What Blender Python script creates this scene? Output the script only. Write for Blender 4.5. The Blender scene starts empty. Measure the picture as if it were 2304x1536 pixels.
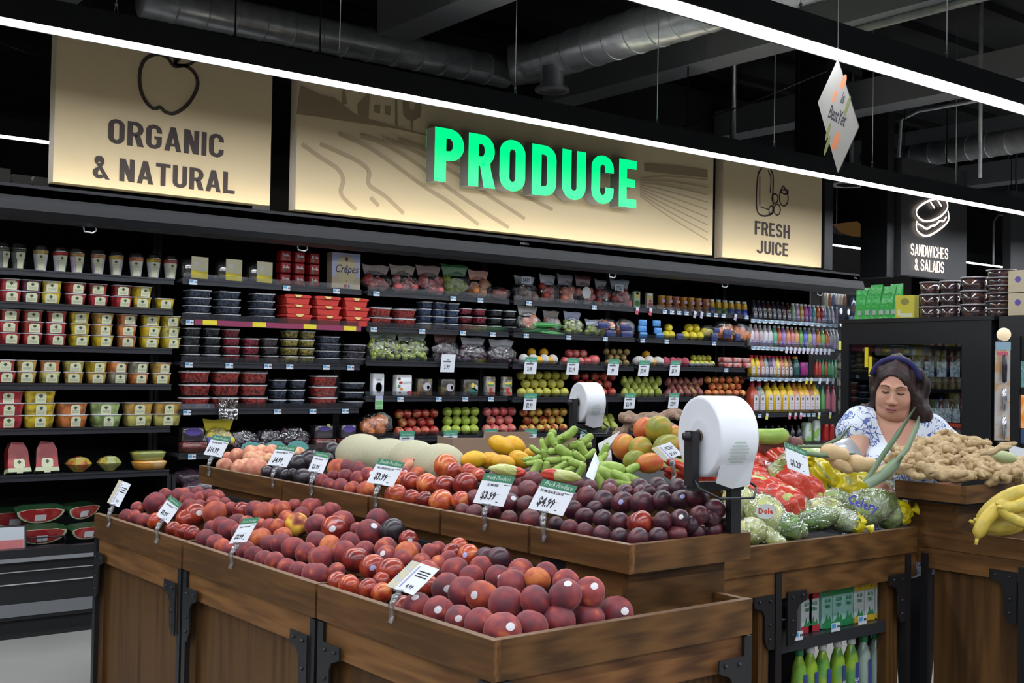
import bpy, math, random
import numpy as np
from mathutils import Vector, Matrix, Euler
R = random.Random(7)
sc = bpy.context.scene
C = sc.collection
# ---------------------------------------------------------------- camera, world, exposure
F, CX, CY, EYE = 2613.0, 1152.0, 768.0, 1.45            # focal length in pixels of the 2304 px wide frame
_vx = np.array([(4480-CX)/F, -(891-CY)/F, -1.0]); _vx /= np.linalg.norm(_vx)
_vy = np.array([(-900-CX)/F, -(797-CY)/F, -1.0]); _vy -= _vx*_vx.dot(_vy); _vy /= np.linalg.norm(_vy)
RW = np.array([_vx, _vy, np.cross(_vx, _vy)])            # camera -> room axes (x along the cooler wall, y towards it)
cam_data = bpy.data.cameras.new('camera'); cam = bpy.data.objects.new('camera', cam_data); C.objects.link(cam)
cam.matrix_world = Matrix([[*RW[0], 0], [*RW[1], 0], [*RW[2], EYE], [0, 0, 0, 1]])
cam_data.sensor_width = 36.0; cam_data.lens = F/2304*36.0; cam_data.clip_start = 0.05; cam_data.clip_end = 100
sc.camera = cam
world = bpy.data.worlds.new('world'); sc.world = world; world.use_nodes = True
world.node_tree.nodes['Background'].inputs[0].default_value = (0.55, 0.6, 0.7, 1)
world.node_tree.nodes['Background'].inputs[1].default_value = 0.02
sc.view_settings.view_transform = 'Standard'; sc.view_settings.look = 'None'
sc.view_settings.gamma = 1.0; sc.view_settings.use_curve_mapping = False
sc.view_settings.exposure = 0.0
LAMP = 32.0                                              # strength of the ceiling light strips
def ray(px, py): return RW @ np.array([(px-CX)/F, -(py-CY)/F, -1.0])
def at(px, py, x=None, y=None, z=None):                  # the point seen at a pixel on a given plane
    d = ray(px, py)
    t = x/d[0] if x is not None else y/d[1] if y is not None else (z-EYE)/d[2]
    return np.array([0, 0, EYE]) + t*d
def ray_plane(px, py, p0, nrm):
    d = ray(px, py); o = np.array([0, 0, EYE]); t = (np.array(p0)-o).dot(nrm)/d.dot(nrm)
    return o+t*d, t
def proj(p):
    c = RW.T @ (np.array(p, float)-np.array([0, 0, EYE])); return CX-F*c[0]/c[2], CY+F*c[1]/c[2]
def xat(px, y, z):                                       # x of the point on plane y at height z that shows at column px
    d0 = at(px, 850, y=y)[0]
    for _ in range(4): d0 = at(px, proj((d0, y, z))[1], y=y)[0]
    return d0
ORD = 'first second third fourth fifth sixth seventh eighth ninth tenth eleventh twelfth thirteenth fourteenth fifteenth sixteenth seventeenth eighteenth nineteenth twentieth'.split()
TEN = 'twent thirt fort fift sixt sevent eight ninet'.split()
def nth(i): return ORD[i] if i < 20 else TEN[(i+1)//10-2]+('ieth' if (i+1) % 10 == 0 else 'y-'+ORD[(i+1) % 10-1])
# ---------------------------------------------------------------- materials
MATS = {}
def col4(c): return (c[0], c[1], c[2], 1.0)
def mat(name, c=(.5, .5, .5), rough=.5, metal=0.0, emit=0.0, tint=False, bump=None, noise=None, coat=0.0, sheen=0.0, spec=None, ecol=None):
    """c: base colour; tint: multiply by the object's own colour; bump (scale, strength); noise (scale, second colour, low, high)"""
    if name in MATS: return MATS[name]
    m = bpy.data.materials.new(name); m.use_nodes = True; nt = m.node_tree; N, L = nt.nodes, nt.links
    b = N['Principled BSDF']; b.inputs['Roughness'].default_value = rough; b.inputs['Metallic'].default_value = metal
    b.inputs['Coat Weight'].default_value = coat; b.inputs['Sheen Weight'].default_value = sheen
    b.inputs['Coat Roughness'].default_value = .12
    if spec is not None: b.inputs['Specular IOR Level'].default_value = spec
    b.inputs['Base Color'].default_value = col4(c)
    src = None
    if tint:
        oi = N.new('ShaderNodeObjectInfo'); src = oi.outputs['Color']
    if noise or bump:
        tc = N.new('ShaderNodeTexCoord')
    if noise:
        nz = N.new('ShaderNodeTexNoise'); nz.inputs['Scale'].default_value = noise[0]; nz.inputs['Detail'].default_value = 4
        oi2 = N.new('ShaderNodeObjectInfo'); vm = N.new('ShaderNodeVectorMath'); vm.operation = 'ADD'
        ml = N.new('ShaderNodeMath'); ml.operation = 'MULTIPLY'; ml.inputs[1].default_value = 40
        L.new(oi2.outputs['Random'], ml.inputs[0]); L.new(tc.outputs['Object'], vm.inputs[0]); L.new(ml.outputs[0], vm.inputs[1])
        L.new(vm.outputs[0], nz.inputs['Vector'])
        mr = N.new('ShaderNodeMapRange'); mr.inputs[1].default_value = noise[2]; mr.inputs[2].default_value = noise[3]
        L.new(nz.outputs[0], mr.inputs[0])
        mx = N.new('ShaderNodeMix'); mx.data_type = 'RGBA'; L.new(mr.outputs[0], mx.inputs[0])
        if src: L.new(src, mx.inputs[6])
        else: mx.inputs[6].default_value = col4(c)
        mx.inputs[7].default_value = col4(noise[1])
        if src and len(noise) > 4:                       # second colour relative to the tint
            mm = N.new('ShaderNodeMix'); mm.data_type = 'RGBA'; mm.blend_type = 'MULTIPLY'; mm.inputs[0].default_value = 1
            L.new(src, mm.inputs[6]); mm.inputs[7].default_value = col4(noise[1]); L.new(mm.outputs[2], mx.inputs[7])
        src = mx.outputs[2]
    if src: L.new(src, b.inputs['Base Color'])
    if bump:
        bn = N.new('ShaderNodeTexNoise'); bn.inputs['Scale'].default_value = bump[0]; bn.inputs['Detail'].default_value = 3
        if len(bump) > 2: bn.inputs['Distortion'].default_value = bump[2]
        L.new(tc.outputs['Object'], bn.inputs['Vector'])
        bp = N.new('ShaderNodeBump'); bp.inputs['Strength'].default_value = bump[1]; bp.inputs['Distance'].default_value = .01
        L.new(bn.outputs[0], bp.inputs['Height']); L.new(bp.outputs[0], b.inputs['Normal'])
    if emit:
        b.inputs['Emission Color'].default_value = col4(ecol or c); b.inputs['Emission Strength'].default_value = emit
    MATS[name] = m; return m
def clear(name, c=(.95, .97, 1), gloss=.18, rough=.08, bump=None):
    if name in MATS: return MATS[name]
    m = bpy.data.materials.new(name); m.use_nodes = True; nt = m.node_tree; N, L = nt.nodes, nt.links
    N.remove(N['Principled BSDF']); out = N['Material Output']
    t = N.new('ShaderNodeBsdfTransparent'); t.inputs[0].default_value = col4(c)
    g = N.new('ShaderNodeBsdfGlossy'); g.inputs['Roughness'].default_value = rough
    lw = N.new('ShaderNodeLayerWeight'); lw.inputs[0].default_value = .35
    mr = N.new('ShaderNodeMapRange'); mr.inputs[3].default_value = gloss; mr.inputs[4].default_value = min(1, gloss*3.5)
    mx = N.new('ShaderNodeMixShader'); L.new(lw.outputs['Facing'], mr.inputs[0]); L.new(mr.outputs[0], mx.inputs[0])
    L.new(t.outputs[0], mx.inputs[1]); L.new(g.outputs[0], mx.inputs[2]); L.new(mx.outputs[0], out.inputs[0])
    if bump:
        tc = N.new('ShaderNodeTexCoord'); bn = N.new('ShaderNodeTexNoise'); bn.inputs['Scale'].default_value = bump[0]
        bn.inputs['Distortion'].default_value = 1.0; bn.inputs['Detail'].default_value = 2
        L.new(tc.outputs['Object'], bn.inputs['Vector'])
        bp = N.new('ShaderNodeBump'); bp.inputs['Strength'].default_value = bump[1]; bp.inputs['Distance'].default_value = .02
        L.new(bn.outputs[0], bp.inputs['Height']); L.new(bp.outputs[0], g.inputs['Normal']); L.new(bp.outputs[0], lw.inputs['Normal'])
    MATS[name] = m; return m
def wood(name, a, b_, sx, sy, sz, scl=6.0):
    m = bpy.data.materials.new(name); m.use_nodes = True; nt = m.node_tree; N, L = nt.nodes, nt.links
    b = N['Principled BSDF']; b.inputs['Roughness'].default_value = .5; b.inputs['Specular IOR Level'].default_value = .3
    tc = N.new('ShaderNodeTexCoord'); mp = N.new('ShaderNodeMapping'); mp.inputs['Scale'].default_value = (sx, sy, sz)
    L.new(tc.outputs['Object'], mp.inputs[0])
    n1 = N.new('ShaderNodeTexNoise'); n1.inputs['Scale'].default_value = scl; n1.inputs['Detail'].default_value = 5; n1.inputs['Distortion'].default_value = .6
    n2 = N.new('ShaderNodeTexWave'); n2.inputs['Scale'].default_value = scl*.6; n2.inputs['Distortion'].default_value = 6; n2.inputs['Detail'].default_value = 2
    n2.inputs['Detail Scale'].default_value = 1.4
    L.new(mp.outputs[0], n1.inputs['Vector']); L.new(mp.outputs[0], n2.inputs['Vector'])
    ad = N.new('ShaderNodeMath'); ad.operation = 'MULTIPLY_ADD'; ad.inputs[1].default_value = .35
    L.new(n2.outputs['Fac'], ad.inputs[0]); L.new(n1.outputs[0], ad.inputs[2])
    r = N.new('ShaderNodeValToRGB'); r.color_ramp.elements[0].position = .42; r.color_ramp.elements[1].position = .92
    r.color_ramp.elements[0].color = col4(a); r.color_ramp.elements[1].color = col4(b_)
    L.new(ad.outputs[0], r.inputs[0]); L.new(r.outputs[0], b.inputs['Base Color'])
    bp = N.new('ShaderNodeBump'); bp.inputs['Strength'].default_value = .12; bp.inputs['Distance'].default_value = .004
    L.new(n1.outputs[0], bp.inputs['Height']); L.new(bp.outputs[0], b.inputs['Normal'])
    MATS[name] = m; return m
# ---------------------------------------------------------------- mesh builder
class G:
    def __init__(s): s.v = []; s.f = []; s.m = []; s.s = []; s.mats = []
    def mi(s, m):
        if m not in s.mats: s.mats.append(m)
        return s.mats.index(m)
    def add(s, vs, fs, m, smooth=False, T=None):
        if T is not None: vs = [tuple(T @ Vector(v)) for v in vs]
        k = len(s.v); s.v += [tuple(v) for v in vs]; i = s.mi(m)
        for q in fs: s.f.append(tuple(k+j for j in q)); s.m.append(i); s.s.append(smooth)
        return s
    def box(s, x0, x1, y0, y1, z0, z1, m, T=None, bev=0):
        if bev:
            return s.rbox(x0, x1, y0, y1, z0, z1, m, bev, T)
        v = [(x, y, z) for x in (x0, x1) for y in (y0, y1) for z in (z0, z1)]
        return s.add(v, [(0, 1, 3, 2), (4, 6, 7, 5), (0, 4, 5, 1), (2, 3, 7, 6), (0, 2, 6, 4), (1, 5, 7, 3)], m, False, T)
    def rbox(s, x0, x1, y0, y1, z0, z1, m, r, T=None):    # box with chamfered edges
        X, Y, Z = (x0, x1), (y0, y1), (z0, z1); v = []; idx = {}
        sg = (1, -1)
        for i in (0, 1):
            for j in (0, 1):
                for k in (0, 1):
                    c = (X[i], Y[j], Z[k]); d = (sg[i]*r, sg[j]*r, sg[k]*r)
                    for a in range(3):
                        p = [c[0]+d[0], c[1]+d[1], c[2]+d[2]]; p[a] = c[a]; idx[i, j, k, a] = len(v); v.append(p)
        f = []
        for a in range(3):
            b, c = [q for q in range(3) if q != a]
            for e in (0, 1):
                q = []
                for (bb, cc) in ((0, 0), (1, 0), (1, 1), (0, 1)):
                    k = [0, 0, 0]; k[a] = e; k[b] = bb; k[c] = cc; q.append(idx[(*k, a)])
                f.append(q if (e == 1) == (a != 1) else q[::-1])
            for bb in (0, 1):
                for cc in (0, 1):
                    k0 = [0, 0, 0]; k0[b] = bb; k0[c] = cc; k1 = list(k0); k1[a] = 1
                    q = [idx[(*k0, b)], idx[(*k1, b)], idx[(*k1, c)], idx[(*k0, c)]]
                    f.append(q)
        for i in (0, 1):
            for j in (0, 1):
                for k in (0, 1): f.append([idx[i, j, k, 0], idx[i, j, k, 1], idx[i, j, k, 2]])
        return s.add(v, f, m, False, T)
    def lathe(s, prof, m, seg=16, T=None, smooth=True, sx=1, sy=1, cap=True):
        v = []; n = len(prof)
        for r, z in prof:
            for k in range(seg):
                a = 2*math.pi*k/seg; v.append((r*math.cos(a)*sx, r*math.sin(a)*sy, z))
        f = [(i*seg+k, i*seg+(k+1) % seg, (i+1)*seg+(k+1) % seg, (i+1)*seg+k) for i in range(n-1) for k in range(seg)]
        if cap: f += [tuple(range(seg))[::-1], tuple((n-1)*seg+k for k in range(seg))]
        return s.add(v, f, m, smooth, T)
    def sq(s, prof, m, T=None, n=4.0, seg=24, smooth=True, cap=True):   # rounded-rectangle loft: prof = [(half_x, half_y, z)]
        v = []
        for hx, hy, z in prof:
            for k in range(seg):
                a = 2*math.pi*(k+.5)/seg; c, d = math.cos(a), math.sin(a)
                v.append((hx*math.copysign(abs(c)**(2/n), c), hy*math.copysign(abs(d)**(2/n), d), z))
        q = len(prof)
        f = [(i*seg+k, i*seg+(k+1) % seg, (i+1)*seg+(k+1) % seg, (i+1)*seg+k) for i in range(q-1) for k in range(seg)]
        if cap: f += [tuple(range(seg))[::-1], tuple((q-1)*seg+k for k in range(seg))]
        return s.add(v, f, m, smooth, T)
    def tube(s, pts, r, m, seg=8, smooth=True, T=None):   # r: number or list
        pts = [Vector(p) for p in pts]; n = len(pts); rr = r if isinstance(r, (list, tuple)) else [r]*n
        v = []; up = None
        for i, p in enumerate(pts):
            d = (pts[min(i+1, n-1)]-pts[max(i-1, 0)]).normalized()
            if up is None: up = Vector((0, 0, 1)) if abs(d.z) < .9 else Vector((1, 0, 0))
            u = (up-d*up.dot(d)).normalized(); up = u; w = d.cross(u)
            for k in range(seg):
                a = 2*math.pi*k/seg; v.append(tuple(p+(u*math.cos(a)+w*math.sin(a))*rr[i]))
        f = [(i*seg+k, i*seg+(k+1) % seg, (i+1)*seg+(k+1) % seg, (i+1)*seg+k) for i in range(n-1) for k in range(seg)]
        f += [tuple(range(seg))[::-1], tuple((n-1)*seg+k for k in range(seg))]
        return s.add(v, f, m, smooth, T)
    def sphere(s, c, r, m, seg=16, rings=10, T=None, fn=None):
        v = [(0, 0, 1)]
        for i in range(1, rings):
            t = math.pi*i/rings
            for k in range(seg):
                a = 2*math.pi*k/seg; v.append((math.sin(t)*math.cos(a), math.sin(t)*math.sin(a), math.cos(t)))
        v.append((0, 0, -1)); rr = r if isinstance(r, (tuple, list)) else (r, r, r)
        if fn: v = [tuple(Vector(p)*fn(*p)) for p in v]
        v = [(c[0]+p[0]*rr[0], c[1]+p[1]*rr[1], c[2]+p[2]*rr[2]) for p in v]
        f = [(0, 1+k, 1+(k+1) % seg) for k in range(seg)]
        f += [(1+i*seg+k, 1+(i+1)*seg+k, 1+(i+1)*seg+(k+1) % seg, 1+i*seg+(k+1) % seg) for i in range(rings-2) for k in range(seg)]
        b = 1+(rings-2)*seg; f += [(b+k, len(v)-1, b+(k+1) % seg) for k in range(seg)]
        return s.add(v, f, m, True, T)
    def prism(s, poly, h, m, T=None, smooth=False):        # polygon in xy, extruded along z from 0 to h
        n = len(poly); v = [(p[0], p[1], 0) for p in poly]+[(p[0], p[1], h) for p in poly]
        f = [tuple(range(n))[::-1], tuple(range(n, 2*n))]+[(k, (k+1) % n, n+(k+1) % n, n+k) for k in range(n)]
        return s.add(v, f, m, smooth, T)
    def quad(s, p, m, T=None): return s.add(p, [tuple(range(len(p)))], m, False, T)
    def text(s, t, size, m, T, xs=.62, bold=.012, depth=0, align='CENTER', shear=0):
        vs, fs = glyphs(t, size, bold, depth, align, shear)
        return s.add([(v[0]*xs, v[1], v[2]) for v in vs], fs, m, False, T)
    def mesh(s, name):
        me = bpy.data.meshes.new(name); me.from_pydata(s.v, [], s.f); me.update()
        me.polygons.foreach_set('material_index', s.m); me.polygons.foreach_set('use_smooth', s.s)
        for m in s.mats: me.materials.append(m)
        return me
    def obj(s, name, parent=None, loc=(0, 0, 0), rot=(0, 0, 0)):
        o = bpy.data.objects.new(name, s.mesh(name)); C.objects.link(o); o.location = loc; o.rotation_euler = rot
        if parent: o.parent = parent
        return o
    def thing(s, name, label, cat, group=None, loc=(0, 0, 0), rot=(0, 0, 0)):
        return tag(s.obj(name, None, loc, rot), label, cat, group)
    def struct(s, name):
        o = s.obj(name); o['kind'] = 'structure'; return o
_GL = {}
def glyphs(t, size, bold, depth, align, shear):
    k = (t, size, bold, depth, align, shear)
    if k not in _GL:
        cu = bpy.data.curves.new('lettering', 'FONT'); cu.body = t; cu.size = size; cu.offset = bold*size; cu.extrude = depth/2
        cu.align_x = align; cu.shear = shear; cu.resolution_u = 3 if size > .05 else 1
        o = bpy.data.objects.new('lettering', cu); me = bpy.data.meshes.new_from_object(o)
        _GL[k] = ([tuple(v.co) for v in me.vertices], [tuple(p.vertices) for p in me.polygons])
        bpy.data.objects.remove(o); bpy.data.curves.remove(cu); bpy.data.meshes.remove(me)
    return _GL[k]
def tag(o, label, cat, group=None):
    o['label'] = label; o['category'] = cat
    if group: o['group'] = group
    return o
def empty(name, label, cat, group=None, loc=(0, 0, 0), rot=(0, 0, 0)):
    o = bpy.data.objects.new(name, None); C.objects.link(o); o.location = loc; o.rotation_euler = rot
    return tag(o, label, cat, group)
def part(name, mesh, parent, loc=(0, 0, 0), rot=(0, 0, 0), scale=None, color=None):
    o = bpy.data.objects.new(name, mesh); C.objects.link(o); o.location = loc; o.rotation_euler = rot
    if scale is not None: o.scale = (scale,)*3 if isinstance(scale, (int, float)) else scale
    if parent: o.parent = parent
    if color: o.color = col4(color)
    return o
def copy_of(src, label, group=None, loc=None, rot=None, color=None):   # a thing, its parts and sub-parts
    o = src.copy(); C.objects.link(o)
    if loc is not None: o.location = loc
    if rot is not None: o.rotation_euler = rot
    o['label'] = label
    if group: o['group'] = group
    if color: o.color = col4(color)
    for ch in list(src.children):
        c = ch.copy(); C.objects.link(c); c.parent = o
        if color: c.color = col4(color)
        for g in list(ch.children):
            d = g.copy(); C.objects.link(d); d.parent = c
    return o
# upright frame: local x -> +x, local y -> +z, facing -y (towards the aisle)
FRONT = Matrix(((1, 0, 0, 0), (0, 0, -1, 0), (0, 1, 0, 0), (0, 0, 0, 1)))
def front(x, y, z): return Matrix.Translation((x, y, z)) @ FRONT
LEFT = Matrix(((0, 0, -1, 0), (-1, 0, 0, 0), (0, 1, 0, 0), (0, 0, 0, 1)))   # facing -x, text runs towards -y
def left(x, y, z): return Matrix.Translation((x, y, z)) @ LEFT
# smooth organic surfaces: signed distance field -> surface nets
def net(fn, lo, hi, h):
    ax = [np.arange(lo[i], hi[i]+h, h) for i in range(3)]
    X, Y, Z = np.meshgrid(*ax, indexing='ij'); V = fn(X, Y, Z); I = V < 0
    n = [d-1 for d in V.shape]; acc = np.zeros((*n, 3)); cnt = np.zeros(n)
    cor = [(i, j, k) for i in (0, 1) for j in (0, 1) for k in (0, 1)]
    sl = lambda A, c: A[c[0]:c[0]+n[0], c[1]:c[1]+n[1], c[2]:c[2]+n[2]]
    for a in cor:
        for d in range(3):
            if a[d]: continue
            b = list(a); b[d] = 1; va, vb = sl(V, a), sl(V, b); cr = (va < 0) != (vb < 0)
            t = np.where(cr, va/np.where(cr, va-vb, 1), 0); p = np.zeros((*n, 3)); p[...] = a; p[..., d] = t
            acc += p*cr[..., None]; cnt += cr
    ok = cnt > 0; idx = -np.ones(n, int); idx[ok] = np.arange(ok.sum())
    g = np.argwhere(ok); pts = (g+acc[ok]/cnt[ok][:, None])*h+np.array([a[0] for a in ax])
    faces = []
    for d in range(3):
        u, w = (d+1) % 3, (d+2) % 3
        s0 = [slice(1, n[k]) for k in range(3)]; s0[d] = slice(0, n[d])
        A = I[tuple(s0)]; s1 = list(s0); s1[d] = slice(1, n[d]+1); B = I[tuple(s1)]
        for sign, msk in ((1, A & ~B), (0, ~A & B)):
            e = np.argwhere(msk); off = np.ones(3, int); off[d] = 0; e = e+off
            if not len(e): continue
            q = []
            for du, dw in ((0, 0), (-1, 0), (-1, -1), (0, -1)):
                c = e.copy(); c[:, u] += du; c[:, w] += dw; q.append(idx[c[:, 0], c[:, 1], c[:, 2]])
            q = np.stack(q, 1); faces += (q if sign else q[:, ::-1]).tolist()
    return pts.tolist(), faces
def sd_cap(X, Y, Z, a, b, ra, rb):
    a, b = np.array(a, float), np.array(b, float); d = b-a; L2 = d.dot(d)+1e-12
    t = np.clip(((X-a[0])*d[0]+(Y-a[1])*d[1]+(Z-a[2])*d[2])/L2, 0, 1)
    return np.sqrt((X-a[0]-t*d[0])**2+(Y-a[1]-t*d[1])**2+(Z-a[2]-t*d[2])**2)-(ra+(rb-ra)*t)
def sd_ell(X, Y, Z, c, r):
    k = np.sqrt(((X-c[0])/r[0])**2+((Y-c[1])/r[1])**2+((Z-c[2])/r[2])**2); return (k-1)*min(r)
def smin(a, b, k):
    h = np.clip(.5+.5*(b-a)/k, 0, 1); return b*(1-h)+a*h-k*h*(1-h)
# ---------------------------------------------------------------- common materials
BLACK = mat('black_metal', (.012, .013, .015), .42, bump=(60, .05))
BLACK2 = mat('charcoal_metal', (.009, .010, .012), .33)
SATIN = mat('satin_black_shelf', (.03, .033, .04), .3)
SOFT = mat('dark_soft', (.008, .008, .01), .8)
STEEL = mat('galvanised_steel', (.78, .8, .82), .28, .5, noise=(9, (.62, .64, .67), .4, .6))
WHITE = mat('white_plastic', (.8, .82, .84), .35)
PAPER = mat('white_card', (.78, .82, .88), .45)
INK = mat('black_ink', (.02, .02, .025), .6)
GREENP = mat('green_header', (.03, .2, .1), .45)
CLEAR = clear('clear_plastic', gloss=.22)
CLEARB = clear('crinkled_film', gloss=.17, rough=.1, bump=(34, 1.0))
GLASS = clear('cabinet_glass', (.75, .8, .82), gloss=.07, rough=.02)
LAMPM = mat('light_diffuser', (1, 1, 1), .5, emit=LAMP, ecol=(.9, .94, 1.0))
TINT = mat('tinted_plastic', tint=True, rough=.35)
TINTM = mat('tinted_matte', tint=True, rough=.7)
TINTG = mat('tinted_gloss', tint=True, rough=.2, coat=.5)
# ---------------------------------------------------------------- room shell
def shell():
    fl = mat('polished_concrete', (.36, .355, .33), .3, noise=(1.3, (.29, .285, .265), .35, .7), bump=(20, .03))
    dk = mat('black_painted_deck', (.014, .015, .018), .7)
    bm = mat('grey_painted_beam', (.24, .245, .26), .6)
    wl = mat('dark_wall_paint', (.03, .032, .036), .7)
    G().box(-5, 20, -4, 16, -.1, 0, fl).struct('floor')
    g = G(); g.box(-5, 20, -4, 16, 4.7, 4.8, dk)
    for k in range(26): g.box(-5, 20, -3.7+k*.75, -3.6+k*.75, 4.62, 4.7, dk)
    g.struct('ceiling')
    G().box(-5, 20, 15.9, 16, 0, 4.7, wl).struct('wall_back')
    G().box(-5, 20, -4, -3.9, 0, 4.7, wl).struct('wall_front')
    G().box(-5, -4.9, -3.9, 15.9, 0, 4.7, wl).struct('wall_left')
    G().box(19.9, 20, -3.9, 15.9, 0, 4.7, wl).struct('wall_right')
    for i, x in enumerate((-.1, 2.3, 4.6, 7.0, 9.4, 11.8, 14.2, 16.6)):
        y1 = 7.6 if i == 2 else 8.5
        G().box(x, x+.3, -3.9, y1, 4.0, 4.28, bm).thing('roof_beam', f'dark grey roof beam running to the cooler, {nth(i)} from the cut fruit end', 'beam', 'roof beams')
    G().box(-4.9, 19.9, 8.55, 8.95, 3.95, 4.5, mat('black_girder', (.02, .021, .025), .6)).thing('roof_girder', 'black roof girder crossing above and behind the cooler signs', 'girder')
shell()
# ---------------------------------------------------------------- ceiling light strips
def strip(x0, x1, y, z, label, hang):
    t = empty('linear_light', label, 'light', 'suspended light strips', ((x0+x1)/2, y, z))
    a, b = x0-(x0+x1)/2, x1-(x0+x1)/2
    g = G(); g.box(a, b, -.074, .074, .012, .12, BLACK); g.box(a, b, -.074, -.064, -.003, .012, BLACK); g.box(a, b, .064, .074, -.003, .012, BLACK)
    g.obj('housing', t)
    G().box(a+.01, b-.01, -.064, .064, 0, .012, LAMPM).obj('diffuser', t)
    w = G()
    k = a+.3
    n = 0
    while k < b and n < 60:
        w = G(); w.tube([(k, 0, .18), (k, 0, 4.62-z)], .003, STEEL, 5); w.tube([(k-.02, 0, .11), (k, 0, .18), (k+.02, 0, .11)], .003, STEEL, 5)
        w.sphere((k, 0, .18), .009, STEEL, 8, 6); w.obj('hanger_wire', t); k += hang; n += 1
    return t
strip(-4.5, 17, 5.54, 2.99, 'long white light strip hanging over the aisle just before the cooler signs', 1.22)
strip(-4.5, 17, 3.40, 2.99, 'long white light strip hanging above the fruit island, crossing the top corner', 1.22)
strip(-4.5, 4.2, 8.45, 3.0, 'white light strip hanging behind the organic sign and cooler top', 1.5)
strip(11.2, 16.5, 8.45, 3.0, 'short white light strip seen behind the black sandwich sign', 1.3)
strip(-4.5, 17, 1.25, 2.99, 'white light strip above the near end of the fruit island', 2.4)
strip(-4.5, 17, -.9, 2.99, 'white light strip over the aisle behind the viewer', 2.4)
strip(-4.5, 17, -3.0, 2.99, 'white light strip beside the front wall behind the viewer', 2.4)
# ---------------------------------------------------------------- ducts, pipes, spots
def duct(pts, r, name, label, rings=.3):
    g = G(); g.tube(pts, r, STEEL, 24)
    for a, b in zip(pts, pts[1:]):
        a, b = Vector(a), Vector(b); L = (b-a).length; n = int(L/rings); d = (b-a).normalized()
        for k in range(1, n):
            c = a+d*(k*L/n); g.tube([c-d*.004, c+d*.004], r+.006, STEEL, 24)
    return g.thing(name, label, 'duct')
duct([(2.9, 7.95, 4.0), (6.05, 7.85, 4.0)], .13, 'spiral_duct', 'thin silver duct running above the organic and produce signs', .22)
duct([(6.0, 7.72, 4.03), (6.15, 7.55, 4.05), (6.12, -3.8, 4.07)], .17, 'spiral_duct', 'large silver spiral duct crossing over the produce sign toward the viewer', .24)
duct([(11.4, 8.0, 3.9), (11.4, 2.5, 3.9)], .13, 'spiral_duct', 'silver duct above the black sandwich sign', .22)
duct([(9.5, 4.1, 3.72), (9.8, 3.3, 3.72), (10.4, 2.4, 3.72)], .24, 'spiral_duct', 'fat silver duct end beside the top of the second light strip', .3)
def diffuser(x, y, z, r, label, stem=0):
    g = G()
    if stem: g.tube([(0, 0, .1), (0, 0, stem)], .02, STEEL, 8)
    g = g; T = Matrix.Translation((0, 0, 0))
    g.lathe([(r*.72, .0), (r, 0), (r, .02), (r*.7, .05), (r*.62, .20)], STEEL, 28, cap=False)
    g.lathe([(r*.66, .06), (.0, .05)], SOFT, 28, cap=False)
    g.lathe([(r*.72, -.002), (r*1.0, -.004), (r*1.02, .012), (r*.72, .012)], mat('pale_grey_ring', (.6, .61, .63), .5), 28, cap=False)
    g.thing('air_diffuser', label, 'air diffuser', 'round air outlets', (x, y, z))
p = at(1242, 205, z=3.74); diffuser(p[0], p[1], 3.74, .14, 'round silver air outlet hanging under the large spiral duct')
p = at(1915, 415, z=3.5); diffuser(p[0], p[1], 3.5, .22, 'round pale air outlet above the fresh juice sign corner', 1.2)
def pipe(pts, r, label):
    G().tube(pts, r, STEEL, 8).thing('conduit', label, 'pipe', 'thin metal conduits')
q = at(1653, 130, y=7.0); pipe([(q[0]+.0, 3.0, q[2]+.0), tuple(q), (q[0], 7.0, at(1653, 320, y=7.0)[2])], .022, 'thin grey pipe dropping straight down left of the diamond sign')
q = at(2020, 260, y=7.2); pipe([(q[0]+.05, 2.8, q[2]), (q[0], 6.95, q[2]+.01), (q[0]-.02, 7.15, q[2]-.06), (q[0]-.02, 7.2, q[2]-.9)], .022, 'bent grey pipe curving down to the right of the diamond sign')
q = at(2208, 20, y=5.0); pipe([(q[0], 5.0, 4.6), (q[0], 5.0, at(2208, 400, y=5.0)[2])], .016, 'slim vertical pipe drop near the fat duct end')
q = at(1900, 75, y=5.2); pipe([tuple(q), (q[0]-.05, 1.5, q[2])], .03, 'bright conduit fixed under a roof beam above the second strip')
q = at(2236, 480, y=7.2); pipe([(q[0]+.5, 7.2, 4.71), (q[0]+.5, 7.2, q[2]), (q[0]+.1, 7.2, q[2]), (q[0], 7.2, q[2]-.1), (q[0], 7.2, q[2]-.6)], .012, 'small bent conduit above the salads sign')
for i, (a, b) in enumerate((((0, 95), (122, 128)), ((1536, 285), (1860, 160)))):
    p, q = at(*a, y=7.6), at(*b, y=7.6 if i == 0 else 5.5)
    mid = (p+q)/2; mid[2] -= .02
    G().tube([tuple(p), tuple(mid), tuple(q)], .006, BLACK2, 5).thing('ceiling_cable', ('thin dark cable hanging at the organic sign end', 'thin sagging cable left of the diamond sign')[i], 'cable')
# ---------------------------------------------------------------- signs over the cooler
CREAM = mat('cream_sign_board', (.66, .53, .32), .6)
EDGE = mat('pale_board_edge', (.6, .52, .4), .5)
TAN = mat('tan_print', (.42, .32, .19), .6); TAN2 = mat('brown_print', (.3, .225, .13), .6)
BROWN = mat('dark_brown_print', (.045, .03, .025), .6)
SY = 6.6
def board(x0, x1, z0, z1, name, label, mt=None):
    t = empty(name, label, 'sign', None, ((x0+x1)/2, SY, z0))
    g = G(); a, b, h = x0-(x0+x1)/2, x1-(x0+x1)/2, z1-z0
    g.box(a, b, -.045, .045, 0, h, mt or CREAM); g.box(a-.004, a, -.045, .045, 0, h, EDGE if not mt else mt)
    g.obj('board', t)
    k = G(); k.box(a+.2, a+.208, .06, .068, -.0, 4.7-z0, BLACK); k.obj('hanging_rod', t); k = G(); k.box(b-.208, b-.2, .06, .068, -.0, 4.7-z0, BLACK); k.obj('hanging_rod', t)
    return t, a, b, h
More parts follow.
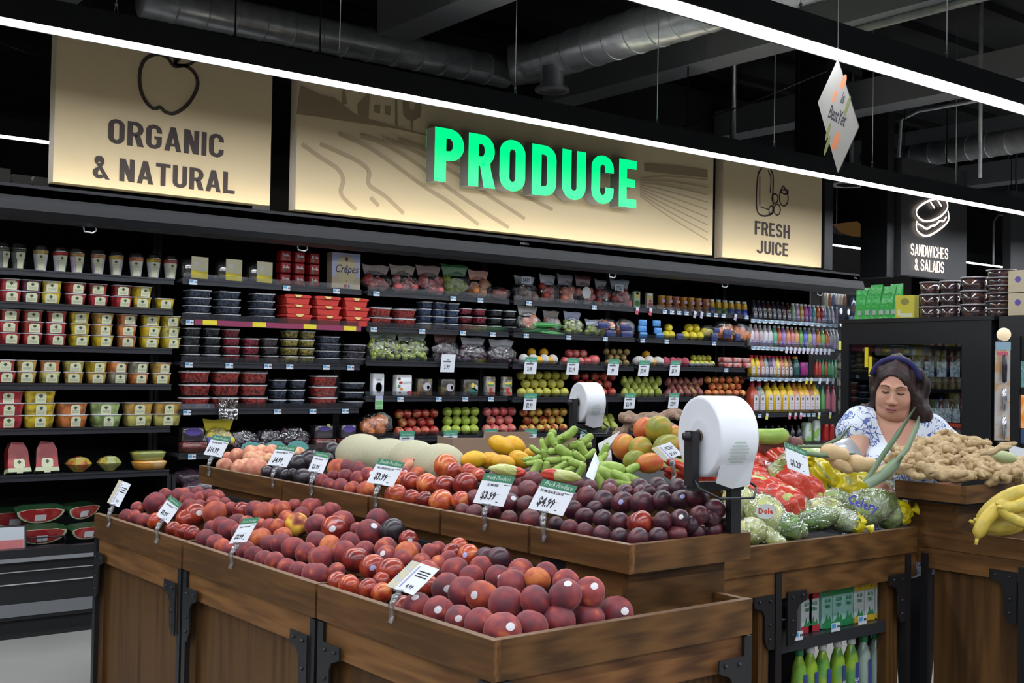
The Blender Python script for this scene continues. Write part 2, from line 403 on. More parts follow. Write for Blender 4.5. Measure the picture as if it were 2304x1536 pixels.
def stroke(pts, w, m, T, closed=False, z=.001):           # a flat line of width w through 2D points
    n = len(pts); g = G(); P = [Vector((p[0], p[1])) for p in pts]; V = []
    for i in range(n):
        a = P[(i-1) % n] if closed or i else P[i]; b = P[(i+1) % n] if closed or i < n-1 else P[i]
        d = (b-a).normalized(); nn = Vector((-d.y, d.x))*w/2; V += [(P[i].x+nn.x, P[i].y+nn.y, z), (P[i].x-nn.x, P[i].y-nn.y, z)]
    fs = [(2*i, 2*i+1, (2*i+3) % (2*n), (2*i+2) % (2*n)) for i in range(n if closed else n-1)]
    return V, fs
def smoothc(pts, closed=True, n=6):                        # Catmull-Rom through points
    out = []; N_ = len(pts)
    rng = range(N_) if closed else range(N_-1)
    for i in rng:
        p = [pts[(i+k) % N_] if closed else pts[max(0, min(N_-1, i+k))] for k in (-1, 0, 1, 2)]
        for s in range(n):
            t = s/n; out.append(tuple(.5*((2*p[1][d])+(-p[0][d]+p[2][d])*t+(2*p[0][d]-5*p[1][d]+4*p[2][d]-p[3][d])*t*t+(-p[0][d]+3*p[1][d]-3*p[2][d]+p[3][d])*t**3) for d in (0, 1)))
    if not closed: out.append(tuple(pts[-1]))
    return out
def on_sign(px, py, ox, oz, y=SY-.046):
    p = at(px, py, y=y); return (p[0]-ox, p[2]-oz)
FT = front(0, -.0465, 0)
# organic & natural
x0, x1 = 1.93, 3.225; t, a, b, h = board(x0, x1, 2.44, 3.285, 'department_sign', 'tall cream sign with an apple outline reading ORGANIC & NATURAL')
ox = (x0+x1)/2; g = G()
zz = lambda Z, o=0: Z
S = lambda z, pts: [on_sign(z[0]+p[0]/3, z[1]+p[1]/3, ox, 2.44) for p in pts]
V, f = stroke(smoothc(S((0, 0), [(1175, 445), (1130, 390), (1060, 365), (980, 400), (945, 480), (945, 580), (975, 670), (1030, 730), (1082, 725), (1115, 755), (1175, 765), (1250, 720), (1310, 640), (1335, 560), (1310, 490), (1250, 445)])), .022, BROWN, FT, True); g.add(V, f, BROWN, False, FT)
V, f = stroke(smoothc(S((0, 0), [(1178, 440), (1185, 380), (1190, 300), (1240, 240)]), False), .022, BROWN, FT); g.add(V, f, BROWN, False, FT)
V, f = stroke(smoothc(S((0, 0), [(1185, 430), (1240, 370), (1290, 310), (1360, 300), (1320, 400), (1260, 440)])), .018, BROWN, FT, True); g.add(V, f, BROWN, False, FT)
g.obj('apple_emblem', t)
def block(s, W=.52, st=.185):
    """condensed block capitals as convex polygons, one unit tall"""
    out = []; x = 0
    for ch in s:
        P_ = []; ry = .26; r = W/2
        bar = lambda x0, y0, x1, y1: P_.append([(x0, y0), (x1, y0), (x1, y1), (x0, y1)])
        def arc(cx, cy, rx, ry_, a0, a1, n=7):
            for k in range(n):
                u, v = (a0+(a1-a0)*q/n for q in (k, k+1)); u, v = math.radians(u), math.radians(v); ix, iy = rx-st, ry_-st*.92
                P_.append([(cx+rx*math.cos(u), cy+ry_*math.sin(u)), (cx+rx*math.cos(v), cy+ry_*math.sin(v)), (cx+ix*math.cos(v), cy+iy*math.sin(v)), (cx+ix*math.cos(u), cy+iy*math.sin(u))])
        sl = lambda xb, xt, y0=0, y1=1, w=st: P_.append([(xb, y0), (xb+w, y0), (xt+w, y1), (xt, y1)])
        w = W
        if ch in 'OCGUDQ':
            if ch in 'OCG': bar(0, ry, st, 1-ry); arc(r, 1-ry, r, ry, 0, 180, 12); arc(r, ry, r, ry, 180, 360, 12)
            if ch == 'O': bar(W-st, ry, W, 1-ry)
            if ch in 'CG': bar(W-st, .66, W, 1-ry); bar(W-st, ry, W, .35 if ch == 'C' else .5)
            if ch == 'G': bar(W*.52, .40, W, .53)
            if ch == 'U': bar(0, ry, st, 1); bar(W-st, ry, W, 1); arc(r, ry, r, ry, 180, 360, 12)
            if ch == 'D': bar(0, 0, st, 1); bar(st, 1-st*.92, r, 1); bar(st, 0, r, st*.92); arc(r, 1-ry, r, ry, 0, 90); arc(r, ry, r, ry, 270, 360); bar(W-st, ry, W, 1-ry)
        elif ch in 'PR':
            bar(0, 0, st, 1); bar(st, 1-st*.92, r, 1); bar(st, .40, r, .40+st*.9); arc(r, .70, r, .30, -90, 90, 12)
            if ch == 'R': P_.append([(W*.42, .46), (W-st*1.05, 0), (W+.02, 0), (W*.8, .46)])
        elif ch in 'EFLHIT':
            if ch != 'T': bar(0, 0, st, 1)
            if ch in 'EF': w = W*.86; bar(st, 1-st*.9, w, 1); bar(st, .43, w*.92, .43+st*.85)
            if ch in 'EL': w = W*.86; bar(st, 0, w, st*.9)
            if ch == 'H': bar(W-st, 0, W, 1); bar(st, .42, W-st, .42+st*.9)
            if ch == 'I': w = st
            if ch == 'T': bar(0, 1-st*.9, W, 1); bar(r-st/2, 0, r+st/2, 1-st*.9)
        elif ch == 'N': bar(0, 0, st, 1); bar(W-st, 0, W, 1); sl(W-st*1.15, 0, 0, 1, st*1.15)
        elif ch == 'A': w = W*1.1; sl(0, w/2-st/2); sl(w-st, w/2-st/2); bar(st*.9, .2, w-st*.9, .33)
        elif ch == 'W': w = W*1.55; q = w/4; s_ = st*.85; sl(q-s_/2, 0, 0, 1, s_); sl(q-s_/2, w/2-s_/2, 0, 1, s_); sl(3*q-s_/2, w/2-s_/2, 0, 1, s_); sl(3*q-s_/2, w-s_, 0, 1, s_)
        elif ch == 'J': bar(W-st, ry, W, 1); arc(r, ry, r, ry, 180, 360, 12)
        elif ch == 'S': arc(r, .73, r, .27, 0, 225, 12); arc(r, .27, r, .27, 180, 405, 12); P_.append([(W*.09, .60), (W*.30, .42), (W*.91, .40), (W*.70, .58)])
        elif ch == '&': arc(W*.42, .79, W*.33, .21, -50, 230, 12); arc(W*.42, .25, W*.42, .25, 90, 330, 12); P_.append([(W*.2, .66), (W*.42, .70), (W*1.12, 0), (W*.82, 0)]); P_.append([(W*.3, .5), (W*.5, .42), (W*.72, .68), (W*.5, .72)]); w = W*1.12
        elif ch == ' ': w = W*.28
        if ch != ' ': out += [[(a+x, b) for a, b in p] for p in P_]
        x += w+.085
    return out, x-.085
def word(t, s, L, Rr, size_px, ox, oz, y=SY-.047, m=BROWN, bold=.175, name='lettering', depth=0, yoff=0):
    """lettering spanning from pixel L to pixel R along its baseline"""
    p, q = at(*L, y=y), at(*Rr, y=y); up = at(L[0], L[1]-size_px, y=y)[2]-p[2]
    polys, W_ = block(s, st=bold); sx = (q[0]-p[0])/W_; g_ = G()
    for k_, pl in enumerate(polys): g_.add([(a*sx, b*up, .0001*(k_ % 3)) for a, b in pl], [tuple(range(len(pl)))], m, False, front(p[0]-ox, y-SY+yoff, p[2]-oz))
    return g_.obj(name, t)
word(t, 'ORGANIC', (243, 321), (503, 353), 56, ox, 2.44)
word(t, '& NATURAL', (208, 400), (528, 432), 52, ox, 2.44)
# produce
x0, x1 = 3.405, 7.245; t, a, b, h = board(x0, x1, 2.435, 3.285, 'department_sign', 'wide cream farm field sign with lit green PRODUCE letters')
ox, oz = (x0+x1)/2, 2.435
g = G(); Z = lambda pts, s=4.8, o=(660, 180): [on_sign(o[0]+p[0]/s, o[1]+p[1]/s, ox, oz) for p in pts]
def flat(pts, m, z=.0008): g.add([(p[0], p[1], z) for p in pts], [tuple(range(len(pts)))], m, False, FT)
flat(Z([(30, 370), (75, 60), (200, 110), (300, 160), (440, 190), (600, 320), (700, 390), (1100, 500), (1450, 590), (1450, 605), (1100, 525), (600, 450), (250, 395)]), TAN2)
for tr in ([(520, 260), (530, 120), (555, 80), (580, 260)], [(690, 260), (830, 120), (810, 430), (700, 420)], [(1100, 200), (1120, 200), (1125, 500), (1100, 500)], [(870, 350), (875, 270), (940, 265), (935, 365)], [(990, 370), (990, 285), (1050, 280), (1045, 385)],
           [(1265, 430), (1290, 430), (1295, 550), (1270, 550)], [(1190, 380), (1180, 230), (1220, 190), (1250, 240), (1260, 330), (1300, 330), (1320, 240), (1360, 220), (1385, 300), (1370, 400), (1300, 440), (1230, 430)]):
    flat(Z(tr), TAN2, .0012)
rows = [[(90, 690), (300, 840), (480, 960), (540, 1080), (520, 1240), (700, 1420)], [(290, 690), (520, 790), (720, 890), (820, 990), (820, 1130), (1000, 1260), (1260, 1510)], [(490, 580), (800, 720), (1100, 920), (1400, 1140), (1700, 1330), (2000, 1560), (2300, 1740)],
        [(720, 600), (1000, 700), (1300, 880), (1700, 1180), (2100, 1450), (2500, 1700)], [(960, 630), (1250, 740), (1450, 840), (1800, 1040), (2500, 1500)], [(1130, 640), (1450, 760), (2000, 1010), (2800, 1400)], [(840, 1270), (920, 1360)]]
for r_ in rows:
    V, f = stroke([q_ for q_ in smoothc(Z(r_), False) if q_[1] > .03], .028, TAN, FT, z=.0010); g.add(V, f, TAN, False, FT)
for k in range(9):
    e = [on_sign(1440+k*16, 405+k*1.5, ox, oz), on_sign(1470+k*8-k*k*1.0, 470+k*2, ox, oz), on_sign(1500+k*10-k*k*6.0, 560+k*0, ox, oz)]
    if k % 2 == 0 or 1:
        e = [on_sign(1592, 404+k*17, ox, oz), on_sign(1500, 396+k*11, ox, oz), on_sign(1440, 400+k*5, ox, oz)]
        V, f = stroke(smoothc(e, False), .011, TAN, FT, z=.001); g.add(V, f, TAN, False, FT)
flat([on_sign(1450, 385, ox, oz), on_sign(1592, 400, ox, oz), on_sign(1592, 382, ox, oz), on_sign(1520, 372, ox, oz), on_sign(1450, 366, ox, oz)], TAN2)
g.obj('field_picture', t)
NEON = mat('green_lit_face', (.0, .55, .12), .3, emit=1.3, ecol=(.0, .9, .22)); SIDE = mat('grey_letter_side', (.3, .29, .3), .4)
LET = [('P', 977, 1043, 285, 408, 409), ('R', 1053, 1112, 299, 418, 424), ('O', 1123, 1181, 312, 431, 431), ('D', 1196, 1251, 323, 440, 441), ('U', 1264, 1317, 336, 450, 450), ('C', 1330, 1380, 349, 460, 460), ('E', 1392, 1431, 358, 465, 469)]
for ch, lx, rx, ty, by, by2 in LET:
    yf = SY-.15; p, q, u = at(lx, by, y=yf), at(rx, by2, y=yf), at(lx, ty, y=yf)
    if ch in 'ODUC': p = at(lx, by-2, y=yf)
    polys, W_ = block(ch, st=.2); lg = G(); wx = q[0]-p[0]
    for k_, pl in enumerate(polys):
        vv = [(a/W_*wx, b*.365, .0002*(k_ % 3)) for a, b in pl]; n = len(vv); lg.add(vv, [tuple(range(n))], NEON)
        lg.add([(a, b, -.001) for a, b, _ in vv]+[(a, b, -.10) for a, b, _ in vv], [(k, (k+1) % n, n+(k+1) % n, n+k) for k in range(n)], SIDE)
    zb = 2.715
    lo = lg.obj('raised_letter', t, (p[0]-ox, yf-SY, zb-oz)); lo.data.transform(FRONT)
    G().box((q[0]-p[0])*.3, (q[0]-p[0])*.3+.02, .09, .106, .1, .12, SIDE).obj('mounting_stud', lo)
# fresh juice
x0, x1 = 7.375, 8.7; t, a, b, h = board(x0, x1, 2.43, 3.285, 'department_sign', 'narrow cream sign with bottle and fruit outline reading FRESH JUICE')
ox, oz = (x0+x1)/2, 2.43; g = G(); Z = lambda pts: [on_sign(1536+p[0]/3, p[1]/3, ox, oz) for p in pts]
def line(pts, w, closed=True, sm=True):
    V, f = stroke(smoothc(Z(pts), closed) if sm else Z(pts), w, BROWN, FT, closed); g.add(V, f, BROWN, False, FT)
line([(525, 1105), (595, 1115), (592, 1140), (610, 1190), (608, 1310), (600, 1440), (505, 1430), (505, 1200), (530, 1140)], .016)
line([(520, 1190), (520, 1395), (585, 1415)], .012, False, False); line([(575, 1150), (595, 1200), (590, 1300)], .012, False)
def ring(cx, cy, rx, ry): line([(cx+rx*math.cos(k*math.pi/5), cy+ry*math.sin(k*math.pi/5)) for k in range(10)], .013)
ring(682, 1335, 30, 55); ring(622, 1340, 20, 32); ring(597, 1418, 15, 28); ring(637, 1415, 22, 36)
line([(660, 1290), (680, 1255), (690, 1275), (712, 1290), (700, 1310), (665, 1300)], .014)
g.obj('bottle_emblem', t)
word(t, 'FRESH', (1698, 527), (1777, 534), 31, ox, oz); word(t, 'JUICE', (1702, 569), (1773, 578), 30, ox, oz)
# black lit sign boards further along
GREYB = mat('dark_grey_board', (.05, .05, .055), .5)
GLOW = mat('warm_lit_outline', (1, .9, .8), .4, emit=3, ecol=(1, .8, .66))
x0, x1 = 9.95, 11.12; t, a, b, h = board(x0, x1, 2.45, 3.6, 'department_sign', 'dark grey sign with glowing sandwich outline reading SANDWICHES & SALADS', GREYB)
ox, oz = (x0+x1)/2, 2.45; g = G(); S_ = 2096/464; Z = lambda pts: [on_sign(1840+p[0]/S_, 400+p[1]/S_, ox, oz) for p in pts]
for pts, cl in (([(985, 370), (1000, 310), (1080, 250), (1180, 215), (1270, 225), (1300, 270), (1290, 330), (1220, 400), (1120, 440), (1040, 430)], True), ([(990, 440), (985, 520), (1040, 580), (1120, 585), (1240, 510), (1310, 430), (1305, 340)], False),
                ([(1000, 470), (1040, 490), (1090, 520), (1140, 490), (1180, 480), (1220, 440), (1260, 440), (1290, 395)], False), ([(1125, 245), (1170, 310)], False), ([(1195, 225), (1240, 290)], False)):
    V, f = stroke(smoothc(Z(pts), cl), .02, GLOW, FT, cl, z=.02); g.add(V, f, GLOW, False, FT)
g.obj('sandwich_emblem', t)
word(t, 'SANDWICHES', (2049, 573), (2133, 584), 26, ox, oz, SY-.07, GLOW, .12); word(t, '& SALADS', (2058, 607), (2124, 614), 26, ox, oz, SY-.07, GLOW, .12)
x0 = 12.0; board(x0, x0+1.2, 2.45, 3.5, 'department_sign', 'plain dark grey sign board beyond the sandwich sign', GREYB)
g = G(); g.box(8.74, 8.86, 6.55, 6.9, 2.42, 4.6, BLACK); g.thing('sign_post', 'black post beside the fresh juice sign', 'post', 'black posts of the sign row')
g = G(); g.box(9.78, 9.9, 6.6, 6.9, 2.42, 4.6, BLACK); g.thing('sign_post', 'black post just before the sandwich sign', 'post', 'black posts of the sign row')
# hanging diamond sign
p0 = at(1885, 130, x=4.5); g = G()
cx_, cz_ = 3.305, 2.665
DW = mat('dull_white_card', (.19, .18, .165), .6); OR_ = mat('faded_orange_print', (.4, .13, .05), .6); OL = mat('faded_olive_print', (.12, .13, .04), .6)
c4 = [at(1885, 132, x=4.5), at(1932, 285, x=4.45), at(1885, 388, x=4.5), at(1840, 230, x=4.55)]
T = None
t = empty('hanging_sign', 'diamond shaped white card with faded fruit hanging by a string, reading is BestYet', 'sign', None, tuple(c4[0]))
A = Vector(c4[0]); loc = [Vector(c)-A for c in c4]; nrm = (loc[1]).cross(loc[3]).normalized()
if nrm.dot(-A) < 0: nrm = -nrm
ux = (loc[1]-loc[3]).normalized(); uz = nrm.cross(ux).normalized()
if uz.z < 0: uz = -uz; 
mid = (loc[0]+loc[2])/2
TD = Matrix((( ux.x, uz.x, nrm.x, mid.x), (ux.y, uz.y, nrm.y, mid.y), (ux.z, uz.z, nrm.z, mid.z), (0, 0, 0, 1)))
g = G(); poly = [TD.inverted() @ v for v in loc]; poly = [(v.x, v.y) for v in poly]
g.prism(poly[::-1] if True else poly, .004, DW, TD @ Matrix.Translation((0, 0, -.004))); g.obj('card', t)
g = G(); hw = (loc[1]-loc[3]).length/2; hh = (loc[0]-loc[2]).length/2
g.text('is', .075, INK, TD @ Matrix.Translation((0, .06, .001)), .6, .02); g.text('BestYet', .085, INK, TD @ Matrix.Translation((0, -.03, .001)), .55, .02)
for (x, y, rx, ry, m_) in ((-.035, .15, .02, .035, OR_), (-.07, .07, .012, .03, OR_), (.045, -.11, .022, .045, OR_), (-.035, -.09, .012, .045, OL), (-.01, -.15, .012, .05, OL), (.05, .06, .012, .05, OL)):
    g.prism([(x+rx*math.cos(k*.524), y+ry*math.sin(k*.524)) for k in range(12)], .0005, m_, TD)
g.obj('print', t); G().tube([(0, 0, 0), (0, 0, 4.6-A.z)], .002, STEEL, 5).obj('string', t)
# ---------------------------------------------------------------- the refrigerated wall
SHY = 6.62                                               # front of the shelf lips
SECT = dict(A=(.2, 2.66), B=(2.69, 3.935), C=(3.96, 5.17), D=(5.19, 6.43), E=(6.45, 7.75), F=(7.79, 9.0))
SNAME = dict(A='cut fruit', B='berry', C='bagged fruit', D='mango and pear', E='citrus', F='juice')
LEV = dict(A=(1.955, 1.775, 1.545, 1.335, 1.088, .835), B=(1.963, 1.722, 1.47, 1.188, .925), C=(1.963, 1.725, 1.50, 1.263, .99),
           D=(1.963, 1.725, 1.497, 1.255, .99), E=(1.963, 1.725, 1.505, 1.255, .99), F=(1.935, 1.70, 1.43, 1.115, .83))
LIP = mat('shelf_price_rail', (.028, .03, .036), .25, bump=None)
LIPW = mat('white_rail_strip', (.5, .55, .6), .4)
def cooler():
    t = empty('refrigerated_display_case', 'long black open refrigerated case lining the wall with produce shelves', 'cooler', None, (4.6, 6.9, 0))
    ox, oy = 4.6, 6.9
    def o(g, n, p=t): return g.obj(n, p, (-ox, -oy, 0))
    g = G(); g.box(.1, 9.06, 7.3, 7.36, .1, 2.38, SOFT); o(g, 'back_panel')
    g = G(); g.box(.1, 9.12, 6.44, 7.34, 2.30, 2.375, BLACK2); g.box(.1, 9.12, 6.44, 6.445, 2.375, 2.392, BLACK2)
    prof = [(6.44, 2.375), (6.44, 2.33), (6.405, 2.325), (6.39, 2.29), (6.385, 2.25), (6.40, 2.215), (6.44, 2.195), (6.50, 2.2), (6.50, 2.30)]
    v = [(x, y, z) for x in (.1, 9.12) for y, z in prof]; n = len(prof)
    g.add(v, [(k, (k+1) % n, n+(k+1) % n, n+k) for k in range(n)]+[tuple(range(n))[::-1], tuple(range(n, 2*n))], BLACK2)
    c = o(g, 'canopy')
    for px, s in ((1180, 'EYSA 8 A'), (1925, 'T 366')):
        q = G(); x = xat(px, 6.44, 2.36); q.text(s, .022, mat('grey_maker_mark', (.3, .3, .3), .4), front(x, 6.438, 2.345), .9); q.obj('badge', c, (0, 0, 0))
    for i, px in enumerate((196, 676, 1375, 1628, 1842)):
        x = xat(px, 6.45, 2.19); k = G(); k.tube([(x-.02, 6.45, 2.198), (x-.015, 6.45, 2.17), (x+.03, 6.45, 2.165), (x+.05, 6.45, 2.18), (x+.045, 6.45, 2.198)], .005, STEEL, 6); k.obj('curtain_hook', c)
    g = G(); g.box(.1, 9.06, 6.38, 7.34, .10, .40, BLACK); g.box(.1, 9.06, 6.36, 6.42, .40, .47, BLACK); g.box(.1, 9.06, 6.40, 7.30, .0, .10, SOFT); b = o(g, 'base')
    g = G(); g.box(.1, 9.06, 6.355, 6.36, .405, .425, mat('grey_bumper_line', (.22, .23, .24), .35)); g.obj('bumper_rail', b)
    g = G(); g.box(.1, 9.06, 6.372, 6.38, .12, .185, mat('grey_kick_band', (.16, .17, .18), .5)); g.obj('kick_band', b)
    g = G(); g.box(.1, 9.06, 6.374, 6.38, .35, .355, STEEL); g.box(.1, 9.06, 6.374, 6.38, .285, .29, STEEL); g.obj('trim_line', b)
    for nme, (x0, x1) in SECT.items():
        for x in (x0, x1):
            if x > .3:
                g = G(); g.box(x-.012, x+.012, 6.95 if nme != 'F' else 6.9, 7.3, .4, 2.3, BLACK); g.box(x-.012, x+.012, 6.64, 6.95, .4, .8, BLACK); o(g, 'upright')
        for i, z in enumerate(LEV[nme]):
            g = G(); g.box(x0+.012, x1-.012, SHY, 7.28, z-.022, z-.004, SATIN)
            g.box(x0+.012, x1-.012, SHY-.008, SHY, z-.036, z-.001, LIP); g.box(x0+.012, x1-.012, SHY-.013, SHY-.008, z-.010, z-.001, LIP); g.box(x0+.012, x1-.012, SHY-.013, SHY-.008, z-.036, z-.028, LIP)
            s = o(g, 'shelf')
            if nme in 'BF' and i in (1, 2, 3): pass
            if nme not in 'A' and i < 5:
                k = G(); k.box(x0+.02, x1-.02, SHY+.002, SHY+.004, z, z+.03, CLEAR); k.obj('clear_fence', s)
        if nme == 'B':
            k = G(); z = LEV['B'][1]; k.box(x0+.09, x1-.01, SHY-.0145, SHY-.0125, z-.034, z-.002, mat('magenta_rail_strip', (.25, .03, .09), .4)); 
            for px in (470, 581, 695, 785): x = xat(px, SHY, z); k.box(x-.045, x+.045, SHY-.017, SHY-.0145, z-.032, z-.003, mat('yellow_tag', (.7, .6, .03), .4))
            o(k, 'berry_rail_strip')
        if nme == 'F':
            k = G()
            for z in LEV['F'][:3]: k.box(x0+.02, x1-.02, SHY-.0145, SHY-.0125, z-.03, z-.004, mat('tag_strip', (.25, .33, .38), .4))
            o(k, 'price_strip')
    g = G()
    for z in (.82,): g.box(2.7, 9.0, 6.5, 7.28, .40, .5, SOFT)
    o(g, 'lower_well')
cooler()
t = empty('sign_uplight', 'slim white light bar lying on the cooler top, washing the signs from below', 'light', None, (4.6, 6.463, 2.3755))
G().box(-4.3, 4.1, -.012, .012, 0, .008, BLACK).obj('housing', t); G().box(-4.28, 4.08, -.010, .010, .008, .012, mat('uplight_diffuser', (1, 1, 1), .5, emit=17, ecol=(1, .93, .75))).obj('diffuser', t)
# ---------------------------------------------------------------- wooden produce islands
WV = wood('stained_wood_upright', (.05, .023, .007), (.125, .058, .017), 4, 4, .35, 5)
WX = wood('stained_wood_along_x', (.06, .027, .008), (.15, .07, .021), .5, 5, 6, 5)
WY = wood('stained_wood_along_y', (.085, .038, .011), (.2, .092, .028), 5, .5, 6, 5)
WAP = wood('stained_wood_apron', (.11, .048, .015), (.25, .115, .036), 4, .45, 5, 5); WAX = wood('stained_wood_apron_x', (.07, .028, .010), (.22, .095, .03), .45, 4, 5, 5)
WEDGE = mat('worn_board_edge', (.2, .12, .07), .6)
IRON = mat('black_iron_corner', (.012, .012, .014), .38, bump=(90, .08))
def gusset(g, T):                                        # L-shaped black corner plate, local x right, y up, with bolts
    g.prism([(0, 0), (.105, 0), (.105, -.035), (.062, -.05), (.05, -.07), (.05, -.15), (.03, -.185), (0, -.185)][::-1], .006, IRON, T)
    for p in ((.025, -.02), (.08, -.018), (.025, -.1), (.025, -.15)): g.sphere((p[0], p[1], .007), .006, IRON, 8, 5, T)
def long_bin(y0, y1, x0, x1, z, label, group):
    """a bin whose long face looks to -x; y0 nearest"""
    t = empty('produce_bin', label, 'produce bin', group, (x0, (y0+y1)/2, 0)); ox, oy = x0, (y0+y1)/2
    a, b = y0-oy, y1-oy; w = x1-x0
    g = G(); g.box(0, .022, a+.004, b-.004, z-.095, z, WY); r = g.obj('rim_board', t); G().box(.0005, .0215, a+.0045, b-.0045, z, z+.0015, WEDGE).obj('top_edge', r)
    G().box(.022, w, a+.004, a+.022, z-.095, z, WX).obj('rim_board', t); G().box(.022, w, b-.022, b-.004, z-.095, z-.01, WX).obj('rim_board', t)
    G().box(.012, .03, a+.03, b-.03, z-.19, z-.098, WAP).obj('apron_board', t)
    G().box(.036, .05, a+.04, b-.04, .06, z-.18, WV).obj('front_panel', t); G().box(.02, .05, b-.085, b-.034, .02, z-.18, WV).obj('stile', t); G().box(.02, .05, a+.034, a+.08, .02, z-.18, WV).obj('front_panel', t)
    G().box(.03, w, a+.03, b-.03, z-.16, z-.14, SOFT).obj('bin_floor', t)
    G().box(.03, w, a+.01, b-.01, .0, .06, SOFT).obj('plinth', t)
    for s, yy in ((1, a+.004), (-1, b-.034)):
        k = G(); k.box(.001, .031, yy, yy+.03, 0, z-.1, IRON); k.obj('corner_post', t)
    for yy, flip in ((b-.035, 1), (a+.035, -1)):
        k = G(); T = Matrix(((0, 0, -1, -.001), (-1*flip, 0, 0, yy), (0, 1, 0, z-.15), (0, 0, 0, 1))); gusset(k, T); k.obj('corner_bracket', t)
    return t
LOW, UPZ, RZ = .83, 1.0, .87
XL = 1.625
long_bin(3.925, 4.845, XL, 2.19, LOW, 'wooden peach bin at the far end of the lower tier', 'lower tier bins')
long_bin(2.955, 3.915, XL, 2.19, LOW, 'wooden peach bin in the middle of the lower tier', 'lower tier bins')
def corner_bin():
    t = empty('produce_bin', 'wooden corner bin heaped with large stickered peaches, nearest on the lower tier', 'produce bin', 'lower tier bins', (XL, 2.12, 0))
    z = LOW; L = 2.945-2.12; W = 2.525-XL
    g = G(); g.box(0, .022, 0, L, z-.095, z, WY); r = g.obj('rim_board', t); G().box(.0005, .0215, 0, L, z, z+.0015, WEDGE).obj('top_edge', r)
    g = G(); g.box(0.022, W, 0, .022, z-.095, z, WX); r = g.obj('rim_board', t); G().box(.022, W, .0005, .0215, z, z+.0015, WEDGE).obj('top_edge', r)
    G().box(W-.022, W, .022, .16, z-.095, z, WY).obj('rim_board', t); G().box(.022, .5, L-.022, L-.002, z-.095, z-.01, WX).obj('rim_board', t)
    G().box(.012, .03, .012, L-.03, z-.19, z-.098, WAP).obj('apron_board', t)
    G().box(.026, W-.01, .012, .03, z-.19, z-.098, WAX).obj('apron_board', t)
    G().box(.036, .05, .036, L-.04, .06, z-.18, WV).obj('front_panel', t); G().box(.02, .05, L-.085, L-.034, .02, z-.18, WV).obj('stile', t); G().box(.018, .05, .034, .085, .02, z-.18, WV).obj('front_panel', t)
    G().box(.036, W-.03, .036, .05, .06, z-.18, WV).obj('end_panel', t)
    G().box(.03, W-.03, .03, L-.03, z-.16, z-.14, SOFT).obj('bin_floor', t); G().box(.03, W-.02, .03, L-.02, 0, .06, SOFT).obj('plinth', t)
    for x, y in ((.0, .0), (W-.03, .0), (0, L-.034)):
        k = G(); k.box(x+.001, x+.031, y+.001, y+.031, 0, z-.1, IRON)
        if (x, y) == (0, 0): k.box(-.004, .05, -.004, .05, z-.135, z-.097, IRON)
        k.obj('corner_post', t)
    k = G(); gusset(k, Matrix(((0, 0, -1, -.001), (-1, 0, 0, L-.035), (0, 1, 0, z-.15), (0, 0, 0, 1)))); k.obj('corner_bracket', t)
    k = G(); gusset(k, Matrix(((0, 0, -1, -.001), (1, 0, 0, .035), (0, 1, 0, z-.15), (0, 0, 0, 1)))); k.obj('corner_bracket', t)
    k = G(); gusset(k, Matrix(((1, 0, 0, .035), (0, 0, -1, -.001), (0, 1, 0, z-.15), (0, 0, 0, 1)))); k.obj('corner_bracket', t)
    k = G(); gusset(k, Matrix(((-1, 0, 0, W-.035), (0, 0, -1, -.001), (0, 1, 0, z-.15), (0, 0, 0, 1)))); k.obj('corner_bracket', t)
corner_bin()
def upper_bin(y0, y1, x0, x1, z, label, near=False):
    t = empty('display_riser', label, 'produce riser', 'upper tier risers', (x0, y0, .7)); L = y1-y0; W = x1-x0; h = z-.7
    g = G(); g.box(0, .022, 0.002, L-.002, h-.075, h, WY); r = g.obj('rim_board', t); G().box(.0005, .0215, .0025, L-.0025, h, h+.0015, WEDGE).obj('top_edge', r)
    if near:
        g = G(); g.box(.022, W, .002, .024, h-.075, h, WX); g.obj('rim_board', t)
        g = G(); g.box(W-.022, W, .024, L, h-.075, h, WY); g.obj('rim_board', t)
        G().box(.05, W-.05, .055, .075, -.66, h-.075, WX).obj('end_panel', t)
        G().box(W-.07, W-.05, .075, L, -.66, h-.075, WY).obj('side_panel', t)
    G().box(.05, .07, .075 if near else .0, L-.10, -.0, h-.07, WY).obj('side_panel', t)
    G().box(.062, .09, L-.10, L, -.0, h-.07, SOFT).obj('corner_post', t)
    G().box(.072 if near else .022, W-.072 if near else W-.02, .078 if near else 0, L, h-.13, h-.115, SOFT).obj('bin_floor', t)
    return t
for i, (a, b) in enumerate(((4.15, 4.95), (3.50, 4.14), (3.06, 3.49), (2.61, 3.05))):
    upper_bin(a, b, 2.12, 2.72, UPZ, 'wooden riser '+('under the white peaches at the far end', 'holding black plums and yellow peaches', 'holding red nectarines in the middle', 'holding red plums beside the corner riser')[i])
upper_bin(2.19, 2.60, 2.12, 2.60, UPZ, 'wooden corner riser heaped with large black plums', True)
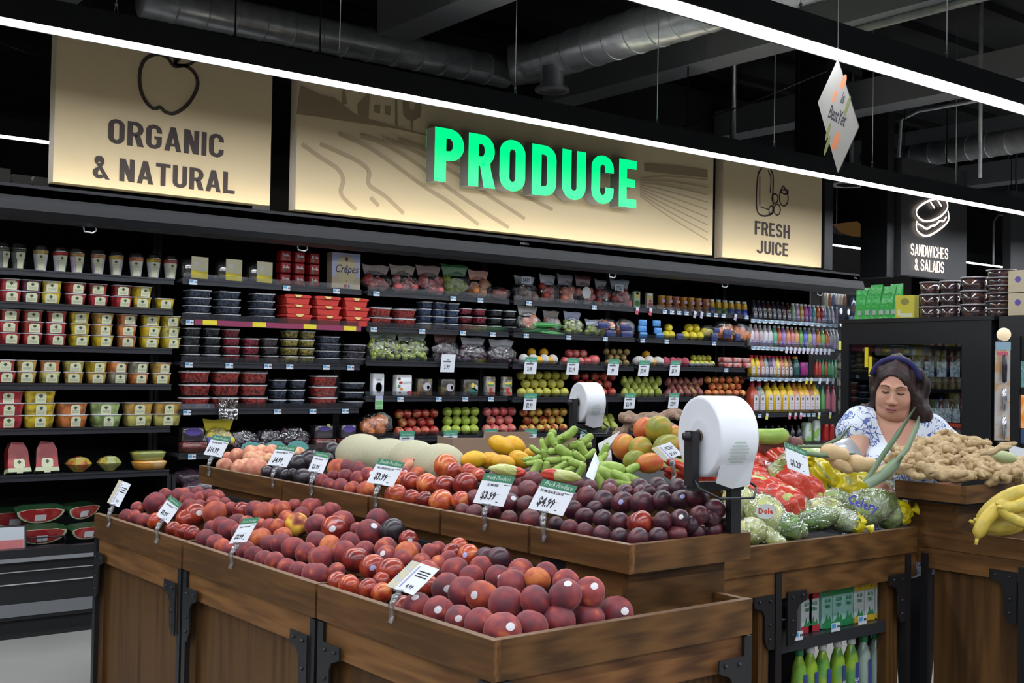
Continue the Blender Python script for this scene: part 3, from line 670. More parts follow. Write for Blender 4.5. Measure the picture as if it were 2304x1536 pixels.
# centre counter of the island that carries melons, mangoes and bananas
def centre():
    t = empty('island_counter', 'wide dark wooden counter in the island centre under melons, mangoes and bananas', 'counter', None, (2.75, 2.95, 0))
    G().box(0, 1.2, 0.2, 2.1, .1, .98, WX).obj('counter_body', t); G().box(-.02, 1.2, .2, 2.1, .98, 1.0, SOFT).obj('counter_top', t)
    G().box(.05, 1.1, .25, 2.0, .0, .1, SOFT).obj('plinth', t)
centre()
def side_bin():
    t = empty('produce_bin', 'long wooden bin of red and yellow bagged lettuce with juice shelves beneath', 'produce bin', None, (2.62, 2.575, 0)); z = RZ; W = 4.035-2.62
    g = G(); g.box(0, W, 0, .022, z-.095, z, WX); r = g.obj('rim_board', t); G().box(0, W, .0005, .0215, z, z+.0015, WEDGE).obj('top_edge', r)
    G().box(0, W, .006, .026, z-.19, z-.097, WX).obj('apron_board', t)
    G().box(0, W, .03, .55, z-.09, z-.07, SOFT).obj('bin_floor', t)
    G().box(0, W, .5, .52, 0, z-.15, SOFT).obj('back_panel', t)
    xa = [xat(p, 2.58, .6)-2.62 for p in (1745, 1772, 2012, 2050)]
    G().box(xa[0]-.085, xa[0]-.03, .01, .05, 0, z-.19, WV).obj('upright_board', t)
    for a in (xa[0]+.005, xa[3]-.03): G().box(a-.012, a+.018, -.002, .03, 0, z-.1, IRON).obj('corner_post', t)
    G().box(xa[2]-.01, xa[3]-.05, .03, .07, 0, z-.17, WV).obj('upright_board', t)
    G().box(xa[1]-.02, xa[1]+.0, .03, .5, 0, z-.17, WV).obj('divider_panel', t)
    for px, fl in ((1745, -1), (1775, 1), (2040, -1)):
        k = G(); gusset(k, Matrix(((fl, 0, 0, xat(px, 2.57, .7)-2.62), (0, 0, -1, .004), (0, 1, 0, z-.17), (0, 0, 0, 1)))); k.obj('corner_bracket', t)
    for zs in (.525, .2):
        s = G().box(.05, W-.06, .05, .5, zs-.03, zs-.005, SATIN).obj('juice_shelf', t); G().box(xa[1], W-.08, .035, .05, zs-.045, zs-.004, SATIN).obj('shelf_rail', s)
    return t
side_bin()
def right_bin():
    t = empty('produce_bin', 'wooden banana bin standing below the ginger riser', 'produce bin', None, (4.06, 1.3, 0)); z = RZ; L = 1.275
    G().box(0, .022, 0, L, z-.075, z, WY).obj('rim_board', t); G().box(.006, .026, .03, L-.03, z-.155, z-.077, WY).obj('apron_board', t)
    G().box(.03, .05, .1, L-.04, 0, z-.15, WV).obj('front_panel', t); G().box(.03, 1.2, .0, L-.02, z-.16, z-.14, SOFT).obj('bin_floor', t)
    yb = at(2290, 1400, x=4.06)[1]-1.3
    G().box(0, .03, yb-.03, yb, 0, z-.1, IRON).obj('corner_post', t); G().box(0, .03, L-.03, L, 0, z-.1, IRON).obj('corner_post', t)
    k = G(); gusset(k, Matrix(((0, 0, -1, .004), (1, 0, 0, yb+.005), (0, 1, 0, z-.12), (0, 0, 0, 1)))); k.obj('corner_bracket', t)
    t = empty('display_riser', 'brown wooden riser box heaped with ginger roots', 'produce riser', None, (3.98, 2.34, 0))
    z = 1.05
    G().box(0, .9, 0, .022, z-.065, z, WX).obj('rim_board', t); G().box(0, .022, .022, .3, z-.065, z, WY).obj('rim_board', t)
    G().box(.09, .85, .09, .11, RZ-.14, z-.065, WX).obj('front_panel', t); G().box(.09, .11, .11, .3, RZ-.14, z-.065, WY).obj('side_panel', t)
    G().box(.02, .88, .02, .3, z-.075, z-.06, SOFT).obj('riser_floor', t)
right_bin()
# ---------------------------------------------------------------- fruit heaps of the island
def fruit_mat(name, stops, rough, scale=1.6, coat=0.0, sheen=0.0, fine=.06, bump=0):
    m = bpy.data.materials.new(name); m.use_nodes = True; nt = m.node_tree; N, L = nt.nodes, nt.links
    b = N['Principled BSDF']; b.inputs['Roughness'].default_value = rough; b.inputs['Coat Weight'].default_value = coat; b.inputs['Coat Roughness'].default_value = .2
    b.inputs['Sheen Weight'].default_value = sheen; b.inputs['Sheen Roughness'].default_value = .4; b.inputs['Sheen Tint'].default_value = (.75, .6, .6, 1)
    tc = N.new('ShaderNodeTexCoord'); oi = N.new('ShaderNodeObjectInfo'); ml = N.new('ShaderNodeMath'); ml.operation = 'MULTIPLY'; ml.inputs[1].default_value = 60
    vm = N.new('ShaderNodeVectorMath'); vm.operation = 'ADD'; L.new(oi.outputs['Random'], ml.inputs[0]); L.new(tc.outputs['Object'], vm.inputs[0]); L.new(ml.outputs[0], vm.inputs[1])
    n1 = N.new('ShaderNodeTexNoise'); n1.inputs['Scale'].default_value = scale; n1.inputs['Detail'].default_value = 1; L.new(vm.outputs[0], n1.inputs['Vector'])
    n2 = N.new('ShaderNodeTexNoise'); n2.inputs['Scale'].default_value = 22; n2.inputs['Detail'].default_value = 4; L.new(vm.outputs[0], n2.inputs['Vector'])
    a1 = N.new('ShaderNodeMath'); a1.operation = 'MULTIPLY_ADD'; a1.inputs[1].default_value = fine*2; L.new(n2.outputs[0], a1.inputs[0]); L.new(n1.outputs[0], a1.inputs[2])
    a2 = N.new('ShaderNodeMath'); a2.operation = 'MULTIPLY_ADD'; a2.inputs[1].default_value = .22; L.new(oi.outputs['Random'], a2.inputs[0]); L.new(a1.outputs[0], a2.inputs[2])
    mr = N.new('ShaderNodeMapRange'); mr.inputs[1].default_value = .36; mr.inputs[2].default_value = .92; L.new(a2.outputs[0], mr.inputs[0])
    r = N.new('ShaderNodeValToRGB'); e = r.color_ramp.elements
    while len(e) < len(stops): e.new(.5)
    for k, (p, c) in enumerate(stops): e[k].position = p; e[k].color = col4(c)
    L.new(mr.outputs[0], r.inputs[0]); L.new(r.outputs[0], b.inputs['Base Color'])
    if bump:
        bp = N.new('ShaderNodeBump'); bp.inputs['Strength'].default_value = bump; bp.inputs['Distance'].default_value = .02; L.new(n2.outputs[0], bp.inputs['Height']); L.new(bp.outputs[0], b.inputs['Normal'])
    MATS[name] = m; return m
def cleft(d=.06, top=.13, tall=1.0, neck=0.0, seam=.2):
    def fn(x, y, z):
        th = math.acos(max(-1, min(1, z))); ph = math.atan2(y, x)
        r = 1-top*math.exp(-(th/.38)**2)-d*math.exp(-(ph/seam)**2)*math.sin(th)**.5-.03*math.exp(-((math.pi-th)/.3)**2)
        return r
    return fn
FM = dict(
 p=('peach', fruit_mat('fuzzy_peach_skin', [(0, (.085, .024, .036)), (.45, (.19, .026, .036)), (.85, (.34, .046, .04)), (1, (.5, .12, .05))], .6, 1.3, sheen=.28), cleft(.05, .1), 'dark red peach'),
 o=('peach', fruit_mat('orange_peach_skin', [(0, (.2, .03, .03)), (.45, (.42, .065, .032)), (1, (.66, .2, .05))], .55, 1.3, sheen=.12), cleft(.05, .1), 'orange-red peach'),
 n=('nectarine', fruit_mat('glossy_nectarine_skin', [(0, (.09, .015, .015)), (.5, (.26, .022, .016)), (1, (.46, .07, .025))], .28, 1.4, coat=.35), cleft(.04, .1), 'glossy dark red nectarine'),
 r=('nectarine', fruit_mat('bright_nectarine_skin', [(0, (.28, .025, .015)), (.5, (.47, .05, .02)), (1, (.68, .2, .05))], .28, 1.4, coat=.35), cleft(.04, .1), 'bright red nectarine'),
 w=('peach', fruit_mat('white_peach_skin', [(0, (.5, .14, .1)), (.5, (.68, .26, .16)), (1, (.8, .5, .28))], .55, 1.5, sheen=.2), cleft(.06, .08), 'pale pink white peach'),
 d=('plum', fruit_mat('black_plum_skin', [(0, (.012, .012, .016)), (.6, (.03, .022, .03)), (1, (.07, .05, .065))], .35, 1.5, coat=.2), cleft(.03, .06), 'blackish plum'),
 k=('plum', fruit_mat('purple_plum_skin', [(0, (.022, .01, .018)), (.5, (.05, .013, .024)), (1, (.13, .018, .028))], .4, 1.5, coat=.12, bump=.03), cleft(.03, .06), 'black-purple large plum'),
 m=('plum', fruit_mat('red_plum_skin', [(0, (.06, .02, .03)), (.5, (.11, .025, .034)), (1, (.2, .036, .038))], .45, 1.5, coat=.05), cleft(.03, .06), 'dull red plum'),
 y=('peach', fruit_mat('yellow_split_peach_skin', [(0, (.10, .025, .03)), (.42, (.25, .04, .03)), (.6, (.6, .2, .03)), (.72, (.8, .5, .05)), (1, (.85, .6, .08))], .45, 1.0), cleft(.05, .16), 'peach with a bright yellow patch'))
FMESH = {k: G().sphere((0, 0, 0), 1, v[1], 24, 16, fn=v[2]).mesh(v[0]) for k, v in FM.items()}
STK = mat('white_fruit_sticker', (.8, .78, .8), .4, noise=(60, (.45, .42, .5), .52, .6)); STB = mat('blue_fruit_sticker', (.45, .45, .75), .4)
def cap_mesh(nm, m, ang=.225, ell=1.2):
    g = G(); v = [(0, 0, 1.012)]; 
    for rr in (.5, 1):
        for k in range(14): a = 2*math.pi*k/14; x, y = ang*rr*math.cos(a)*ell, ang*rr*math.sin(a); q = Vector((x, y, 1)).normalized()*1.012; v.append(tuple(q))
    f = [(0, 1+k, 1+(k+1) % 14) for k in range(14)]+[(1+k, 15+k, 15+(k+1) % 14, 1+(k+1) % 14) for k in range(14)]
    return g.add(v, f, m, True).mesh(nm)
STM = cap_mesh('sticker', STK); STMB = cap_mesh('sticker', STB, .2)
CAMP = Vector((0, 0, EYE))
ALLF = []
def heap(spec, origin, scale, p0, nrm, where, bins=None, rlim=(.026, .056), shrink=1.0):
    """spec: 'cx,cy,r,type[sticker]' words measured in a zoomed crop; the fruit is set on the heap's sloping surface"""
    for wd in spec.split():
        a = wd.split(','); cx, cy, r = (float(q) for q in a[:3]); ty = a[3][0]; st = a[3][1:]
        px, py, rp = origin[0]+cx/scale, origin[1]+cy/scale, r/scale
        P, t = ray_plane(px, py, p0, nrm); rad = max(rlim[0], min(rlim[1], 1.15*rp/F*t))*shrink
        lx, ly = (1.65, 2.145) if p0[2] < .9 else (2.145, 2.217)
        for _ in range(200):                             # keep it inside the rim boards
            if P[0]-rad*.96 >= lx and P[1]-rad*.96 >= ly: break
            t *= 1.002; rad *= 1.002; P = np.array([0, 0, EYE])+ray(px, py)*t
        if P[1]+rad > 4.84 and p0[2] < .9: continue
        ALLF.append([P, rad, ty, st, where if isinstance(where, str) else where(P, px), px, py])
def slope(x0, z0, s, y0=0): return (x0, y0, z0), np.array([-s, 0, 1.0])
ZA, ZB, ZC, ZD = ((200, 960), 4.042), ((700, 960), 4.042), ((1180, 1000), 4.431), ((700, 1180), 3.0316)
lowp = slope(1.66, .822, .30)
wl = lambda P, px: 'far lower bin' if P[1] > 3.92 else 'middle lower bin' if P[1] > 2.95 else 'corner lower bin'
heap('345,815,60,p 420,820,62,p 500,850,62,p 600,855,68,r 765,925,62,n 860,960,72,n 945,975,75,n 400,645,82,o 480,690,85,ps 600,695,92,p 595,605,78,o 700,630,66,p 320,730,52,p 820,630,66,p 900,665,66,p 865,605,56,p 990,605,58,p 1005,650,58,p 1085,625,62,p 1160,645,70,p 920,725,66,p 1005,725,62,p 1130,695,62,p 965,800,98,ns 1150,785,100,o 1300,745,62,p 1390,765,76,n 880,835,76,n 1105,915,48,p 780,760,70,p 700,760,60,p 440,740,55,p 740,700,50,p 1230,700,55,p', *ZA, *lowp, wl)
heap('1060,1012,78,p 1150,1055,74,p 1212,1088,68,o 1290,1115,70,p 1425,1125,80,p 1500,1172,80,p 1600,1212,84,ps 1690,1225,82,p 1802,1282,80,p 1915,1315,84,p 2040,1345,98,p 1205,905,84,p 1272,935,84,p 1450,1015,80,p 1560,1015,92,o 1650,1065,80,p 1750,1065,88,p 1862,1105,98,p 1972,1145,88,p 2090,1185,90,p 1510,760,80,p 1592,780,88,o 1690,730,68,p 1765,750,70,o 1895,890,98,y 1800,835,70,o 1870,715,58,p 2010,735,78,p 1930,800,68,p 1650,905,68,p 1560,905,66,p 1722,915,78,o 2070,885,88,o 1762,995,78,o 2060,1035,78,p 1350,860,70,p 1380,960,72,p 1440,880,66,p 1360,1050,66,p', *ZA, *lowp, wl)
heap('30,712,52,p 95,795,70,p 185,765,80,p 285,860,95,ps 210,925,108,ns 40,900,88,p 50,1045,86,p 172,1085,92,o 350,1050,86,p 300,1145,100,p 92,1195,102,p 60,1345,92,p 232,1310,72,p 600,845,92,p 738,945,104,d 530,965,114,ps 480,1135,92,p 425,930,62,p 680,1105,94,p 885,1025,78,ns 690,1180,96,ps 405,1210,108,n 560,1275,108,nb 722,1315,122,n 870,1150,98,o 832,1205,80,p 235,1405,82,n 350,1445,92,r 510,1475,92,n 640,1510,88,r 1085,1145,78,p 1155,1115,60,p 1275,1145,78,n 1345,1085,74,r 1005,1235,78,p 1162,1245,70,o 1245,1205,78,p 1440,1175,98,rb 1600,1200,100,k 1700,1215,110,k 930,1120,60,p 640,1400,70,n', *ZB, *lowp, wl)
heap('985,315,85,p 1160,295,74,p 1092,355,74,p 922,432,94,ps 722,560,88,ps 872,592,94,ps 1042,462,98,p 1012,642,86,ps 1172,492,104,os 1282,362,84,ps 1372,405,90,p 1400,352,68,p 1432,315,80,p 1542,375,80,o 1602,335,72,p 1332,542,110,p 1152,672,94,p 1306,722,116,ps 1532,522,100,p 1500,692,104,p 1732,482,104,ps 1740,395,84,p 1900,462,98,ps 1692,657,100,p 1892,632,104,p 2082,602,104,ps 800,330,80,p 800,420,70,n 620,560,70,n', *ZD, *lowp, wl, rlim=(.026, .048))
upp = slope(2.17, .992, .30)
wu = lambda P, px: 'far upper riser' if P[1] > 4.15 else 'second upper riser' if P[1] > 3.5 else 'middle upper riser' if P[1] > 3.06 else 'red plum riser' if P[1] > 2.61 else 'corner upper riser'
heap('1270,275,46,w 1350,262,62,w 1480,250,78,w 1545,305,78,w 1470,295,66,w 1660,235,66,w 1570,225,58,w 1232,352,68,w 1362,374,68,w 1500,378,82,w 1640,290,48,w 1912,245,58,w 1560,360,60,w 1430,340,50,w 1620,408,50,d 1720,405,60,d 1850,432,50,d 1950,462,80,d 1900,335,80,d 1990,305,88,d 1820,335,60,d 1790,440,45,d 2080,360,70,d 2050,470,50,d', *ZA, *upp, wu)
heap('190,215,72,d 330,275,78,d 260,255,58,d 380,310,60,m 150,300,60,d 242,385,84,o 332,375,70,p 430,395,74,p 100,492,60,p 162,535,60,p 272,545,70,p 372,565,66,o 500,572,74,o 310,445,60,p 600,265,92,o 522,445,74,ps 882,362,70,w 970,340,42,p 965,425,62,o 850,430,60,ps 1085,345,90,n 1232,365,110,r 905,505,86,n 832,485,74,r 1055,522,90,r 1212,540,98,n 1402,525,104,n 1440,405,70,r 1522,440,50,r 772,620,92,r 912,645,74,n 1032,665,74,n 1182,682,104,r 1362,672,78,r 1380,762,58,m 1300,400,70,n 700,430,60,p 640,480,60,p 200,450,50,p 430,470,66,p 60,420,50,d', *ZB, *upp, wu)
heap('1490,785,74,m 1872,505,70,m 1972,585,90,m 1990,485,78,m 1952,705,76,m 1800,835,70,m 1990,845,84,m 1800,700,96,ks 1490,645,70,m 1652,765,64,k 1660,480,70,m 1740,560,80,k 1600,620,70,m 2060,700,70,k 1850,610,70,m', *ZB, *upp, wu)
heap('100,355,80,m 40,445,80,m 200,450,70,m 330,375,80,m 500,400,88,m 655,425,70,ms 850,415,70,mb 1145,420,80,k 1322,420,88,k 1540,445,96,k 1715,525,110,k 1900,642,94,k 622,525,98,m 790,560,98,k 1000,485,84,k 980,580,104,kb 1180,590,116,k 1160,480,72,ks 1370,560,98,k 1390,475,62,k 1560,550,98,kb 480,645,90,k 602,722,88,k 780,742,88,k 950,772,88,k 1155,782,118,n 1380,762,90,k 1552,742,88,ks 1742,702,88,k 450,832,78,m 602,862,70,m 772,892,80,m 950,922,78,k 1130,935,100,k 1330,922,88,k 1522,892,88,m 1702,872,80,k 1880,855,74,k 2020,792,80,k 60,742,96,m 320,800,78,k 490,550,64,m 850,465,66,m 1860,740,60,k 1640,800,60,k 1230,470,70,k 700,640,60,k', *ZC, *upp, wu, rlim=(.026, .05))
def settle():
    byw = {}
    for f in ALLF: byw.setdefault((f[4], FM[f[2]][3] if f[2] != 'y' else 'peach with a bright yellow patch'), []).append(f)
    for (where, desc), fs in byw.items():
        rows = {}
        for f in fs: rows.setdefault(int((f[0][0]-1.6)/.075), []).append(f)
        for ri, key in enumerate(sorted(rows)):
            row = sorted(rows[key], key=lambda f: f[0][1])
            for i, (P, rad, ty, st, wh, px, py) in enumerate(row):
                nm = FM[ty][0]
                sd = ', stickered' if st else ''
                lab = f'{desc}{sd}, {where}, {nth(ri)} row, {nth(i)} from near end'
                if len(fs) == 1: lab = f'{desc}{sd}, only one in the {where}'
                q = Euler((R.uniform(-.9, .9), R.uniform(-.9, .9), R.uniform(0, 6.28)))
                sc_ = (rad*R.uniform(.97, 1.04), rad, rad*R.uniform(.9, 1.0))
                if ty == 'y': q = Vector((0, 0, 1)).rotation_difference((CAMP-Vector(P)+Vector((0, 0, .4))).normalized()).to_euler()
                o = part(nm, FMESH[ty], None, tuple(P), tuple(q), sc_); tag(o, lab, nm, FM[ty][3]+' heap in the '+where)
                if st:
                    d = (CAMP-Vector(P)).normalized(); d = (d+Vector((R.uniform(-.5, .5), R.uniform(-.5, .5), R.uniform(-.1, .55)))).normalized()
                    qq = Euler(q).to_quaternion().inverted() @ Vector((0, 0, 1)).rotation_difference(d)
                    s = part('sticker', STMB if st == 'b' else STM, o); s.rotation_euler = qq.to_euler()
    g = G()
settle()
# ---------------------------------------------------------------- price signs on the island
ACR = clear('clear_acrylic', (.85, .88, .92), gloss=.22, rough=.28)
def plane_quad(bl, br, tl, anchor, nrm):
    nrm = np.array(nrm, float); nrm /= np.linalg.norm(nrm)
    P = [Vector(ray_plane(*c, anchor, nrm)[0]) for c in (bl, br, tl)]
    return P
def price_card(name, label, bl, br, tl, anchor, nrm, title, price, header=True, foot=None, group='price signs clipped to the island', kind=0, ts=.11):
    A, B, D = plane_quad(bl, br, tl, anchor, nrm); u, v = B-A, D-A; W, H = u.length, v.length
    n = u.cross(v).normalized(); T = Matrix(((u.x/W, v.x/H, n.x, 0), (u.y/W, v.y/H, n.y, 0), (u.z/W, v.z/H, n.z, 0), (0, 0, 0, 1)))
    t = empty(name, label, 'price sign', group, tuple(A))
    g = G(); g.box(0, W, 0, H, -.0015, 0, PAPER, T)
    if header:
        g.box(0, W, H*.76, H, 0, .0004, GREENP, T); g.text('Fresh Produce', W*.19, mat('pale_print', (.6, .75, .65), .5), T @ Matrix.Translation((W*.5, H*.825, .0008)), .72, .0, shear=.3)
        g.text(title, W*ts, INK, T @ Matrix.Translation((W*.42, H*.61, .0006)), .66, .035)
        g.text(price, W*.36, INK, T @ Matrix.Translation((W*.4, H*.17, .0006)), .58, .04)
        g.box(W*.76, W*.97, H*.68, H*.70, 0, .0003, INK, T); g.box(W*.62, W*.74, H*.36, H*.37, 0, .0003, INK, T); g.box(W*.7, W*.77, H*.1, H*.13, 0, .0003, INK, T)
    else:
        g.box(0, W*.3, 0, H, 0, .0003, mat('pastel_print', (.5, .52, .5), .5, noise=(70, (.62, .56, .35), .45, .55)), T)
        for k in range(3): g.box(W*.5, W*.9, H*(.74-.09*k), H*(.78-.09*k), 0, .0003, INK, T)
        g.text(price, W*.25, INK, T @ Matrix.Translation((W*.66, H*.14, .0006)), .6, .03)
        g.box(W*.36, W*.42, H*.1, H*.9, 0, .0002, mat('violet_line', (.35, .32, .6), .5), T)
    g.obj('card', t)
    if foot:
        Fv = Vector(foot)-A; top = (u*.45)
        k = G(); mid = top*.6+Fv*.4+Vector((-.006, 0, 0))
        k.box(-.008, .008, -.012, .012, -.003, .003, ACR, Matrix.Translation(top))
        k.sphere(tuple(top+Vector((0, 0, -.012))), .009, ACR, 10, 8); k.tube([tuple(top+Vector((0, 0, -.012))), tuple(mid)], .004, ACR, 8); k.sphere(tuple(mid), .011, ACR, 10, 8)
        k.tube([tuple(mid), tuple(Fv+Vector((-.012, 0, .012))), tuple(Fv+Vector((-.006, 0, -.012))), tuple(Fv+Vector((-.014, 0, -.032)))], [.009, .008, .008, .006], ACR, 8)
        k.obj('clip', t)
    return t
c = lambda z, *p: [(z[0][0]+q[0]/z[1], z[0][1]+q[1]/z[1]) for q in p]
def isl(label, z, bl, br, tl, fpx, lower, title, price, header=True, nrm=(-1, -.75, .45), ts=.11):
    X, Zz = (XL, LOW) if lower else (2.12, UPZ)
    f = c(z, fpx)[0]; P = at(*f, x=X+.0); P[2] = Zz
    a = P+np.array([0.0, 0, .05]); q = c(z, bl, br, tl)
    price_card('price_sign', label, *q, a, nrm, title, price, header, tuple(P), ts=ts)
isl('white price sign with green header reading $10.99 clipped before the white peaches', ZA, (1042, 250), (1205, 278), (1130, 70), (1110, 385), False, 'PEACHES WHITE', '$10.99')
isl('price sign with green header reading BLACK PLUMCOT clipped before the black plums', ZA, (1620, 345), (1795, 368), (1720, 160), (1690, 500), False, 'BLACK PLUMCOT', '$4.99')
isl('price sign with green header clipped between black plums and yellow peaches', ((200, 960), 4.042), (1990, 400), (2125, 425), (2065, 220), (2040, 585), False, 'PEACH YELLOW', '$3.99')
isl('price sign reading $3.99 clipped before the glossy nectarines on the upper tier', ZB, (505, 502), (742, 545), (620, 285), (605, 700), False, 'NECTARINE YELLOW', '$3.99', ts=.1)
isl('price sign reading PLUMS RED $3.99 on the upper tier', ZB, (1470, 688), (1745, 727), (1580, 418), (1600, 880), False, 'PLUMS RED', '$3.99')
isl('price sign reading PLUMS BLACK LARGE $4.99 on the corner riser', ZC, (35, 632), (380, 712), (185, 340), (215, 900), False, 'PLUMS BLACK LARGE', '$4.99', ts=.105)
isl('white price sign without green header at the far end of the lower tier', ZA, (165, 688), (272, 730), (275, 480), (205, 850), True, '', '4.99', False)
isl('price sign with green header clipped over the dark nectarines of the far lower bin', ZA, (612, 800), (718, 880), (740, 618), (640, 990), True, 'NECTARINE RED', '$2.99')
isl('price sign with green header reading YELLOW PEACHES on the middle lower bin', ZA, (1275, 1060), (1432, 1045), (1400, 835), (1320, 1240), True, 'YELLOW PEACHES', '$2.99')
isl('tilted white price sign with coloured strip resting over the corner bin peaches', ZB, (680, 1445), (930, 1530), (920, 1212), (760, 1700), True, '', '4.99', False, nrm=(-.55, -.7, .75))
# ---------------------------------------------------------------- bag rolls
def roll(c0, ax, rad, wid, label, post_z, post_dx):
    t = empty('produce_bag_roll_stand', label, 'bag dispenser', None, tuple(c0)); ax = Vector(ax).normalized(); up = Vector((0, 0, 1)); fw = up.cross(ax)
    T = Matrix(((ax.x, fw.x, up.x, 0), (ax.y, fw.y, up.y, 0), (ax.z, fw.z, up.z, 0), (0, 0, 0, 1)))
    TR = T @ Matrix(((0, 0, 1, 0), (0, 1, 0, 0), (-1, 0, 0, 0), (0, 0, 0, 1)))   # lathe axis z -> ax
    g = G(); RM = mat('white_bag_film_roll', (.8, .83, .88), .3, bump=(14, .12)); w = wid/2
    prof = [(.018, -w)]+[(rad*q, -w-.002*(i % 2)) for i, q in enumerate((.35, .45, .5, .56, .62, .68, .75, .82, .9, .97))]+[(rad, -w+.006), (rad, w-.006), (rad*.97, w), (.018, w)]
    g.lathe(prof, RM, 44, TR, cap=False); r = g.obj('bag_roll', t)
    g = G(); g.lathe([(.02, -w-.003), (.014, -w-.003), (.014, w), (.02, w)], mat('cardboard_core', (.35, .27, .2), .8), 20, TR, cap=False); g.obj('core', r)
    g = G(); GP = mat('pale_green_bag_print', (.52, .6, .58), .5)
    for k in range(9):
        a0 = -.12-k*.085
        wd = (.3, .42, .5, .5, .42, .5, .36, .5, .3)[k]
        pts = []
        for a in (a0, a0+.05):
            for xx in (-wd/2*wid, wd/2*wid): pts.append(T @ Vector((xx, -math.cos(a)*(rad+.0008), math.sin(a)*(rad+.0008)+0)))
        g.quad([pts[0], pts[1], pts[3], pts[2]], GP)
    g.obj('bag_print', r)
    g = G(); hz = -rad*1.22
    g.box(-w-.034, -w-.012, -.02, .02, hz, .015, BLACK, T); g.box(-w-.03, -w-.016, .012, .03, hz, -.01, BLACK, T); g.sphere(tuple(T @ Vector((-w-.024, 0, .0))), .016, BLACK, 12, 8)
    G().box(w+.006, w+.022, -.012, .012, hz, hz+.07, BLACK, T).obj('bracket_arm', t)
    g.tube([T @ Vector((-w-.05, 0, 0)), T @ Vector((w*.2, 0, 0))], .011, BLACK, 10)
    g.obj('bracket_arm', t)
    g = G(); z0 = hz+.01; yy = -.06
    g.box(-w-.03, w+.02, -.014, .014, hz-.012, hz+.012, BLACK, T)
    g.tube([T @ Vector(p) for p in ((-w-.02, 0, hz+.03), (-w-.035, -.06, z0-.01), (-w*.9, -.1, z0-.035), (w*.9, -.1, z0-.035), (w+.03, -.06, z0-.01), (w+.012, 0, hz+.03))], .004, BLACK, 6)
    g.obj('tear_frame', t)
    g = G(); g.box(-.016+post_dx, .016+post_dx, -.014, .014, post_z-c0[2], hz, BLACK, T); g.obj('post', t)
    g = G(); s = [(-w*.8, -rad*.85, -rad*.5), (w*.95, -rad*.85, -rad*.5), (w*1.0, -rad*.62, -rad*1.16), (w*.2, -rad*.5, -rad*1.25), (-w*.7, -rad*.55, -rad*1.1)]
    fv = [T @ Vector(p) for p in s]; fv2 = [p+T.to_3x3() @ Vector((0, .004, .0)) for p in fv]
    g.add([*fv, *fv2], [tuple(range(5)), tuple(range(5, 10))[::-1]]+[(k, (k+1) % 5, 5+(k+1) % 5, 5+k) for k in range(5)], RM); g.obj('loose_bag_end', t)
def AD(px, py, d): return np.array([0, 0, EYE])+ray(px, py)*d
c0 = AD(1615, 981, 3.28); roll(c0, (.96, -.26, 0), .114, .122, 'large white produce bag roll on black stand behind the black plums', 1.0, .055)
c0 = AD(1322, 905, 5.1); roll(c0, (.96, -.26, 0), .088, .092, 'smaller white produce bag roll on black stand among the green bananas', 1.0, .02)
# ---------------------------------------------------------------- melons, mangoes, bananas, roots
MEL = mat('netted_cream_melon', (.56, .54, .36), .5, bump=(26, .5, 1.5), noise=(40, (.48, .45, .29), .4, .7))
mm = G().sphere((0, 0, 0), 1, MEL, 32, 20).mesh('melon')
for px, py, d, rx, rz, lb in ((812, 1022, 4.75, .105, .085, 'pale oval melon at the far end behind the plums and peaches'), (875, 1030, 4.7, .105, .08, 'large pale melon standing second from the far end'), (930, 1034, 4.55, .10, .078, 'pale melon just behind the topmost yellow peach'), (990, 1046, 4.4, .10, .082, 'pale melon behind the topmost nectarines')):
    p = AD(px, py, d); tag(part('melon', mm, None, tuple(p), (0, 0, -.7), (rx, .1, rz)), lb, 'melon', 'pale netted melons')
MY = fruit_mat('yellow_mango_skin', [(0, (.62, .30, .01)), (.6, (.78, .42, .015)), (1, (.8, .5, .03))], .4, 1.2, fine=.02)
MG = fruit_mat('green_red_mango_skin', [(0, (.16, .2, .025)), (.5, (.28, .27, .03)), (.75, (.5, .28, .03)), (1, (.5, .1, .03))], .38, .9, fine=.02)
MR = fruit_mat('red_orange_mango_skin', [(0, (.55, .04, .03)), (.4, (.55, .12, .03)), (1, (.6, .35, .04))], .38, .8, fine=.02)
mfn = lambda x, y, z: 1+.10*x-.05*x*x+.04*z*x
mmY, mmG, mmR = (G().sphere((0, 0, 0), 1, m_, 24, 16, fn=mfn).mesh('mango') for m_ in (MY, MG, MR))
CR = Vector(RW[:, 0]); CU = Vector(RW[:, 1]); CB = Vector(RW[:, 2])
def facing(ang, yaw=0):                                  # frame turned towards the shopper's side, x axis at ang in view
    X_ = (CR*math.cos(ang)+CU*math.sin(ang)).normalized(); Z_ = (CU*math.cos(ang)-CR*math.sin(ang)); Y_ = Z_.cross(X_)
    M_ = Matrix(((X_.x, Y_.x, Z_.x), (X_.y, Y_.y, Z_.y), (X_.z, Y_.z, Z_.z)))
    return (M_ @ Matrix.Rotation(yaw, 3, 'Z')).to_euler()
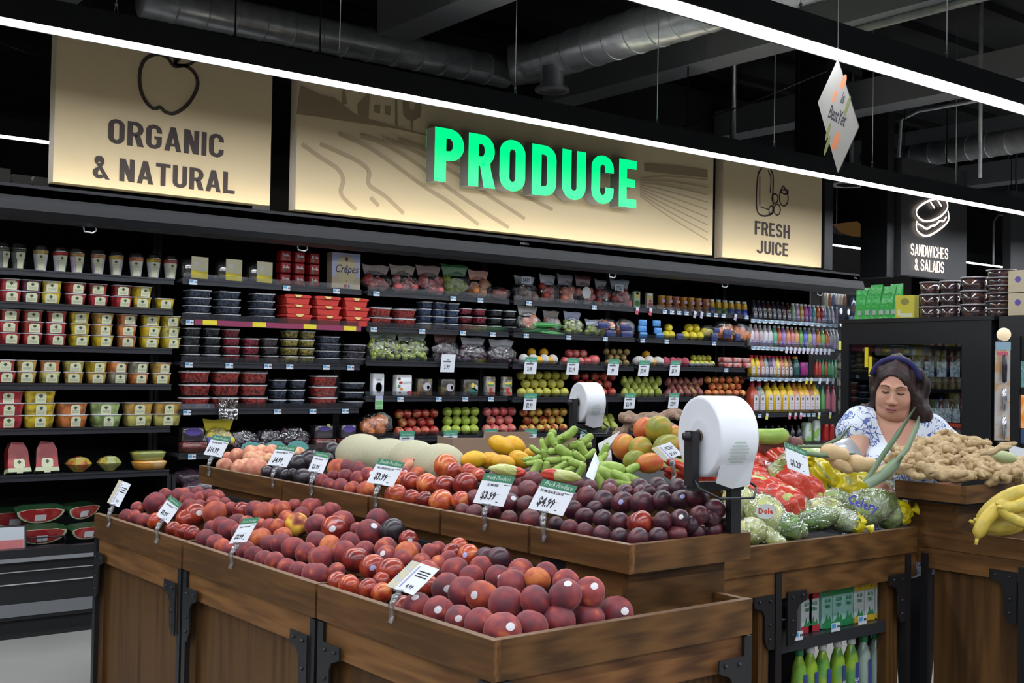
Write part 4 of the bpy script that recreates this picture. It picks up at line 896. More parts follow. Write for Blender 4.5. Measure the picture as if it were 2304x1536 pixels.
for i, (px, py, w, h, a, d, k) in enumerate(((1125, 1000, 30, 18, -.5, 4.55, 0), (1160, 1003, 26, 18, -.6, 4.6, 0), (1063, 1034, 27, 18, .1, 4.35, 0), (1100, 1036, 26, 18, -.1, 4.4, 0), (1135, 1042, 27, 17, -.2, 4.35, 0), (1168, 1032, 26, 17, -.5, 4.4, 0), (1190, 1018, 12, 9, -.5, 4.5, 0),
        (1405, 1002, 29, 25, 1.3, 4.2, 2), (1448, 968, 27, 23, .9, 4.3, 2), (1479, 966, 30, 27, .4, 4.2, 1), (1443, 1008, 28, 25, .8, 4.15, 1), (1497, 1005, 32, 24, .3, 4.1, 1), (1425, 1036, 26, 21, .2, 4.1, 1), (1465, 1041, 30, 21, .1, 4.05, 2), (1512, 978, 22, 18, .4, 4.25, 2), (1528, 1008, 22, 22, .4, 4.2, 1))):
    p = AD(px, py, d); s = d/F
    o = part('mango', (mmY, mmG, mmR)[k], None, tuple(p), tuple(facing(a+(math.pi if i % 3 == 1 else 0))), (w*s*1.1, h*s*1.03, h*s*1.1))
    lb = ('top yellow mango leaning on the cardboard|second yellow mango of the top pair|yellow mango at the end near the melons|yellow mango second along the lower layer|yellow mango third along the lower layer|yellow mango beside the green bananas|small piece of yellow mango peeping by the bananas|'
          'upright red mango at the edge of the green mango pile|orange stickered mango at the top of the pile|large green mango topping the pile|green mango in the middle of the pile below the orange one|green mango behind the $1.69 price sign|small green-orange mango low in the pile|red-shouldered mango lowest in the pile|orange mango half hidden by the large bag roll|green mango beside the large bag roll').split('|')[i]
    tag(o, lb, 'mango', 'yellow mangoes' if k == 0 else 'green and red mangoes')
# bananas
def banana_mesh(m, tip, L=1.0, r=.11, bend=.9, name='banana'):
    g = G(); n = 11; pts = []; rr = []
    for i in range(n):
        t = i/(n-1); a = (t-.5)*bend; pts.append((math.sin(a)/bend*L, 0, (1-math.cos(a))/bend*L)); 
        rr.append(r*L*(.28 if t < .04 else .5 if t < .1 else 1-.9*abs(t-.5)**3*2.2 if t < .93 else .38))
    g.tube(pts, rr, m, 12); k = len(g.v); g.tube([(pts[-1][0]*.985, 0, pts[-1][2]*.98), (pts[-1][0]*1.03, 0, pts[-1][2]*1.07)], r*L*.36, tip, 6); g.tube([pts[0], (pts[0][0]-.10*L, 0, pts[0][2]+.06*L)], [r*L*.3, r*L*.25], m, 6)
    return g.mesh(name)
BG = mat('green_banana_peel', (.24, .38, .06), .4, noise=(5, (.34, .46, .09), .4, .6)); BY = mat('yellow_banana_peel', (.6, .44, .06), .45, noise=(7, (.45, .36, .06), .4, .65)); TIP = mat('dark_banana_tip', (.03, .03, .015), .8)
bmG = banana_mesh(BG, TIP, L=.84, r=.225, bend=.55); bmY = banana_mesh(BY, TIP, r=.135, bend=1.0)
def bunch(name, label, lst, d0, mesh, grp, stem=None, sm=BG):
    t = empty(name, label, 'bananas', grp, tuple(AD(lst[0][0], lst[0][1], d0)))
    O_ = Vector(t.location)
    for (px, py, L, a, dd, fl) in lst:
        d = d0+dd; p = Vector(AD(px, py, d)); s = L*d/F
        X_ = (CR*math.cos(a)+CU*math.sin(a)); Z_ = (CU*math.cos(a)-CR*math.sin(a))*fl; X_ = (X_+CB*.35*R.uniform(-1, 1)).normalized(); Y_ = Z_.cross(X_).normalized(); Z_ = X_.cross(Y_)
        o = part('banana', mesh, t, tuple(p-O_), (0, 0, 0), s); o.rotation_euler = Matrix(((X_.x, Y_.x, Z_.x), (X_.y, Y_.y, Z_.y), (X_.z, Y_.z, Z_.z))).to_euler()
    if stem:
        q = [Vector(AD(*s_[:2], d0+s_[2]))-O_ for s_ in stem]; G().tube(q, .012, sm, 6).obj('stem', t)
bunch('banana_bunch', 'top bunch of small green bananas pointing up beside the roll stand', [(1238, 985, 52, 1.2, 0, -1), (1222, 1003, 40, -1.2, -.05, 1), (1243, 990, 46, -1.1, -.05, 1), (1268, 985, 56, .5, 0, 1), (1283, 975, 50, .7, -.02, 1), (1298, 1000, 50, .3, 0, 1), (1318, 990, 48, .6, 0, 1)], 4.3, bmG, 'green banana bunches', [(1290, 1005, .03), (1330, 1000, .05)])
bunch('banana_bunch', 'middle bunch of small green bananas under the top bunch', [(1203, 1012, 36, -.6, -.02, 1), (1224, 1024, 36, -1.3, -.06, -1), (1250, 1015, 46, .2, -.04, 1), (1270, 1018, 62, -.6, -.08, 1), (1245, 1036, 46, .05, -.1, 1), (1277, 1034, 44, .0, -.1, 1), (1310, 1010, 48, -1.1, -.05, 1), (1302, 1028, 44, -.7, -.1, 1), (1328, 1022, 40, .6, -.05, 1)], 4.25, bmG, 'green banana bunches', [(1280, 1030, .04), (1320, 1015, .05)])
bunch('banana_bunch', 'lowest bunch of green bananas above the black plum sign', [(1188, 1033, 30, .2, 0, 1), (1205, 1032, 34, .4, 0, 1), (1196, 1042, 36, .1, -.02, 1), (1207, 1052, 50, 1.0, -.1, 1), (1227, 1055, 44, 1.3, -.1, 1), (1262, 1050, 42, .5, -.1, 1), (1298, 1044, 50, -.3, -.12, 1), (1308, 1058, 44, 1.1, -.14, 1), (1283, 1056, 40, .4, -.12, 1), (1247, 1060, 46, .3, -.1, 1)], 4.15, bmG, 'green banana bunches', [(1240, 1048, .04), (1300, 1040, .03)])
bunch('banana_bunch', 'fan of longer green bananas lying beside the clear divider', [(1375, 1052, 78, -.1, 0, -1), (1420, 1055, 52, .45, .02, -1), (1368, 1068, 72, -.55, -.03, -1), (1395, 1072, 60, -.5, -.05, -1), (1350, 1078, 60, -1.1, -.03, -1), (1422, 1078, 60, -.4, -.03, -1), (1400, 1087, 54, -.1, -.06, -1), (1360, 1015, 46, 1.1, .15, 1), (1358, 1030, 36, .9, .1, 1)], 4.0, bmG, 'green banana bunches', [(1345, 1048, .0), (1352, 1030, .05)])
# cardboard and clear divider behind the fruit
CARD = mat('brown_cardboard', (.3, .2, .14), .8)
p = AD(1160, 1003, 4.95)
g = G(); g.box(-.28, .28, -.003, .003, -.1, .035, CARD); g.box(-.28, -.277, 0, .25, -.1, .03, CARD); g.box(.277, .28, 0, .25, -.1, .03, CARD); g.box(-.14, .06, -.003, .003, .035, .06, CARD); g.box(-.28, .28, 0, .25, -.1, -.096, CARD)
g.thing('cardboard_box', 'open brown cardboard box behind the yellow mangoes', 'box', None, tuple(p), (0, 0, -.35))
def sheet(name, label, cat, pts, th, m):
    n = len(pts); V = [Vector(p) for p in pts]; nn = (V[1]-V[0]).cross(V[2]-V[0]).normalized()*th; o0 = V[0]
    g = G(); g.add([v-o0 for v in V]+[v+nn-o0 for v in V], [tuple(range(n)), tuple(range(n, 2*n))[::-1]]+[(k, (k+1) % n, n+(k+1) % n, n+k) for k in range(n)], m)
    return g.thing(name, label, cat, None, tuple(o0))
sheet('clear_divider', 'frosted clear plastic divider standing between bananas and mangoes', 'divider', [AD(1345, 998, 4.35), AD(1397, 968, 4.5), AD(1375, 1010, 4.3), AD(1378, 1045, 4.1), AD(1352, 1030, 4.1)], .003, mat('frosted_acrylic', (.38, .36, .38), .3, spec=.6))
sheet('price_sign', 'white price sign seen edge-on in front of the green bananas', 'price sign', [AD(1318, 1072, 3.75), AD(1336, 1082, 3.7), AD(1349, 1040, 3.8), AD(1340, 1017, 3.9)], .002, mat('glossy_white_card', (.62, .68, .76), .25))
A_ = AD(1500, 1030, 3.9)
price_card('price_sign', 'shiny white price sign reading $1.69 beside the mangoes', (1493, 1036), (1536, 1022), (1465, 1008), A_, (-.5, -.8, .3), '', '$1.69', False, tuple(AD(1520, 1060, 3.95)))
# knobbly roots
def root_mesh(seed, name, m, n=5):
    r_ = random.Random(seed); caps = []; x = -.4
    for i in range(n):
        a = (x, r_.uniform(-.1, .1), r_.uniform(-.08, .08)); x += .85/n; b = (x+r_.uniform(0, .06), r_.uniform(-.12, .12), r_.uniform(-.1, .1)); caps.append((a, b, r_.uniform(.11, .17), r_.uniform(.1, .15)))
        if i % 2 == 0: caps.append((b, (b[0]+r_.uniform(-.08, .12), r_.choice((-1, 1))*r_.uniform(.2, .32), r_.uniform(-.1, .15)), .10, .075))
    def fn(X, Y, Z):
        d = None
        for a, b, ra, rb in caps:
            e = sd_cap(X, Y, Z, a, b, ra, rb); d = e if d is None else smin(d, e, .05)
        return d+.012*np.sin(38*X+seed)*np.cos(20*Y)
    v, f = net(fn, (-.65, -.5, -.35), (.75, .5, .4), .05); return G().add(v, f, m, True).mesh(name)
GIN = mat('ginger_skin', (.5, .37, .2), .7, noise=(5, (.38, .26, .13), .35, .65), bump=(10, .25)); YUC = mat('rough_brown_root', (.22, .14, .09), .8, noise=(9, (.3, .2, .14), .4, .6), bump=(14, .6))
gms = [root_mesh(s, 'ginger_root', GIN, 4+s % 2) for s in range(5)]; yms = [root_mesh(9, 'brown_root', YUC, 5)]
for i, (px, py, L, a, d) in enumerate(((1435, 942, 85, -.15, 4.7), (1490, 938, 80, .1, 4.75), (1495, 955, 60, -.5, 4.6), (1405, 965, 60, .5, 4.7), (1450, 955, 70, .2, 4.7))):
    s = L*d/F; tag(part('brown_root', yms[0], None, tuple(AD(px, py, d)), tuple(facing(a)), s), 'rough brown root behind the mangoes, '+('long one on top at the near side|topmost one beside the bag roll|short one behind the top mango|lowest one at the banana side|one buried in the middle'.split('|')[i]), 'root', 'brown roots behind the mangoes')
# ginger heap: rows over the riser
k = 0
GX = [(1990, 1068), (2017, 1057), (2048, 1064), (2075, 1052), (2103, 1066), (2130, 1058), (2156, 1074), (2185, 1070), (2215, 1066), (2245, 1072), (2272, 1064), (2290, 1074),
      (2005, 1040), (2035, 1038), (2062, 1030), (2090, 1038), (2118, 1030), (2145, 1040), (2175, 1036), (2205, 1046), (2235, 1042), (2262, 1046), (2285, 1050),
      (2022, 1020), (2050, 1012), (2078, 1018), (2105, 1010), (2132, 1020), (2160, 1012), (2190, 1018), (2220, 1025), (2250, 1028), (2070, 1000), (2095, 993), (2122, 1000), (2150, 996), (2175, 1002), (2205, 1004), (2125, 985), (2150, 988), (2040, 1026), (2190, 1052), (2110, 1050), (2060, 1046), (2140, 1070), (2265, 1075), (2235, 1056)]
GX += [(px_+9, py_-7) for px_, py_ in GX[::2]]+[(px_-8, py_-4) for px_, py_ in GX[1::3]]
for i, (px, py) in enumerate(GX):
    p, t_ = ray_plane(px, py, (4.03, 2.37, 1.065), np.array([-.25, -.32, 1])/1.1)
    s = R.uniform(.09, .125); lay = 'front edge' if py > 1054 else 'middle layer' if py > 1028 else 'top layer'
    tag(part('ginger_root', gms[i % 5], None, tuple(p), (R.uniform(-.5, .5), R.uniform(-.5, .5), R.uniform(0, 6.28)), (s, s*.9, s)), f'knobbly tan ginger root in the {lay} of the heap, {nth(i)} counted along', 'ginger', 'ginger roots heaped on the riser')
tag(part('ginger_root', gms[0], None, tuple(AD(2246, 1010, 4.05)), tuple(facing(.35)), (.12, .06, .06)), 'long thin ginger finger sticking up from the heap top', 'ginger', 'ginger roots heaped on the riser')
tag(part('pale_squash', G().sphere((0, 0, 0), 1, mat('pale_green_squash', (.4, .45, .22), .5), 16, 10).mesh('pale_squash'), None, tuple(AD(2260, 1028, 4.15)), tuple(facing(-.15)), (.045, .025, .022)), 'small pale green vegetable lying on the ginger heap', 'vegetable')
# yellow bananas at the frame edge
bunch('banana_bunch', 'large ripe yellow plantain bunch hanging over the bin rim', [(2255, 1128, 150, .62, 0, -1), (2225, 1160, 120, .75, -.05, -1), (2300, 1135, 110, .35, -.05, 1), (2282, 1168, 90, -.5, -.08, 1), (2262, 1182, 130, .1, 0, 1), (2310, 1160, 120, .3, .02, 1), (2250, 1190, 110, .05, .02, 1)], 4.18, bmY, None, [(2300, 1105, 0), (2330, 1095, .05)], BY)
# ---------------------------------------------------------------- goods on the shelves
LBL = mat('cream_label', (.6, .62, .42), .5); DIA = mat('dark_label_mark', (.06, .07, .04), .5); LINEP = mat('grey_small_print', (.2, .22, .16), .6)
LIDM = mat('clear_lid_rim', (.52, .52, .54), .25); CLT = mat('cut_fruit_pieces', tint=True, rough=.35, coat=.6, noise=(22, (.45, .42, .4), .45, .62, 1), bump=(18, .6))
BERRY = mat('berries_in_clear_box', tint=True, rough=.25, coat=.5, noise=(60, (.25, .25, .3), .45, .6, 1), bump=(55, .8))
BAGM = mat('shiny_bag_film', tint=True, rough=.22, coat=.8, noise=(11, (.2, .2, .22), .5, .62, 1), bump=(26, 1.0, 1.5))
def proto(parts, name):
    """parts: [(part name, mesh)]; the first is the thing's own mesh"""
    return [(n, g.mesh(n)) for n, g in parts]
def put(pr, name, label, cat, group, loc, rz=0, color=(1, 1, 1), scale=1, ptint=None, tilt=0):
    o = part(name, pr[0][1], None, loc, (tilt, 0, rz), scale, color); tag(o, label, cat, group)
    for n, me in pr[1:]: part(n, me, o, color=(ptint or {}).get(n, color))
    return o
def tubk(w, d, h, lw):
    a = G(); a.sq([(w*.40, d*.40, 0), (w*.42, d*.42, .002), (w*.485, d*.485, h*.9), (w*.485, d*.485, h*.93)], CLT, n=5)
    l = G(); l.sq([(w*.5, d*.5, h*.9), (w*.52, d*.52, h*.93), (w*.52, d*.52, h*.965), (w*.46, d*.46, h*.985)], LIDM, n=5)
    s = G(); T = front(0, -d*.428-.0008, h*.06) @ Matrix.Rotation(.112, 4, 'X')
    q = lw/2; s.prism([(-q, 0), (q, 0), (q*1.05, h*.62), (q*.7, h*.76), (-q*.7, h*.76), (-q*1.05, h*.62)], .001, LBL, T)
    s.prism([(0, h*.36), (h*.17, h*.53), (0, h*.68), (-h*.17, h*.53)], .0014, DIA, T)
    for k in (.28, .2, .12): s.box(-q*.75, q*.75, h*k, h*(k+.03), 0, .0012, LINEP, T)
    return proto([('fruit_tub', a), ('lid', l), ('label', s)], 'fruit_tub')
TUB = tubk(.108, .10, .064, .058); WTUB = tubk(.168, .12, .072, .055)
def items_line(pxs, y, z): return [float(xat(px, y, z)) for px in pxs]
ZL = LEV
Y0 = SHY+.07
COL = dict(W=(.42, .03, .04), D=(.09, .02, .035), Y=(.62, .45, .02), O=(.62, .2, .05), G=(.32, .45, .16), M=(.5, .3, .06), R=(.3, .03, .02), P=(.55, .5, .12), V=(.3, .28, .2))
CN = dict(W='red watermelon', D='dark purple', Y='yellow pineapple', O='orange melon', G='pale green melon', M='mixed fruit', R='deep red', P='pale yellow fruit', V='dull mixed fruit')
def tubs(row, spec, pr, hh, sec='A', nm='fruit_tub', gr='cut fruit tubs'):
    z = ZL[sec][row]; pl = ('top', 'second', 'third', 'fourth', 'fifth', 'sixth')[row]
    for i, (px, cols) in enumerate(spec):
        x = xat(px, Y0, z+.03)
        for k, ch in enumerate(cols):
            lv = 'single' if len(cols) == 1 else ('bottom', 'top')[k] if len(cols) == 2 else ('bottom', 'middle', 'top')[k]
            put(pr, nm, f'{CN[ch]} tub, {lv} of the {nth(i)} stack along the {pl} cut fruit shelf', 'fruit tub', gr, (x+R.uniform(-.003, .003), Y0+R.uniform(-.006, .006), z+k*hh), R.uniform(-.25, .25) if px > 100 else R.uniform(-.1, .1), COL[ch])
tubs(1, [(20, 'WW'), (66, 'DD'), (114, 'YY'), (167, 'WR'), (219, 'WR'), (270, 'WR'), (317, 'YY'), (367, 'Y')], TUB, .064)
tubs(2, [(18, 'WWR'), (71, 'WRR'), (124, 'WWR'), (177, 'YYY'), (228, 'YMM'), (284, 'OOO'), (336, 'YYY'), (381, 'YPY')], TUB, .064)
tubs(3, [(8, 'WR'), (58, 'MM'), (111, 'PO'), (164, 'MP'), (215, 'MY'), (263, 'VO'), (309, 'OV'), (360, 'MM')], TUB, .062)
tubs(4, [(12, 'WWW'), (85, 'YYY'), (158, 'OO'), (234, 'GG'), (308, 'PM'), (371, 'PM')], WTUB, .067)
# parfait cups
def cupk():
    a = G(); a.lathe([(.028, 0), (.029, .004), (.039, .088), (.0395, .105)], TINTG, 20); 
    f = G(); f.lathe([(.0395, .092), (.0405, .112)], mat('layered_fruit', tint=True, rough=.4, noise=(30, (.6, .4, .2), .4, .6, 1)), 20)
    d = G(); d.lathe([(.043, .112), (.044, .115), (.042, .119), (.036, .134), (.026, .143), (.02, .144)], clear('dome_plastic', (.85, .87, .9), gloss=.4, rough=.1), 20)
    s = G(); T = front(0, -.0302, .006) @ Matrix.Rotation(.108, 4, 'X'); s.prism([(-.014, 0), (.014, 0), (.017, .05), (.022, .055), (.022, .088), (-.022, .088), (-.022, .055), (-.017, .05)], .002, LBL, T)
    s.prism([(0, .062), (.009, .072), (0, .082), (-.009, .072)], .0028, DIA, T); s.box(-.014, .014, .056, .058, .0, .0026, LINEP, T)
    return proto([('cup', a), ('fruit_layer', f), ('dome_lid', d), ('label', s)], 'cup')
CUP = cupk(); z = ZL['A'][0]
for i, (px, c1, c2) in enumerate(((3, (.2, .22, .2), (.1, .12, .1)), (41, (.16, .18, .16), (.06, .08, .06)), (91, (.75, .77, .78), (.6, .5, .2)), (135, (.75, .77, .78), (.5, .05, .06)), (173, (.62, .52, .62), (.5, .3, .1)), (220, (.62, .54, .62), (.5, .3, .15)), (261, (.62, .54, .62), (.6, .45, .1)), (306, (.75, .77, .78), (.6, .2, .1)), (345, (.75, .77, .78), (.6, .45, .05)), (383, (.66, .66, .64), (.4, .08, .1)))):
    o = put(CUP, 'parfait_cup', f'fruit and yogurt cup with dome lid, {nth(i)} along the top cut fruit shelf', 'parfait cup', 'parfait cups', (xat(px, Y0, z+.05), Y0, z), R.uniform(-.45, .5), c1, 1.0, {'fruit_layer': c2})
# clamshells with ribbed lids
def clamk(w, d, h, mt=None, lid=True):
    a = G(); a.sq([(w*.42, d*.42, 0), (w*.48, d*.48, h*.72), (w*.48, d*.48, h*.78)], mt or BERRY, n=5)
    l = G(); l.sq([(w*.5, d*.5, h*.74), (w*.515, d*.515, h*.78), (w*.5, d*.5, h*.84)], LIDM, n=5)
    for k in range(6): x = -w*.38+k*w*.76/5; l.box(x-w*.05, x+w*.05, -d*.5, d*.45, h*.84, h*.93, clear('lid_rib', (.9, .92, .95), gloss=.5, rough=.15))
    return proto([('clamshell', a), ('ribbed_lid', l)], 'clamshell')
BL, RS, BK, GO, SB = (.035, .05, .085), (.26, .02, .04), (.025, .03, .035), (.3, .25, .05), (.33, .035, .028)
CM, CW, CS = clamk(.152, .12, .046), clamk(.168, .13, .078), clamk(.10, .10, .052)
C6 = clamk(.10, .10, .062); CX_ = clamk(.082, .08, .042)
def clams(sec, row, spec, pr, hh, nm, gr, y=None, sc=1):
    z = ZL[sec][row]; pl = ('top', 'second', 'third', 'fourth', 'fifth')[row]
    for i, (px, n, cc, what) in enumerate(spec):
        x = xat(px, y or Y0, z+.04)
        for k in range(n):
            lv = '' if n == 1 else ('bottom', 'second', 'third', 'top')[k] if n == 4 else ('bottom', 'middle', 'top')[k] if n == 3 else ('bottom', 'top')[k]
            put(pr, nm, f'clear box of {what}, {lv} of {nth(i)} stack, {pl} {SNAME[sec]} shelf' if lv else f'clear box of {what}, {nth(i)} along, {pl} {SNAME[sec]} shelf', 'berry box', gr, (x+R.uniform(-.004, .004), (y or Y0)+R.uniform(-.004, .006), z+k*hh*sc), R.uniform(-.04, .04), cc, sc)
clams('B', 1, [(443, 4, BL, 'blueberries'), (510, 4, BL, 'blueberries'), (587, 4, BL, 'blueberries')], CM, .046, 'blueberry_box', 'blueberry boxes')
clams('B', 2, [(428, 4, BK, 'blackberries'), (473, 4, BK, 'blackberries'), (517, 4, RS, 'raspberries'), (561, 3, RS, 'raspberries')], CS, .052, 'berry_box', 'small berry boxes')
clams('B', 2, [(605, 3, (.06, .045, .05), 'dark figs'), (650, 4, GO, 'gold berries'), (687, 4, GO, 'gold berries')], CS, .054, 'berry_box', 'small berry boxes')
clams('B', 2, [(735, 4, BL, 'wide packed blueberries'), (794, 3, (.05, .04, .06), 'dark red labelled berries')], CM, .046, 'berry_box', 'wide berry boxes')
clams('B', 3, [(436, 3, SB, 'strawberries'), (503, 3, SB, 'strawberries'), (567, 3, SB, 'strawberries')], CW, .078, 'strawberry_box', 'strawberry boxes')
clams('B', 3, [(623, 3, BL, 'blueberries'), (665, 3, BL, 'blueberries')], C6, .062, 'blueberry_box', 'blueberry boxes')
clams('B', 3, [(726, 3, SB, 'large strawberries')], CW, .070, 'strawberry_box', 'strawberry boxes'); clams('B', 3, [(790, 3, BL, 'packed dark blueberries')], CM, .062, 'blueberry_box', 'blueberry boxes', sc=1.0)
clams('C', 1, [(852, 2, SB, 'strawberries'), (907, 2, SB, 'red strawberries')], CW, .068, 'strawberry_box', 'strawberry boxes', sc=.95)
clams('C', 1, [(953, 4, (.04, .07, .14), 'small blueberries'), (984, 4, (.04, .07, .14), 'small blueberries'), (1014, 4, (.04, .07, .14), 'small blueberries')], CX_, .042, 'blueberry_box', 'small blueberry boxes', sc=1.15)
clams('C', 1, [(1044, 3, RS, 'raspberries'), (1076, 3, RS, 'raspberries'), (1110, 3, BK, 'blackberries'), (1143, 3, BK, 'blackberries')], CX_, .05, 'berry_box', 'small berry boxes', sc=1.15)
# red trays
def trayk():
    a = G(); a.prism([(-.075, .0), (.075, 0), (.083, .04), (-.083, .04)], .13, TINTM, front(0, .065, 0))
    l = G(); l.prism([(-.083, .04), (.083, .04), (.095, .048), (.085, .058), (.03, .060), (-.03, .060), (-.085, .058), (-.095, .048)], .14, TINTM, front(0, .07, 0)); 
    s = G(); s.prism([(-.03, .059), (.03, .059), (.012, .043), (-.012, .043)], .002, mat('yellow_band', (.75, .6, .2), .5), front(0, -.071, 0)); s.prism([(-.006, .041), (.006, .041), (.006, .036), (-.006, .036)], .002, BLACK, front(0, -.071, 0))
    return proto([('tray', a), ('cover', l), ('yellow_band', s)], 'tray')
TR = trayk(); z = ZL['B'][1]
for i, px in enumerate((659, 726, 790)):
    for k in range(3): put(TR, 'fruit_tray', f'red cardboard fruit tray, {("bottom", "middle", "top")[k]} of the {nth(i)} red stack', 'fruit tray', 'red fruit trays', (xat(px, Y0, z)+(.01-.006*k), Y0, z+k*.062), 0, (.5, .03, .02), 1)
# jelly multipacks
g = G(); g.box(-.035, .035, -.035, .035, .004, .072, TINT, bev=.006); s = G(); s.text('Dole', .026, WHITE, front(0, -.0358, .034), .85, .04); s.box(-.012, .014, .0, 0, 0, 0, WHITE) if 0 else None
s.sphere((.012, -.0355, .022), (.012, .001, .014), mat('cherry_print', (.25, .01, .015), .4), 10, 6); s.sphere((-.014, -.0355, .018), (.008, .001, .01), mat('leaf_print', (.05, .2, .05), .4), 8, 6)
JP = [('jelly_pack', g.mesh('jelly_pack')), ('label', s.mesh('label'))]; z = ZL['B'][0]
for i, px in enumerate((637, 669, 702)):
    for k in range(3): put(JP, 'fruit_cup_pack', f'small red fruit cup pack, {("bottom", "middle", "top")[k]} of the {nth(i)} column by the crepe box', 'fruit cups', 'red fruit cup packs', (xat(px, Y0, z+.03), Y0, z+k*.074), R.uniform(-.05, .05), (.42, .015, .02), 1)
# crepe box
def crepe():
    z = ZL['B'][0]; x = xat(772, Y0, z+.1); t = empty('crepe_box', 'tall beige and blue box reading Crêpes beside the red fruit cups', 'food box', None, (x, Y0, z))
    CP = mat('beige_box', (.6, .5, .34), .5); g = G(); g.box(-.105, .105, -.04, .03, 0, .235, CP); g.obj('carton', t)
    g = G(); T = front(0, -.0405, 0); SKYB = mat('pale_blue_print', (.52, .56, .78), .5); GOLD = mat('gold_print', (.66, .57, .34), .5)
    g.box(-.105, .105, .08, .235, 0, .0004, SKYB, T); g.prism([(.078*math.cos(k*.3927), .125+.092*math.sin(k*.3927)) for k in range(16)], .0008, GOLD, T)
    g.prism([(0, .178), (.014, .195), (0, .212), (-.014, .195)], .0012, mat('maroon_mark', (.12, .06, .04), .5), T); g.text('Crêpes', .072, mat('navy_script', (.03, .03, .2), .5), T @ Matrix.Translation((0, .108, .0012)), .82, .01, shear=.35)
    g.box(-.015, .005, .01, .03, 0, .001, mat('red_flag', (.4, .03, .03), .5), T); g.box(.015, .028, .006, .03, 0, .001, mat('blue_flag', (.05, .06, .25), .5), T); g.text('10', .018, INK, T @ Matrix.Translation((0, .045, .001))); g.obj('print', t)
crepe()
# trays with yellow sleeves
for i, px in enumerate((436, 513, 582)):
    z = ZL['B'][0]; x = xat(px, Y0, z+.06); t = empty('dessert_tray', f'clear tray with yellow sleeve, {nth(i)} beside the parfait cups', 'tray pack', 'clear trays with yellow sleeves', (x, Y0, z), (0, 0, .15))
    g = G(); g.sq([(.075, .035, 0), (.085, .045, .02), (.085, .045, .11), (.07, .03, .135)], clear('tray_film', (.8, .84, .86), gloss=.35, rough=.1), n=4); g.obj('tray', t)
    g = G(); [g.sphere((-.045+.045*k, -.01, .045), (.022, .02, .03), mat('beige_filling', (.3, .25, .14), .6), 10, 8) for k in range(3)]; g.box(-.07, .07, 0, .03, .01, .10, mat('grey_tray_back', (.16, .15, .14), .5)); g.obj('filling', t)
    g = G(); T = front(.01, -.046, .006); g.box(-.055, .06, .0, .045, 0, .001, mat('yellow_sleeve', (.8, .66, .02), .4), T); g.box(-.055, .06, .045, .13, 0, .001, mat('pale_yellow_sleeve', (.8, .76, .5), .4), T); g.prism([(.018+.014*math.cos(k*.6), .052+.014*math.sin(k*.6)) for k in range(10)], .0014, mat('bowl_print', (.75, .7, .62), .4), T); g.box(-.035, -.005, .075, .1, 0, .0014, WHITE, T); g.obj('sleeve', t)
# fruit bags: loose fruit inside a crinkled clear film
SPH = {}
def ball(m, nm='fruit', fn=None, seg=14, rings=9):
    k = (m.name, nm)
    if k not in SPH: SPH[k] = G().sphere((0, 0, 0), 1, m, seg, rings, fn=fn).mesh(nm)
    return SPH[k]
AR = fruit_mat('red_apple_skin', [(0, (.2, .015, .015)), (.5, (.42, .035, .03)), (.85, (.5, .16, .08)), (1, (.62, .4, .1))], .25, 1.0, coat=.4)
AM = fruit_mat('mixed_apple_skin', [(0, (.25, .02, .02)), (.4, (.4, .06, .03)), (.6, (.6, .35, .06)), (1, (.5, .42, .08))], .28, .9, coat=.3)
AG = fruit_mat('green_apple_skin', [(0, (.28, .4, .04)), (1, (.42, .52, .08))], .25, 1.0, coat=.4, fine=.02); AY = fruit_mat('golden_apple_skin', [(0, (.42, .42, .05)), (.7, (.55, .52, .09)), (1, (.6, .42, .12))], .28, 1.0, coat=.3, fine=.02)
AO = fruit_mat('orange_red_apple_skin', [(0, (.5, .06, .02)), (.5, (.62, .16, .05)), (1, (.7, .42, .1))], .28, .9, coat=.3); AP = fruit_mat('pink_apple_skin', [(0, (.45, .04, .05)), (.6, (.6, .12, .12)), (1, (.65, .3, .2))], .28, 1, coat=.3)
OR = mat('orange_peel', (.75, .2, .015), .4, bump=(60, .2)); LM = mat('lemon_peel', (.66, .55, .03), .4, bump=(50, .2)); KW = mat('golden_kiwi_skin', (.3, .2, .07), .6); DRG = mat('pink_spiky_skin', (.5, .04, .1), .5, noise=(9, (.55, .2, .22), .5, .6), bump=(9, 1)); PRG = fruit_mat('green_pear_skin', [(0, (.28, .34, .05)), (1, (.42, .46, .09))], .35, 1, fine=.05); PRR = fruit_mat('red_pear_skin', [(0, (.2, .05, .05)), (.7, (.3, .09, .08)), (1, (.45, .36, .1))], .4, .9)
GRG = mat('green_grapes', (.3, .38, .06), .3, coat=.4); GRD = mat('dark_grapes', (.06, .03, .05), .35, coat=.4); ONI = mat('brown_potato_skin', (.2, .1, .07), .6); MELN = mat('white_foam_net', (.62, .6, .58), .7, noise=(30, (.45, .42, .4), .5, .6)); YM = MY
apfn = cleft(.0, .2)
